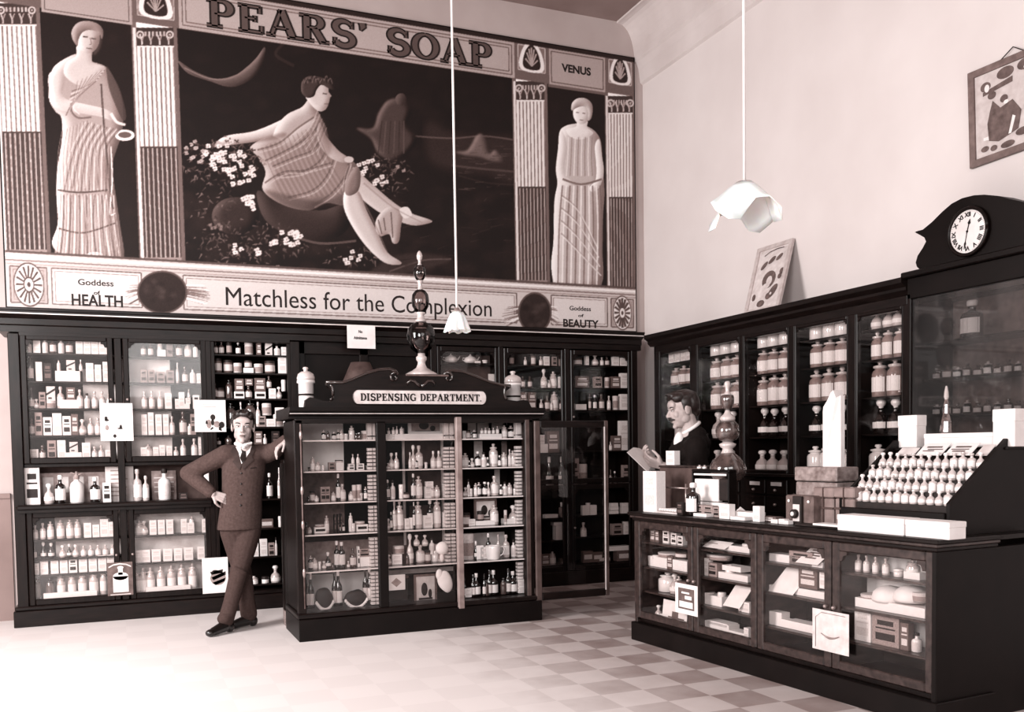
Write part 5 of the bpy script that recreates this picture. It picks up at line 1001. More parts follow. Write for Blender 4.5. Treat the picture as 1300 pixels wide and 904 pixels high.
slopequad('leaflet', 'right white printed leaflet at the top of the sloping display case', Wt*.63, Wt*.86, vt-.02, LS-.005, .07, WHITE, [(.2,.8,.6,.72),(.2,.7,.25,.36),(.1,.8,.42,.5)])
slopequad('show_card', 'small white card at the top left of the sloping display case', Wt*.14, Wt*.32, vt-.01, LS-.03, .06, CREAM)
slopequad('show_card', 'small white card at the top right of the sloping display case', Wt*.89, Wt*.99, vt-.01, LS-.01, .06, CREAM)
# white boxes before and on top of the display case
def wbox(px0, px1, py0, py1, s, d, z, label, m=WHITE):
    u0 = loc(px0, py1, s)[0]; u1 = loc(px1, py1, s)[0]; h = loc((px0+px1)/2, py0, s)[1]-loc((px0+px1)/2, py1, s)[1]
    o = empty('white_box', label, 'box', wld((u0+u1)/2, s, z), 'white boxes round the display case', rotz=CANG-PI/2); w = (u1-u0)/2
    MB().bbox(-w, w, 0, d, 0, h*.97, .003).build('body', m, o); MB().bbox(-w-.002, w+.002, -.002, d+.002, h*.66, h, .003).build('lid', m, o); return o
wbox(1063, 1147, 652, 673, .0, .12, ZT+.001, 'long plain white box lying before the display case, left one'); wbox(1149, 1205, 660, 682, .0, .12, ZT+.001, 'shorter plain white box at the near end of the counter')
zc_ = zt1+.013
wbox(1140, 1163.5, 525, 566, s2_+.02, .08, zc_, 'upright white box on the left end of the display case top'); wbox(1173, 1260, 548, 566, s2_+.02, .08, zc_, 'long low white box lying on the display case top'); wbox(1260, 1288, 519, 567, s2_+.01, .09, zc_, 'tall white box on the right end of the display case top')
# cut-glass bottle glinting in front of the clock cabinet

w_ = onP(1201, 560, cpl(s2_+.14)); o = empty('cut_glass_bottle', 'glittering spire-shaped cut glass bottle behind the long white box', 'bottle', (float(w_[0]), float(w_[1]), zc_)); hh = loc(1201, 490, s2_+.14)[1]-zc_
q = MB().lathe([(0,0),(.020,0),(.030,.012),(.034,hh*.25),(.028,hh*.42),(.018,hh*.55),(.015,hh*.70),(.008,hh*.78),(0,hh*.79)], n=9, smooth=False); q.build('body', mat('painted_glint_glass', .22, .06, .9, noise=.22, scale=60, coat=1), o)  # speckled tone paints the glints into the glass colour
MB().lathe([(.007,hh*.77),(.013,hh*.82),(.011,hh*.90),(.004,hh),(0,hh)], n=8, smooth=False).build('stopper', PG, o)
# ------------------------------------------------------------------ painted banner on the back wall
SS = 1.6; OX, OY = -40, -90; CW, CH = int(870*SS), int(540*SS)
CV = np.full((CH, CW), .08)
def catmull(pts, closed=True, n=6):
    P_ = np.array(pts, float); N_ = len(P_); out = []
    rng_ = range(N_) if closed else range(N_-1)
    for i in rng_:
        p0, p1, p2, p3 = (P_[(i-1) % N_], P_[i], P_[(i+1) % N_], P_[(i+2) % N_]) if closed else (P_[max(i-1, 0)], P_[i], P_[i+1], P_[min(i+2, N_-1)])
        for k in range(n):
            t = k/n; out.append(.5*((2*p1)+(-p0+p2)*t+(2*p0-5*p1+4*p2-p3)*t*t+(-p0+3*p1-3*p2+p3)*t**3))
    if not closed: out.append(P_[-1])
    return np.array(out)
def tocv(pts): p_ = np.array(pts, float); return (p_-[OX, OY])*SS
def mask(pts):
    p_ = tocv(pts); x0, y0 = np.floor(p_.min(0)).astype(int)-3; x1, y1 = np.ceil(p_.max(0)).astype(int)+4
    x0, y0 = max(x0, 0), max(y0, 0); x1, y1 = min(x1, CW), min(y1, CH)
    if x1 <= x0 or y1 <= y0: return None
    acc = np.zeros((y1-y0, x1-x0))
    for dx, dy in ((.25, .25), (.75, .25), (.25, .75), (.75, .75)):
        X_, Y_ = np.meshgrid(np.arange(x0, x1)+dx, np.arange(y0, y1)+dy); ins = np.zeros(X_.shape, bool)
        for (ax, ay), (bx_, by) in zip(p_, np.roll(p_, -1, 0)):
            if ay == by: continue
            c = ((ay > Y_) != (by > Y_)) & (X_ < (bx_-ax)*(Y_-ay)/(by-ay)+ax); ins ^= c
        acc += ins*.25
    return acc, (y0, y1, x0, x1)
def blur(a, r):
    r = max(int(round(r*SS)), 1)
    for _ in range(2):
        for ax in (0, 1):
            p_ = np.pad(a, [(r, r) if i == ax else (0, 0) for i in (0, 1)], mode='edge'); c = np.cumsum(p_, ax); c = np.insert(c, 0, 0, ax); n = a.shape[ax]
            a = (np.take(c, np.arange(2*r+1, 2*r+1+n), ax)-np.take(c, np.arange(0, n), ax))/(2*r+1)
    return a
def paint(pts, t, smooth=True, relief=0.0, rr=5, n=5, alpha=1.0, soft=0):
    """fill a closed shape; relief models a rounded form lit from the left within the picture"""
    p_ = catmull(pts, True, n) if smooth else np.array(pts, float); r_ = mask(p_)
    if r_ is None: return
    m, (y0, y1, x0, x1) = r_; v = np.full(m.shape, float(t))
    if relief:
        pad = int(rr*SS*2); mp_ = np.pad(m, pad); g = blur(mp_, rr); k = int(rr*SS*.6) or 1
        dx = (np.roll(g, -k, 1)-np.roll(g, k, 1)); dy = (np.roll(g, -k, 0)-np.roll(g, k, 0)); v = v+relief*(dx+dy*.4)[pad:-pad, pad:-pad]
    if soft: m = blur(m, soft)
    m = m*alpha; CV[y0:y1, x0:x1] = CV[y0:y1, x0:x1]*(1-m)+v*m
def line(pts, t, w, n=5, alpha=1.0, w1=None):
    p_ = catmull(pts, False, n) if len(pts) > 2 else np.array(pts, float); w1 = w if w1 is None else w1; L = []; R_ = []
    for i in range(len(p_)):
        d = p_[min(i+1, len(p_)-1)]-p_[max(i-1, 0)]; l = np.hypot(*d) or 1; nn = np.array([-d[1], d[0]])/l; ww = (w+(w1-w)*i/max(len(p_)-1, 1))/2
        L.append(p_[i]+nn*ww); R_.append(p_[i]-nn*ww)
    paint(L+R_[::-1], t, False, alpha=alpha)
def ellp(cx, cy, rx, ry, t, **k): paint([(cx+rx*math.cos(a), cy+ry*math.sin(a)) for a in np.linspace(0, 2*PI, 14, endpoint=False)], t, True, **k)
def tr(pts, o, s): return [(o[0]+x*s, o[1]+y*s) for x, y in pts]
# --- health panel
A1 = (0, 0); sA = .4426
def q1(*p_): return tr(p_, A1, sA)
paint([(50, -60), (176, -60), (186, 345), (62, 345)], .10, False)
for k in range(60): ellp(rng.uniform(58, 175), rng.uniform(20, 330), rng.uniform(3, 9), rng.uniform(3, 9), rng.uniform(.07, .14), alpha=.5, soft=2)
paint(q1((215,155),(165,182),(146,212),(140,280),(158,318),(176,338),(178,400),(165,480),(162,560),(166,640),(150,690),(158,716),(192,738),(262,748),(330,746),(356,735),(345,650),(332,560),(322,480),(334,430),(350,380),(352,300),(332,235),(304,192),(262,176),(240,160)), .60, relief=.55, rr=7)
paint(q1((222,130),(218,160),(190,180),(185,215),(230,245),(285,215),(300,192),(265,178),(262,135)), .72, relief=.3, rr=4)
paint(q1((305,190),(322,215),(345,260),(362,330),(352,345),(330,300),(312,250)), .26, alpha=.8)
ellp(*q1((252, 108))[0], 15, 20, .72, relief=.5, rr=5)
paint(q1((208,112),(206,88),(222,66),(250,60),(280,68),(296,88),(292,112),(284,96),(262,86),(238,92),(226,112),(222,132)), .52, relief=.5, rr=3)
for a_, b_ in (((238,105),(252,106)), ((262,110),(276,112))): line(q1(a_, b_), .3, 1.8)
line(q1((258,108),(262,125),(256,128)), .45, 1.2); line(q1((248,138),(264,140)), .34, 1.5)
paint(q1((268,110),(292,104),(286,140),(268,158)), .42, alpha=.45, soft=1)
paint(q1((140,215),(165,200),(185,220),(180,270),(200,288),(250,300),(300,312),(325,330),(318,345),(290,335),(230,325),(180,318),(150,300),(142,270)), .74, relief=.4, rr=4)
line(q1((204,295),(206,320),(225,338),(262,336)), .40, 2.4); line(q1((214,290),(212,312),(228,328)), .82, 1.0)
line(q1((318,325),(335,350),(360,358)), .8, 4, w1=3); paint(q1(*[(358+28*math.cos(a), 388+16*math.sin(a)) for a in np.linspace(0, 6.28, 12, endpoint=False)]), .88); paint(q1(*[(358+19*math.cos(a), 387+9*math.sin(a)) for a in np.linspace(0, 6.28, 12, endpoint=False)]), .35)
for k in range(9):
    x0 = 300-k*3; line(q1((x0, 200+k*4), (262-k*6, 240+k*6), (205-k*2, 262+k*8 if k < 4 else 300+k*4)), .80 if k % 2 else .38, 1.6, alpha=.75)
for k in range(12):
    xa = 215+k*9; line(q1((xa+30, 350+k*2), (xa-10, 430), (172+k*12, 540+(k % 3)*6)), .36 if k % 2 else .80, 1.7, alpha=.7)
for k in range(15):
    xa = 172+k*11; line(q1((xa, 560), (xa-4+(k % 3)*3, 640), (160+k*13, 735)), .34 if k % 2 else .82, 2.0, alpha=.75)
line(q1((165,545),(230,552),(310,545)), .30, 2.2); line(q1((168,655),(240,668),(330,640)), .32, 2.0); line(q1((290,240),(300,380),(318,560),(325,600)), .3, 2.4); line(q1((318,420),(322,520),(315,610),(330,612)), .85, 1.6)
ellp(*q1((272, 733))[0], 11, 4.5, .75, relief=.3, rr=2)
for k in range(30): xa = 178+k*4.8; line(q1((xa+rng.uniform(-2, 2), 345+abs(k-15)*2), (xa-12+k*.4, 450), (170+k*5, 548)), .40 if k % 2 else .76, .9, alpha=.5)
for k in range(36): line(q1((170+k*4.5, 556), (166+k*5+rng.uniform(-3, 3), 650), (156+k*5.6, 738)), .36 if k % 2 else .80, .9, alpha=.5)
for k in range(12): line(q1((300-k*7, 198+k*3), (245-k*3, 250+k*3), (200, 300+k*2)), .40 if k % 2 else .80, .9, alpha=.5)
# --- main picture
C1 = (220, 0); sC = .4646
def q2(*p_): return tr(p_, C1, sC)
paint([(222, 30), (660, 90), (664, 372), (228, 345)], .07, False)
for k in range(420):
    x, y = rng.uniform(225, 660), rng.uniform(30, 365); ellp(x, y, rng.uniform(4, 16), rng.uniform(3, 12), .06+.06*rng.random()+.05*(y > 250), alpha=.45, soft=2)
paint(q2((690,330),(760,360),(850,370),(940,380),(940,500),(860,480),(780,470),(700,440)), .20, alpha=.7, soft=5)
line(q2((660,372),(760,378),(850,372),(940,384)), .36, 2.2, alpha=.7); line(q2((760,452),(850,462),(940,470)), .30, 2.5, alpha=.7); line(q2((780,480),(860,500),(940,505)), .2, 2.0, alpha=.6)
paint(q2((12,165),(60,195),(120,215),(180,200),(225,160),(250,128),(245,170),(215,215),(160,238),(100,222),(40,200)), .30, relief=.5, rr=3)
line(q2((30,185),(100,215),(165,210),(230,160)), .45, 1.6); line(q2((300,120),(280,150),(330,180)), .2, 4, alpha=.6)
# background figures
paint(q2((560,310),(585,275),(620,270),(650,300),(640,340),(665,380),(640,420),(600,440),(560,420),(540,380),(500,350),(545,350)), .24, relief=.5, rr=4, soft=1); ellp(*q2((622, 272))[0], 7, 8, .26, relief=.3, rr=3)
for k in range(6): line(q2((570+k*12, 330), (560+k*14, 420)), .34 if k % 2 else .16, 1.4, alpha=.7)
paint(q2((770,415),(800,412),(815,395),(825,375),(840,365),(852,380),(862,420),(880,410),(900,440),(870,440),(840,430),(800,425)), .38, relief=.4, rr=3, soft=1)
# seat, rock
paint(q2((230,520),(300,560),(400,575),(470,560),(480,620),(420,660),(330,650),(250,600)), .17, relief=.3, rr=8); ellp(*q2((170, 590))[0], 30, 24, .17, relief=.35, rr=6); line(q2((310,640),(400,665),(500,658)), .3, 3)
paint(q2((540,740),(640,690),(760,710),(620,752)), .22, soft=2, alpha=.7); line(q2((590,742),(680,712),(760,708)), .3, 2)
# body: arm, drapery, legs
paint(q2((345,300),(300,325),(225,357),(150,370),(122,385),(128,398),(160,396),(235,385),(300,368),(350,350)), .70, relief=.5, rr=4)
paint(q2((120,385),(104,395),(112,402),(128,398),(140,394)), .66)
paint(q2((378,262),(352,292),(312,312),(282,345),(272,385),(300,400),(350,402),(395,395),(412,350),(402,318),(392,296)), .62, relief=.5, rr=6)
paint(q2((210,402),(262,372),(300,380),(335,352),(372,330),(395,318),(416,345),(432,400),(470,425),(508,462),(500,520),(470,560),(420,555),(370,575),(300,560),(245,520),(252,470),(232,430)), .50, relief=.55, rr=8)
for a_ in [((385,320),(340,350),(290,390),(230,410)),((400,340),(360,380),(310,410),(250,440)),((410,370),(380,410),(330,430),(270,455)),((420,400),(400,440),(350,470),(280,480)),((440,430),(420,480),(380,520),(310,540)),((480,440),(470,480),(430,530),(380,560)),((500,465),(480,500),(465,550)),((250,500),(300,470),(360,465),(430,445))]:
    line(q2(*a_), .32, 2.2, alpha=.7); line(q2(*[(x+6, y+7) for x, y in a_]), .68, 1.8, alpha=.7)
paint(q2((400,335),(418,372),(452,412),(478,432),(468,445),(430,432),(402,400),(392,365)), .64, relief=.4, rr=4); ellp(*q2((480, 436))[0], 6, 4, .7)
paint(q2((372,222),(362,240),(360,262),(378,288),(398,304),(415,300),(424,285),(428,268),(432,262),(424,250),(420,232)), .72, relief=.45, rr=4)
paint(q2((350,250),(352,222),(372,208),(405,212),(430,228),(440,245),(425,242),(405,232),(392,245),(385,262),(370,268),(358,262)), .22, relief=.5, rr=2)
line(q2((408,255),(420,257)), .3, 1.6); line(q2((412,284),(424,284)), .4, 1.4)
paint(q2((500,470),(545,505),(600,552),(648,582),(700,600),(704,608),(660,616),(615,604),(560,578),(505,535),(478,505)), .70, relief=.5, rr=4)
paint(q2((470,520),(505,520),(528,575),(560,640),(585,690),(622,716),(612,724),(575,716),(530,676),(490,620),(466,566)), .72, relief=.5, rr=4)
paint(q2((560,590),(590,565),(625,580),(622,620),(616,660),(600,664),(590,640),(565,645),(552,620)), .62, relief=.5, rr=3); paint(q2((618,572),(640,566),(652,588),(630,596)), .8)
for a_ in [((575,595),(580,630)), ((595,580),(600,650)), ((560,600),(570,640))]: line(q2(*a_), .36, 1.5)
def flowers(cx, cy, rx, ry, n, sz=3.2, t=.86):
    for k in range(n):
        a, r = rng.uniform(0, 6.28), rng.random()**.6; x, y = q2((cx+rx*r*math.cos(a), cy+ry*r*math.sin(a)))[0]
        for j in range(4): b2 = j*1.57+rng.random(); ellp(x+sz*.6*math.cos(b2), y+sz*.6*math.sin(b2), sz*.62, sz*.5, t-.1*rng.random())
        ellp(x, y, .9, .9, .5)
def leaves(cx, cy, rx, ry, n):
    for k in range(n):
        a, r = rng.uniform(0, 6.28), rng.random()**.6; x, y = q2((cx+rx*r*math.cos(a), cy+ry*r*math.sin(a)))[0]; th = rng.uniform(0, 3.14); l = rng.uniform(3, 8)
        line([(x, y), (x+l*math.cos(th), y+l*math.sin(th))], rng.uniform(.16, .42), 2.2, w1=.4)
leaves(130, 440, 110, 70, 190); leaves(200, 660, 170, 62, 200); leaves(560, 480, 90, 75, 120); leaves(480, 700, 90, 30, 40); leaves(110, 560, 70, 60, 40)
flowers(60, 415, 28, 32, 16, 2.4, .7); flowers(140, 425, 65, 42, 34, 3.0); flowers(185, 480, 42, 32, 16, 3.0); flowers(212, 545, 30, 28, 9, 3.4); flowers(255, 450, 22, 20, 5, 2.2, .6)
flowers(320, 645, 30, 28, 14, 3.2); flowers(175, 680, 24, 12, 4, 3); flowers(228, 690, 14, 9, 3, 3.2); flowers(275, 662, 10, 12, 3, 3.4); flowers(525, 455, 35, 25, 10, 2.8); flowers(565, 490, 22, 18, 6, 3); flowers(480, 705, 34, 18, 7, 2.8); flowers(620, 465, 14, 12, 3, 2.2, .6); flowers(285, 730, 14, 14, 3, 2.4, .6); flowers(120, 630, 30, 25, 6, 2.2, .45)
for k in range(26):
    t = k/25; a0 = (236+150*t, 405-60*t); a1 = (262+170*t, 470-20*t); a2_ = (300+180*t, 545-15*t); line(q2(a0, a1, a2_), .34 if k % 2 else .66, 1.1, alpha=.38)
for k in range(9): line(q2((395+k*3, 300+k*6), (372+k*4, 350+k*5), (330+k*8, 392+k*4)), .36 if k % 2 else .74, 1.1, alpha=.5)
for k in range(10): line(q2((478+k*3.4, 452+k), (466+k*3.2, 492), (462+k*1.6, 548)), .34 if k % 2 else .70, 1.1, alpha=.5)
for k in range(60):
    x, y = rng.uniform(560, 930), rng.uniform(500, 740); line(q2((x, y), (x+rng.uniform(10, 40), y-rng.uniform(-8, 14))), rng.uniform(.1, .24), 1.6, w1=.5, alpha=.6)
for k in range(40):
    x, y = rng.uniform(770, 935), rng.uniform(385, 520); line(q2((x, y), (x+rng.uniform(10, 40), y+rng.uniform(-3, 3))), rng.uniform(.2, .36), 1.3, w1=.5, alpha=.6)
paint(q2((402,318),(416,345),(432,400),(420,430),(398,400),(392,350)), .30, alpha=.35, soft=2); paint(q2((420,555),(470,560),(500,520),(508,462),(490,470),(470,520)), .26, alpha=.45, soft=2); paint(q2((250,520),(300,560),(370,575),(420,555),(360,545),(300,530)), .22, alpha=.5, soft=2)
paint(q2((300,362),(235,380),(160,392),(130,394),(200,392),(300,376)), .40, alpha=.6, soft=1)
for k in range(14): a_ = k*.45; line(q2((352+k*5.5, 222+6*math.sin(k*1.7)), (358+k*5.5, 212+5*math.sin(k)), (362+k*5.6, 224+6*math.cos(k))), .42 if k % 2 else .12, 1.2, alpha=.8)
paint(q2((500,470),(545,505),(600,552),(648,582),(700,600),(704,608),(660,616),(615,604),(560,578),(505,535),(478,505)), .70, relief=.5, rr=4)
paint(q2((470,520),(505,520),(528,575),(560,640),(585,690),(622,716),(612,724),(575,716),(530,676),(490,620),(466,566)), .72, relief=.5, rr=4)
paint(q2((560,590),(590,565),(625,580),(622,620),(616,660),(600,664),(590,640),(565,645),(552,620)), .62, relief=.5, rr=3); paint(q2((618,572),(640,566),(652,588),(630,596)), .8)
for a_ in [((575,595),(580,630)), ((595,580),(600,650)), ((560,600),(570,640))]: line(q2(*a_), .36, 1.5)
line(q2((505,525),(545,600),(585,690)), .48, 3.0, w1=1.5, alpha=.5); line(q2((520,500),(600,566),(680,608)), .48, 2.5, w1=1.2, alpha=.45); paint(q2((500,455),(512,475),(506,520),(480,535),(468,520),(480,480)), .44, relief=.4, rr=3)
# --- statue panel on the right: a plain draped standing figure
V1 = (600, 0); sV = .4757
def q3(*p_): return tr(p_, V1, sV)
paint([(694, 105), (776, 112), (778, 380), (696, 375)], .09, False)
for k in range(40): ellp(rng.uniform(698, 772), rng.uniform(115, 365), rng.uniform(3, 9), rng.uniform(3, 9), rng.uniform(.07, .14), alpha=.5, soft=2)
paint(q3((275,330),(248,336),(232,352),(228,400),(222,450),(226,490),(218,540),(216,640),(210,710),(222,762),(270,774),(325,774),(348,745),(346,660),(348,580),(352,520),(350,470),(346,420),(342,376),(326,350),(300,335)), .70, relief=.55, rr=7)
paint(q3((280,318),(276,338),(250,345),(262,366),(292,372),(322,356),(306,340),(306,322)), .86, relief=.3, rr=3)
ellp(*q3((291, 301))[0], 11, 14.5, .84, relief=.45, rr=4); paint(q3((264,295),(266,274),(282,262),(305,264),(320,282),(318,312),(308,322),(308,296),(296,284),(278,288)), .68, relief=.5, rr=2.5)
line(q3((276,300),(284,301)), .45, 1.3); line(q3((293,302),(301,303)), .45, 1.3); line(q3((286,320),(296,321)), .5, 1.2)
paint(q3((238,350),(228,400),(224,450),(236,488),(262,500),(270,488),(250,470),(246,440),(252,390)), .84, relief=.4, rr=3); paint(q3((338,372),(346,420),(350,462),(338,500),(318,512),(312,500),(328,480),(330,440),(326,390)), .84, relief=.4, rr=3)
for k in range(8): line(q3((256+k*9, 366), (254+k*9, 420), (250+k*10, 470)), .52 if k % 2 else .90, 1.5, alpha=.7)
line(q3((240,478),(290,492),(345,478)), .45, 2.6)
for k in range(12): xa = 230+k*10; line(q3((xa, 495), (xa-10+k*1.4, 600), (216+k*11.5, 762)), .42 if k % 2 else .93, 2.0, alpha=.75)
for k in range(4): line(q3((236, 520+k*34), (280, 560+k*36), (330+k*3, 660+k*24)), .5, 2.0, alpha=.6); line(q3((238, 526+k*34), (284, 566+k*36), (334+k*3, 664+k*24)), .95, 1.6, alpha=.6)
ellp(*q3((316, 768))[0], 7, 3.5, .9)
# --- pilasters
def pilaster(x0a, x1a, x0b, x1b, yt, yc, ys, ym, yb, light_edge=True):
    """a = top, b = bottom x edges"""
    def X_(u, y): t = (y-yt)/(yb-yt); return (x0a+(x0b-x0a)*t)*(1-u)+(x1a+(x1b-x1a)*t)*u
    def quad(u0, u1, ya, yb_, t): paint([(X_(u0, ya), ya), (X_(u1, ya), ya), (X_(u1, yb_), yb_), (X_(u0, yb_), yb_)], t, False)
    quad(-.14, 1.10, yt-14, yb+4, .40); quad(-.10, -.02, yt, yb, .82)
    quad(0, 1, yt-9, yt, .93); quad(0, 1, yt, yc, .22)
    for u in (.1, .9):
        cx, cy = X_(u, yt+8), yt+9; ellp(cx, cy, 5, 5, .75); ellp(cx, cy, 3, 3, .25); ellp(cx, cy, 1.2, 1.2, .7)
    for k in range(6): quad(.22+k*.1, .27+k*.1, yt+5, yt+11, .7)
    for k in range(4): cx = X_(.14+k*.24, yc-8); line([(cx-3, yc-14), (cx, yc-6), (cx, yc-1)], .72, 1.8); line([(cx+3, yc-14), (cx, yc-6)], .6, 1.4)
    quad(0, 1, yc, ym, .84); quad(0, 1, ym, yb-9, .25)
    for k in range(8):
        u = .03+k*.125; quad(u+.06, u+.10, yc+2, ym, .42); quad(u+.02, u+.055, ym, yb-9, .66)
    quad(0, 1, ym-1, ym+1, .25); quad(0, 1, yb-9, yb-1, .55)
    for k in range(3): ellp(X_(.15+.35*k, yb-5), yb-5, 1.8, 1.8, .2)
pilaster(-4, 45, 10, 60, 4, 31, 60, 168, 326); pilaster(173, 220, 184, 231, 35, 58, 80, 187, 336); pilaster(655, 691, 660, 695, 103, 127, 140, 238, 365); pilaster(772, 803, 775, 804, 122, 143, 150, 251, 374)
# --- frieze above and strip below, painted in wall coordinates through the same canvas
YBN = 8.845
def ZX(x, y): w = onY(x, y, YBN); return float(w[0]), float(w[2])
def pxq(X_, Z_): return proj(X_, YBN, Z_)
def rectW(x0, x1, z0, z1, t, border=None):
    P4 = [pxq(x0, z0), pxq(x1, z0), pxq(x1, z1), pxq(x0, z1)]; paint(P4, t, False)
    if border:
        for (g_, w, tt) in border:
            c = [(x0+g_, z0+g_), (x1-g_, z0+g_), (x1-g_, z1-g_), (x0+g_, z1-g_), (x0+g_, z0+g_)]
            for a_, b_ in zip(c, c[1:]): line([pxq(*a_), pxq(*b_)], tt, w)
bX0, bX1 = ZX(9, 388)[0], ZX(805.5, 200)[0]; bZ0 = (ZX(10, 388)[1]+ZX(800, 421)[1])/2; bZ1 = ZX(800, 73.5)[1]
zs0 = ZX(400, 342)[1]; zt0_ = ZX(440, 68)[1]; print('banner', bX0, bX1, bZ0, bZ1, zs0, zt0_)
paint([pxq(bX0-.5, zt0_), pxq(bX1+.1, zt0_), pxq(bX1+.1, bZ1+.1), pxq(bX0-.5, bZ1+.1)], .38, False)
c_ = lambda x, y=200: ZX(x, y)[0]
xe = [bX0, c_(57), c_(176), c_(231), c_(656), c_(697), c_(771), bX1]
B3_ = [(.03, 1.4, .35), (.06, 1.0, .30)]
rectW(xe[3]+.01, xe[4]-.01, zt0_+.005, bZ1-.04, .64, B3_)
zv = ZX(735, 116)[1]
def cellW(a, b_, z0, z1, t=.62): rectW(a+.015, b_-.015, z0, z1, t, [(.025, 1.2, .32)])
rectW(xe[5], xe[6], zv, bZ1, .38); cellW(xe[5], xe[6], zv+.03, bZ1-.04); cellW(xe[1], xe[2], zv-.0, bZ1-.04)
rectW(xe[4]+.0, xe[5], ZX(675, 92)[1], bZ1, .38); rectW(xe[6], xe[7], ZX(788, 108)[1], bZ1, .38); rectW(xe[2], xe[3], ZX(195, 28)[1], bZ1, .38)
for a, b_, yb_ in ((xe[4], xe[5], 92), (xe[6], xe[7], 108), (xe[2], xe[3], 24)):
    xm_ = (a+b_)/2; zz0 = ZX(proj(xm_, YBN, 4.8)[0], yb_)[1]; rectW(a+.03, b_-.03, zz0+.01, bZ1-.05, .45, [(.0, 1.2, .7)]); w_ = (b_-a)*.34; h_ = .30
    paint([pxq(xm_-w_, zz0+.02), pxq(xm_-w_*.9, zz0+.02+h_*.6), pxq(xm_, zz0+.02+h_), pxq(xm_+w_*.9, zz0+.02+h_*.6), pxq(xm_+w_, zz0+.02)], .86)
    paint([pxq(xm_-w_*.7, zz0+.04), pxq(xm_-w_*.62, zz0+.02+h_*.55), pxq(xm_, zz0+.02+h_*.85), pxq(xm_+w_*.62, zz0+.02+h_*.55), pxq(xm_+w_*.7, zz0+.04)], .16)
    for k in range(7): an = PI*(.12+.76*k/6); line([pxq(xm_, zz0+.06), pxq(xm_+w_*.6*math.cos(an), zz0+.06+h_*.62*math.sin(an))], .62, 1.4, w1=2.0)
# bottom strip
rectW(bX0-.05, bX1+.05, bZ0-.05, zs0, .74); 
for dz, w, t in ((.0, 3.2, .30), (-.035, 2.2, .90), (-.07, 1.6, .40), (-.10, 1.2, .55)):
    line([pxq(bX0, zs0+dz), pxq(bX1, zs0+dz)], t, w, alpha=.9)
cells = [(bX0+.03, c_(60, 360)), (c_(66, 360), c_(180, 372)), (c_(233, 370), c_(656, 390)), (c_(700, 395), c_(771, 395)), (c_(776, 400), bX1-.03)]
for i, (a, b_) in enumerate(cells):
    rectW(a, b_, bZ0+.035, zs0-.12, .80 if i in (1, 3) else (.66 if i in (0, 4) else .78), [(.0, 1.4, .34), (.025, .8, .5)])
for a, b_ in (cells[0], cells[4]):
    xm_, zm_ = (a+b_)/2, (bZ0+zs0-.08)/2; rx = min((b_-a)*.42, .16); rz = .185
    el = lambda r, t: paint([pxq(xm_+rx*r*math.cos(k*PI/8), zm_+rz*r*math.sin(k*PI/8)) for k in range(16)], t)
    el(1, .34); el(.92, .86)
    for k in range(16):
        an = 2*PI*k/16; line([pxq(xm_+rx*.35*math.cos(an), zm_+rz*.35*math.sin(an)), pxq(xm_+rx*.85*math.cos(an), zm_+rz*.85*math.sin(an))], .30, 2.2, w1=3.0)
    el(.36, .3); el(.28, .84); el(.12, .3)
for px_, py_, rx, ry in ((206, 371, 32, 27.5), (679, 397, 21.5, 26)):
    for k in range(26):
        an = rng.uniform(-.5, .6) if px_ < 400 else rng.uniform(-.5, .5)+PI
        for sg_ in ((1, 1.7), (-1, 1.25)):
            dx = math.cos(an)*sg_[0]; l = rng.uniform(.9, 1.0)*sg_[1]; line([(px_+rx*.9*dx, py_+ry*.7*math.sin(an)), (px_+rx*(l+.25)*dx, py_+5+ry*.8*math.sin(an)*1.3)], rng.choice([.3, .45, .9, .92]), 1.6, w1=.5, alpha=.8)
    ellp(px_, py_, rx, ry, .32); ellp(px_, py_, rx-2.2, ry-2.2, .16)
    for k in range(22): a = rng.uniform(0, 6.28); r = rng.random()*.7; ellp(px_+rx*r*math.cos(a), py_+ry*r*math.sin(a), 4, 3, rng.uniform(.10, .30), alpha=.6, soft=1)
rectW(bX0-.3, bX1+.2, bZ1-.04, bZ1+.2, .14)
CV += rng.normal(0, .012, CV.shape); CV = np.clip(CV, .02, 1)
vm = bpy.data.materials.new('printed_paper'); vm.use_nodes = True; nt = vm.node_tree; b = nt.nodes['Principled BSDF']; at = nt.nodes.new('ShaderNodeAttribute'); at.attribute_name = 'print_tone'
nt.links.new(at.outputs['Color'], b.inputs['Base Color']); b.inputs['Roughness'].default_value = .6; b.inputs['Specular IOR Level'].default_value = .2
TL = np.array([tone(i/255) for i in range(256)])
bn = empty('advertising_banner', 'large printed banner reading PEARS\' SOAP with classical figures above the cabinets', 'banner', ((bX0+bX1)/2, YBN, bZ0))
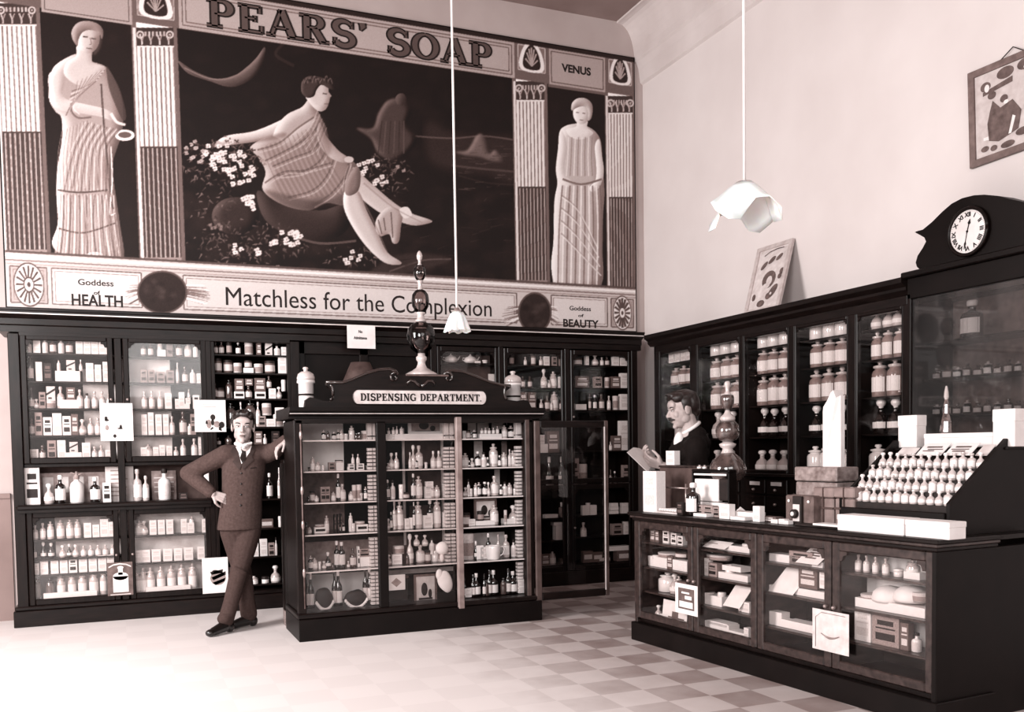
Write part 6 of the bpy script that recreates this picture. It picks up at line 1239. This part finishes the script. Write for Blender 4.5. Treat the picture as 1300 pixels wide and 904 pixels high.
def sheet(name, x0, x1, z0, z1, step=.0068, y=YBN, m=vm):
    nx, nz = int((x1-x0)/step)+1, int((z1-z0)/step)+1; X_, Z_ = np.meshgrid(np.linspace(x0, x1, nx), np.linspace(z0, z1, nz))
    P_ = np.stack([X_.ravel(), np.full(X_.size, YBN), Z_.ravel()-H]); v = CM @ P_; u_ = (v[0]/v[2]*FPX+650-OX)*SS-.5; w_ = (v[1]/v[2]*FPX+CY-OY)*SS-.5
    u_ = np.clip(u_, 0, CW-1.01); w_ = np.clip(w_, 0, CH-1.01); iu, iw = u_.astype(int), w_.astype(int); fu, fw_ = u_-iu, w_-iw
    g = (CV[iw, iu]*(1-fu)+CV[iw, iu+1]*fu)*(1-fw_)+(CV[iw+1, iu]*(1-fu)+CV[iw+1, iu+1]*fu)*fw_
    me = bpy.data.meshes.new(name); co = np.stack([X_.ravel()-bn.location.x, np.full(X_.size, y-YBN), Z_.ravel()-bn.location.z], 1)
    I = np.arange(nx*nz).reshape(nz, nx); F = np.stack([I[:-1, :-1], I[:-1, 1:], I[1:, 1:], I[1:, :-1]], -1).reshape(-1, 4)
    me.vertices.add(len(co)); me.vertices.foreach_set('co', co.ravel().astype('f4')); me.loops.add(F.size); me.loops.foreach_set('vertex_index', F.ravel().astype('i4'))
    me.polygons.add(len(F)); me.polygons.foreach_set('loop_start', (np.arange(len(F))*4).astype('i4')); me.polygons.foreach_set('loop_total', np.full(len(F), 4, 'i4')); me.update()
    ca = me.color_attributes.new('print_tone', 'FLOAT_COLOR', 'POINT'); cc = np.ones((len(co), 4), 'f4'); cc[:, :3] = TL[np.clip(g*255, 0, 255).astype(int)]; ca.data.foreach_set('color', cc.ravel())
    me.materials.append(m); o = bpy.data.objects.new(name, me); COL.objects.link(o); o.parent = bn; return o
rel(MB().box(bX0-.012, bX1+.012, YBN+.003, YW-.002, bZ0-.01, bZ1+.012), bn).build('backing_board', BLACK, bn)
sheet('lower_strip', bX0, bX1, bZ0, zs0)
sheet('title_frieze', xe[3], xe[4], zt0_, bZ1)
for i, nm in ((0, 'printed_pilaster'), (1, 'figure_panel'), (2, 'printed_pilaster'), (4, 'printed_pilaster'), (5, 'figure_panel'), (6, 'printed_pilaster')): sheet(nm, xe[i], xe[i+1], zs0, bZ1)
sheet('main_picture', xe[3], xe[4], zs0, zt0_)
def letter(mb, x, z, nm='lettering', m=INK, dy=0.0): mb.v = [(a+x, b_+YBN-.001-dy, c+z) for a, b_, c in mb.v]; rel(mb, bn).build(nm, m, bn)
xa, za = ZX(263, 38); xb, zb2 = ZX(627, 86); zt2 = ZX(627, 52)[1]; ht = (zt2-zb2)*.93; zbase = zb2-.02
letter(serif_text("PEARS' SOAP", ht, xb-xa, .004, .07), (xa+xb)/2, zbase, 'lettering', mat('letter_dark', .10, .6))
letter(serif_text("PEARS' SOAP", ht, xb-xa, .002, -.04), (xa+xb)/2, zbase, 'letter_inlay', mat('letter_brown', .30, .6), .0035)
def flat(s, x0p, x1p, ybase, cap, nm='lettering', off=.0, m=INK):
    x0, z0 = ZX(x0p, ybase); x1 = ZX(x1p, ybase)[0]; z1 = ZX(x0p, ybase-cap)[1]; t_ = textmesh(s, (z1-z0)/.70, .001, off, x1-x0); vs = np.array(t_.v); t_.v = [(a-vs[:, 0].min(), b_, c) for a, b_, c in t_.v]
    t_.xf(Matrix.Rotation(PI/2, 4, 'X')); letter(t_, x0, z0, nm, m)
LK = mat('letter_dark', .10)
zM = ZX(287, 388)[1]
def flatz(s, x0p, x1p, y_, z0, hcap, off, m=LK):
    x0 = ZX(x0p, y_)[0]; x1 = ZX(x1p, y_)[0]; t_ = textmesh(s, hcap/.70, .001, off, x1-x0); vs = np.array(t_.v); t_.v = [(a-vs[:, 0].min(), b_, c) for a, b_, c in t_.v]; t_.xf(Matrix.Rotation(PI/2, 4, 'X')); letter(t_, x0, z0, 'lettering', m)
flatz('Matchless for the Complexion', 287, 624, 392, zM+.005, .165, .0)
flatz('Goddess', 99, 144, 358, ZX(120, 362.5)[1], .05, .001); flatz('of', 119, 127, 372, ZX(120, 374)[1], .032, .001); flatz('HEALTH', 91, 156, 385, ZX(120, 388.5)[1], .095, .003)
flatz('Goddess', 723, 750, 391, ZX(738, 394.5)[1], .045, .001); flatz('of', 734, 741, 402, ZX(738, 402.5)[1], .03, .001); flatz('BEAUTY', 715, 760, 412, ZX(738, 415.5)[1], .078, .003)
flatz('VENUS', 713, 750, 92, ZX(731, 93)[1], .075, .004)
# ------------------------------------------------------------------ people
SKIN = mat('skin', .66, .5, .3, noise=.02, scale=30); HAIR = mat('dark_hair', .05, .4, .5, g2=.16, scale=60)
TWEED = mat('jacket_cloth', .27, .9, .1, noise=.025, scale=60); TROU = mat('trouser_cloth', .24, .9, .1, noise=.02, scale=60); BCLOTH = mat('black_cloth', .05, .85, .15, noise=.02, scale=60)
SHOE = mat('black_leather', .04, .3, .6); LINEN = mat('white_linen', .88, .6); TIE = mat('dark_silk', .07, .4, .4)
def cap(mb, p0, p1, r0, r1, n=14):
    p0, p1 = Vector(p0), Vector(p1); d = (p1-p0)
    if d.length < 1e-5: return mb.ell(p0, (r0, r0, r0), None, n, 10)
    mb.tube([p0+d*t for t in (0, .25, .5, .75, 1)], [r0+(r1-r0)*t for t in (0, .25, .5, .75, 1)], n); mb.ell(p0, (r0,)*3, None, n, 10); mb.ell(p1, (r1,)*3, None, n, 10); return mb
def chain(mb, pts, rs):
    for a, b_, r0, r1 in zip(pts, pts[1:], rs, rs[1:]): cap(mb, a, b_, r0, r1)
    return mb
def fuse(name, mb, m, parent, voxel=.008, smooth=3):
    o = mb.build('tmp', m); r = o.modifiers.new('r', 'REMESH'); r.mode = 'VOXEL'; r.voxel_size = voxel; r.use_smooth_shade = True
    s_ = o.modifiers.new('s', 'SMOOTH'); s_.factor = .5; s_.iterations = smooth; bpy.context.view_layer.update()
    me = bpy.data.meshes.new_from_object(o.evaluated_get(bpy.context.evaluated_depsgraph_get())); me.name = name; old = o.data; bpy.data.objects.remove(o); bpy.data.meshes.remove(old)
    me.polygons.foreach_set('use_smooth', [True]*len(me.polygons)); n = bpy.data.objects.new(name, me); COL.objects.link(n); n.parent = parent; return n
def hand(mb, w, d, n, side, curl=(.25, .35, .3), spread=.010, k=1.0, thumb=.5):
    w, d, n = Vector(w), Vector(d).normalized(), Vector(n).normalized(); s = d.cross(n).normalized()*side; n = s.cross(d).normalized()*side
    for i, o_ in enumerate((-.03, -.010, .010, .028)): cap(mb, w+s*o_*.55*k, w+(d*.088+s*o_)*k, .014*k, .0115*k, 10)
    for i, (o_, L) in enumerate(zip((.028, .010, -.010, -.029), (.072, .082, .076, .058))):
        p = w+(d*.088+s*o_)*k; a = 0
        for j, fr in enumerate((.45, .3, .25)):
            a += curl[j]+.04*i; dr = d*math.cos(a)+n*math.sin(a)+s*(o_*2.2*spread/.01*.35); q_ = p+dr.normalized()*L*fr*k; cap(mb, p, q_, (.0092-.0008*j)*k, (.0088-.001*j)*k, 8); p = q_
    p = w+(d*.02+s*.022)*k; q_ = p+(d*.6+s*.75+n*.15).normalized()*.045*k; cap(mb, p, q_, .015*k, .011*k, 10); r_ = q_+(d*.85+s*.25+n*thumb).normalized()*.032*k; cap(mb, q_, r_, .0105*k, .009*k, 8); cap(mb, r_, r_+(d*.9+n*thumb).normalized()*.024*k, .009*k, .0075*k, 8)
    return mb
def headparts(c, R_, k=1.0):
    """R_: 3x3 rotation; face looks along local -Y"""
    c = Vector(c); T_ = lambda v: c+R_ @ (Vector(v)*k); mb = MB()
    E = lambda p_, r, rot=None: mb.ell(T_(p_), [x*k for x in r], R_ @ rot if rot else R_, 18, 12)
    E((0, .015, .035), (.074, .092, .090)); E((0, -.020, -.030), (.060, .070, .075)); E((0, -.035, -.075), (.042, .045, .036)); E((0, -.072, -.098), (.020, .016, .016))
    E((0, -.066, .048), (.056, .026, .030)); E((0, -.078, .022), (.052, .014, .010)); E((.036, -.056, -.020), (.022, .022, .026)); E((-.036, -.056, -.020), (.022, .022, .026))
    cap(mb, T_((0, -.082, .018)), T_((0, -.108, -.022)), .008*k, .012*k, 10); E((.011, -.094, -.026), (.009, .010, .008)); E((-.011, -.094, -.026), (.009, .010, .008))
    E((0, -.084, -.054), (.023, .011, .0065)); E((0, -.081, -.066), (.020, .011, .0075))
    for sx in (1, -1): E((sx*.076, .012, -.004), (.009, .021, .033), Matrix.Rotation(sx*.25, 3, 'Z')); E((sx*.048, -.005, -.055), (.014, .030, .030))
    cap(mb, T_((0, .025, -.06)), T_((0, .030, -.15)), .050*k, .054*k)
    return mb, T_
def facebits(body, T_, R_, k, m_tache=False, lidded=False):
    def bit(nm, m, f): q = MB(); f(q); return q.build(nm, m, body)
    for sx in (1, -1):
        e = bit('eye', LINEN, lambda q: q.ell(T_((sx*.030, -.076, .008)), (.012*k, .009*k, (.0035 if lidded else .0065)*k), R_, 12, 8))
        bit('pupil', INK, lambda q: q.ell(T_((sx*.030, -.0835, .008)), (.0052*k, .003*k, (.003 if lidded else .0052)*k), R_, 10, 6)).parent = e
        bit('upper_lid', mat('lid_shadow', .35), lambda q: q.tube([T_((sx*(.018+.024*t), -.083+.004*abs(t-.5), .013+.004*math.sin(PI*t))) for t in (0, .25, .5, .75, 1)], .0022*k, 6))
        bit('eyebrow', HAIR, lambda q: q.tube([T_((sx*(.014+.038*t), -.0885+.014*t*t, .026+.007*math.sin(PI*t*.8))) for t in (0, .25, .5, .75, 1)], [.003*k, .0045*k, .0045*k, .0035*k, .002*k], 8))
        bit('nostril', INK, lambda q: q.ell(T_((sx*.007, -.103, -.0335)), (.0035*k, .003*k, .002*k), R_, 8, 5))
    bit('lips', mat('lip', .48), lambda q: q.ell(T_((0, -.090, -.055)), (.019*k, .006*k, .0038*k), R_, 12, 8).ell(T_((0, -.088, -.063)), (.016*k, .006*k, .0042*k), R_, 12, 8))
    bit('mouth_line', INK, lambda q: q.tube([T_((x, -.0945+abs(x)*.25, -.0588)) for x in (-.020, -.01, 0, .01, .020)], .0013*k, 6))
    if m_tache: bit('moustache', HAIR, lambda q: [q.tube([T_((0, -.097, -.044)), T_((sx*.014, -.096, -.046)), T_((sx*.028, -.086, -.050)), T_((sx*.038, -.074, -.052))], [.008*k, .0095*k, .007*k, .002*k], 10) for sx in (1, -1)])
def hairmesh(T_, R_, k, body, quiff=1):
    q = MB(); E = lambda p_, r: q.ell(T_(p_), [x*k for x in r], R_, 18, 12)
    E((0, .028, .075), (.078, .090, .054)); E((0, .062, .035), (.079, .062, .085)); E((.014*quiff, -.045, .098), (.050, .038, .024)); E((-.035*quiff, -.030, .094), (.036, .045, .024)); E((.048, -.025, .085), (.032, .045, .034)); E((-.048, -.025, .085), (.032, .045, .034))
    for sx in (1, -1): E((sx*.070, .015, .045), (.014, .034, .036)); E((sx*.072, -.006, .020), (.007, .010, .026))
    E((0, .082, -.020), (.055, .034, .045))
    r = random.Random(3)
    for i in range(26): a = r.uniform(0, PI); b_ = r.uniform(-.5, .7); E((.072*math.cos(a)*.9, -.02+b_*.08, .066+.060*math.sin(a)), (.012, .034, .009))
    return fuse('hair', q, HAIR, body, .005*k, 1)
# ---- the man leaning on the case
YM = 7.60; mr = empty('person', 'young man in buttoned jacket and tie leaning on the dispensing case, hand on hip', 'person', (float(onY(303, 790, YM)[0]), YM, 0)); MO = Vector(mr.location)
def W(px, py, dy=0.0): return Vector(map(float, onY(px, py, YM+dy)))-MO
hc = W(308.5, 542.5, -.03); RH = Matrix.Rotation(-.16, 3, 'Z') @ Matrix.Rotation(.05, 3, 'Y') @ Matrix.Rotation(.06, 3, 'X'); kh = 1.06
hb_, TH = headparts(hc, RH, kh)
shL, shR = W(285, 577, .0), W(338, 576, .02); elL = W(239, 601, .08); wrL = W(270, 627, -.06); elR = W(375, 583, -.05); wrR = W(362, 561, -.19)
elR.z = 1.345+.045; elR.x = DX0-.05-MO.x; wrR = Vector(map(float, onY(364, 558, YM-.22)))-MO
cap(hb_, W(311, 566), W(311, 580, .01), .056, .07); hb_.ell(W(310, 600, .01), (.15, .085, .16)); hb_.ell(W(308, 640, .01), (.12, .075, .15)); hb_.ell(W(306, 662, .02), (.12, .07, .08))
chain(hb_, [shL, elL, wrL], [.055, .043, .028]); chain(hb_, [shR, elR, wrR], [.055, .043, .028])
hipA, knA, ftA = W(317, 675, .0), W(303, 728, -.10), W(287, 787, -.16); hipB, knB, ftB = W(294, 675, .03), W(309, 730, .03), W(316, 783, .02)
ftA.z = .085; ftB.z = .085
chain(hb_, [hipA, knA, ftA], [.070, .050, .034]); chain(hb_, [hipB, knB, ftB], [.070, .050, .034]); cap(hb_, ftA, ftA+Vector((-.05, -.04, -.045)), .030, .022); cap(hb_, ftB, ftB+Vector((-.06, -.02, -.045)), .030, .022)
hand(hb_, wrR, (-.62, -.10, -.55), (-.2, -.1, -1), 1, (.35, .40, .25), .022, 1.10); hand(hb_, wrL, (.75, -.05, -.35), (.1, .9, -.3), -1, (.4, .8, .7), .010, 1.0)
body = fuse('body', hb_, SKIN, mr, .0042, 2); facebits(body, TH, RH, kh); hairmesh(TH, RH, kh, body)
j = MB(); j.ell(W(311, 583, .01), (.168, .100, .080))
hem = W(304, 672, .01); hc_ = W(311, 578, .01); Lz = hc_.z-hem.z; pf = [(.170, 0), (.170, .02), (.163, .15), (.155, .27), (.160, .38), (.168, .48), (.160, .56), (.12, .60), (.0, .61)]; n0 = len(j.v)
j.lathe([(r_, z_*Lz/.60) for r_, z_ in pf], n=26, a=.70); j.v = j.v[:n0]+[(a+hem.x+(hc_.x-hem.x)*c/Lz, b_+hem.y-.012*math.sin(c/Lz*PI), c+hem.z) for a, b_, c in j.v[n0:]]
shL2 = shL+Vector((.01, 0, .0)); chain(j, [W(300, 577, .01), shL2, shL2.lerp(elL, .5), elL, elL.lerp(wrL, .55), wrL.lerp(elL, .10)], [.075, .076, .070, .064, .057, .048])
chain(j, [W(320, 576, .01), shR, shR.lerp(elR, .5), elR, elR.lerp(wrR, .5), wrR.lerp(elR, .10)], [.075, .078, .072, .066, .056, .048])
for t in (.25, .5, .75): c = elL.lerp(shL, t); j.ell(c+Vector((0, -.03, 0)), (.045, .045, .018), Matrix.Rotation(.7, 3, 'Y'), 12, 8)
for t in (.15, .4): c = elL.lerp(wrL, t); j.ell(c+Vector((0, -.025, .01)), (.04, .04, .016), Matrix.Rotation(-.6, 3, 'Y'), 12, 8)
jk = fuse('jacket', j, TWEED, mr, .0085, 3)
t_ = MB(); hp = W(305, 668, .02); t_.ell(hp, (.150, .105, .115))
chain(t_, [hipA, hipA.lerp(knA, .5), knA, knA.lerp(ftA, .6), ftA+Vector((0, 0, .02))], [.090, .082, .069, .060, .060]); chain(t_, [hipB, hipB.lerp(knB, .5), knB, knB.lerp(ftB, .6), ftB+Vector((0, .0, .02))], [.090, .082, .070, .064, .066])
for c in (ftA, ftB): t_.ell(c+Vector((-.01, -.01, .03)), (.058, .064, .05))
for c, d_ in ((knA, .03), (knB, .02)): t_.ell(c+Vector((.01, -.05, d_)), (.06, .03, .014), Matrix.Rotation(.5, 3, 'Y'), 12, 8); t_.ell(c+Vector((-.01, -.045, -d_*1.6)), (.055, .03, .012), Matrix.Rotation(-.4, 3, 'Y'), 12, 8)
fuse('trousers', t_, TROU, mr, .008, 3)
for c, d_ in ((ftA, Vector((-.75, -.62, 0))), (ftB, Vector((-.93, -.36, 0)))):
    q = MB(); d_.normalize(); b0 = Vector((c.x, c.y, 0)); q.ell(b0-d_*.03+Vector((0, 0, .045)), (.042, .042, .045)); cap(q, b0+d_*.02+Vector((0, 0, .055)), b0+d_*.13+Vector((0, 0, .036)), .045, .033); q.ell(b0+d_*.165+Vector((0, 0, .030)), (.036, .036, .029)); q.v = [(x, y, max(z, .004)) for x, y, z in q.v]; fuse('shoe', q, SHOE, mr, .006, 2)
# shirt, collar, tie, lapels, buttons laid on the chest
def onchest(px, py, yoff): return W(px, py, yoff)
dgx = bpy.context.evaluated_depsgraph_get()
from mathutils.bvhtree import BVHTree
JB = BVHTree.FromPolygons([v.co.copy() for v in jk.data.vertices], [tuple(p_.vertices) for p_ in jk.data.polygons])
def hit(px, py, lift=.003):
    o_ = Vector((0, 0, H))-MO; d_ = Vector(map(float, ray(px, py))).normalized(); r_ = JB.ray_cast(o_, d_)
    return (r_[0]-d_*lift) if r_[0] else W(px, py, -.12)
def patch(name, m, outline, lift, parent=mr, sub=5, th=.003):
    """surface patch following the cloth, from an outline given on the front of the chest"""
    P_ = [Vector((a, b_)) for a, b_ in outline]; bm = bmesh.new(); vs = [bm.verts.new((a, b_, 0)) for a, b_ in outline]; bm.faces.new(vs); bmesh.ops.triangulate(bm, faces=bm.faces[:]); bmesh.ops.subdivide_edges(bm, edges=bm.edges[:], cuts=sub, use_grid_fill=True)
    q = MB(); idx = {v: i for i, v in enumerate(bm.verts)}; q.add([hit(v.co.x, v.co.y, lift) for v in bm.verts], [tuple(idx[v] for v in f.verts) for f in bm.faces], True); bm.free()
    return q.build(name, m, parent)
patch('shirt_front', LINEN, [(299, 567), (303, 575), (306.5, 589), (312, 584), (319, 571), (320, 561), (311, 563)], .004)
patch('lapel', mat('lapel_cloth', .20, .85, noise=.03), [(297, 565), (293, 573), (298, 583), (295, 586), (304, 597), (306.5, 590), (302.5, 576)], .007); patch('lapel', mat('lapel_cloth', .20), [(321, 561), (325, 568), (320, 580), (322, 584), (309, 597), (306.5, 590), (317, 574)], .007)
patch('tie', TIE, [(306, 569), (311, 569), (312, 573), (312.5, 583), (307.5, 588), (304.5, 581), (307, 574)], .010)
cl = MB(); cc = TH((0, .022, -.118)); cl.tube([cc+Vector((.054*math.cos(a), .052*math.sin(a), .010*math.sin(a)-.004)) for a in np.linspace(-PI*.48, PI*1.48, 24)], .013, 10); cl.build('shirt_collar', LINEN, mr)
bt = MB(); [bt.ell(hit(306.5-k*.3, 601+k*13.5, .002), (.008, .004, .008)) for k in range(4)]; bt.build('jacket_buttons', SHOE, mr)
pkt = patch('breast_pocket_line', DARKM, [(318, 594), (326, 593), (326, 594.2), (318, 595.2)], .003, sub=1)
cf = MB(); w0 = wrL.lerp(elL, .06); cf.tube([w0, w0.lerp(wrL, 1.0)], [.036, .034], 12); cf.build('shirt_cuff', LINEN, mr)
# ---- the clerk behind the counter
YC = 6.10; pr2 = empty('person', 'moustached clerk in a dark suit reading a paper behind the counter', 'person', (float(onY(872, 600, YC)[0]), YC, 0)); M2 = Vector(pr2.location); k2 = 1.12
def W2(px, py, dy=0.0): return Vector(map(float, onY(px, py, YC+dy)))-M2
a2 = -1.86; RC_ = Matrix.Rotation(a2, 3, 'Z') @ Matrix.Rotation(.20, 3, 'X'); fd = RC_ @ Vector((0, -1, 0)); fdh = Vector((fd.x, fd.y, 0)).normalized(); sd = Vector((-fdh.y, fdh.x, 0))
hc2 = W2(866.5, 520.5); h2, T2 = headparts(hc2, RC_, k2*1.02)
shN, shF = W2(879, 562)-sd*.0, W2(876, 562)
ch = W2(874, 572); S1 = ch+Vector((0, 0, .0))
shA = ch+sd*.19*1.0+Vector((0, 0, .03)); shB = ch-sd*.19+Vector((0, 0, .03)); 
if shA.y > shB.y: shA, shB = shB, shA            # shA nearer the camera
hnd = W2(828, 587, -.08); elA = W2(886, 607, -.20); elB = W2(868, 607, .2); hndB = W2(822, 580, .12)
cap(h2, T2((0, .03, -.12)), ch+Vector((0, 0, .02)), .055*k2, .07*k2); h2.ell(ch+Vector((0, 0, -.10)), (.15, .15, .2)); cap(h2, ch+Vector((0, 0, -.1)), Vector((ch.x, ch.y, .95)), .15, .14)
for s_ in (1, -1):
    hpp = Vector((ch.x, ch.y, .95))+sd*.09*s_; chain(h2, [hpp, Vector((hpp.x, hpp.y, .5)), Vector((hpp.x, hpp.y, .06))], [.10, .07, .05])
    cap(h2, Vector((hpp.x, hpp.y, .045)), Vector((hpp.x, hpp.y, .045))+fdh*.15, .042, .035)
chain(h2, [shA, elA, hnd+(elA-hnd).normalized()*.09], [.06, .05, .033]); chain(h2, [shB, elB, hndB+(elB-hndB).normalized()*.09], [.06, .05, .033])
hand(h2, hnd+(elA-hnd).normalized()*.08, (hnd-elA).normalized(), (0, .7, .7), -1, (.5, .5, .4), .01, 1.15); hand(h2, hndB+(elB-hndB).normalized()*.08, (hndB-elB).normalized(), (0, -.7, .7), 1, (.5, .5, .4), .01, 1.15)
h2.v = [(x, y, max(z, .006)) for x, y, z in h2.v]
b2 = fuse('body', h2, SKIN, pr2, .0050, 2); facebits(b2, T2, RC_, k2*1.02, True, True); hairmesh(T2, RC_, k2*1.02, b2)
j = MB(); j.ell(ch+Vector((0, 0, -.02)), (.155, .22, .11), Matrix.Rotation(a2+PI/2, 3, 'Z')); j.ell(ch+Vector((0, 0, -.16)), (.155, .20, .24), Matrix.Rotation(a2+PI/2, 3, 'Z')); cap(j, ch+Vector((0, 0, -.2)), Vector((ch.x, ch.y, .85)), .17, .175); j.ell(ch-fdh*.05+Vector((0, 0, .03)), (.11, .13, .10)); j.ell(T2((0, .050, -.175)), (.088, .096, .065)); j.ell(T2((0, .030, -.235)), (.12, .16, .08))
chain(j, [ch+sd*.08*(1 if (shA-ch).dot(sd) > 0 else -1), shA, elA, hnd+(elA-hnd).normalized()*.13], [.09, .085, .068, .05]); chain(j, [ch, shB, elB, hndB+(elB-hndB).normalized()*.13], [.09, .085, .068, .05])
fuse('jacket', j, BCLOTH, pr2, .009, 3)
t_ = MB()
for s_ in (1, -1):
    hpp = Vector((ch.x, ch.y, .92))+sd*.09*s_; chain(t_, [hpp, Vector((hpp.x, hpp.y, .5)), Vector((hpp.x, hpp.y, .10))], [.125, .09, .075])
fuse('trousers', t_, BCLOTH, pr2, .010, 3)
cc = T2((0, .030, -.135)); up_ = (T2((0, .02, -.06))-T2((0, .03, -.15))).normalized(); cl = MB(); ax = Vector((fdh.x, fdh.y, -.45)).normalized(); cl.tube([cc+fdh*.062*math.cos(a)+sd*.060*math.sin(a)+Vector((0, 0, -.040*math.cos(a)+.008)) for a in np.linspace(0, 2*PI, 26)], .014, 10); cl.build('shirt_collar', LINEN, pr2)
q = MB(); tp = cc+fdh*.085+Vector((0, 0, -.05)); q.tube([tp, tp+Vector((0, 0, -.03))+fdh*.02, tp+fdh*.045+Vector((0, 0, -.10)), tp+fdh*.05+Vector((0, 0, -.2))], [.018, .022, .024, .018], 10); q.build('tie', TIE, pr2)
q = MB(); tp = cc+fdh*.07+Vector((0, 0, -.06)); q.ell(tp+fdh*.02+Vector((0, 0, -.05)), (.045, .045, .09)); q.build('shirt_front', LINEN, pr2)
# the paper he holds
pp0 = W2(812, 582, -.02)+M2; pap = empty('open_booklet', 'white open booklet held in the hands of the clerk', 'booklet', pp0)
def P5(px, py, dy): return Vector(map(float, onY(px, py, YC+dy)))-Vector(pap.location)
for nm, pts in (('left_page', [(796, 574, -.14), (804, 568, -.02), (828, 592, -.02), (822, 599, -.14)]), ('right_page', [(804, 568, -.02), (812, 569, .10), (834, 584, .10), (828, 592, -.02)])):
    p_ = [P5(*a) for a in pts]; nrm = (p_[1]-p_[0]).cross(p_[3]-p_[0]).normalized()*.003; MB().add(p_+[v+nrm for v in p_], [(0,3,2,1),(4,5,6,7),(0,1,5,4),(1,2,6,5),(2,3,7,6),(3,0,4,7)]).build(nm, WHITE, pap)
# ------------------------------------------------------------------ light
def area(name, loc, target, size, power, col=(1, .975, .965), sy=None):
    l = bpy.data.lights.new(name, 'AREA'); l.energy = power; l.size = size; l.color = col
    if sy: l.shape = 'RECTANGLE'; l.size_y = sy
    o = bpy.data.objects.new(name, l); COL.objects.link(o); o.location = loc
    o.rotation_euler = (Vector(target)-Vector(loc)).to_track_quat('-Z', 'Y').to_euler(); return o
area('side_window_light', (-3.2, 5.2, 2.7), (2.6, 6.9, 1.1), 1.7, 540, sy=2.4)
area('shop_window_light', (-2.4, -.6, 3.0), (2.6, 7.5, 1.6), 2.2, 430, sy=2.6)
area('front_window_light', (1.6, -1.3, 3.4), (2.8, 8.0, 1.6), 3.2, 110, sy=2.0)
w = bpy.data.worlds.new('world'); SC.world = w; w.use_nodes = True
w.node_tree.nodes['Background'].inputs[0].default_value = (.80, .765, .755, 1); w.node_tree.nodes['Background'].inputs[1].default_value = .24
SC.view_settings.view_transform = 'Standard'; SC.view_settings.look = 'None'; SC.view_settings.exposure = 0; SC.view_settings.gamma = 1
try: SC.cycles.use_denoising = True; SC.cycles.max_bounces = 8; SC.cycles.transparent_max_bounces = 24
except Exception: pass
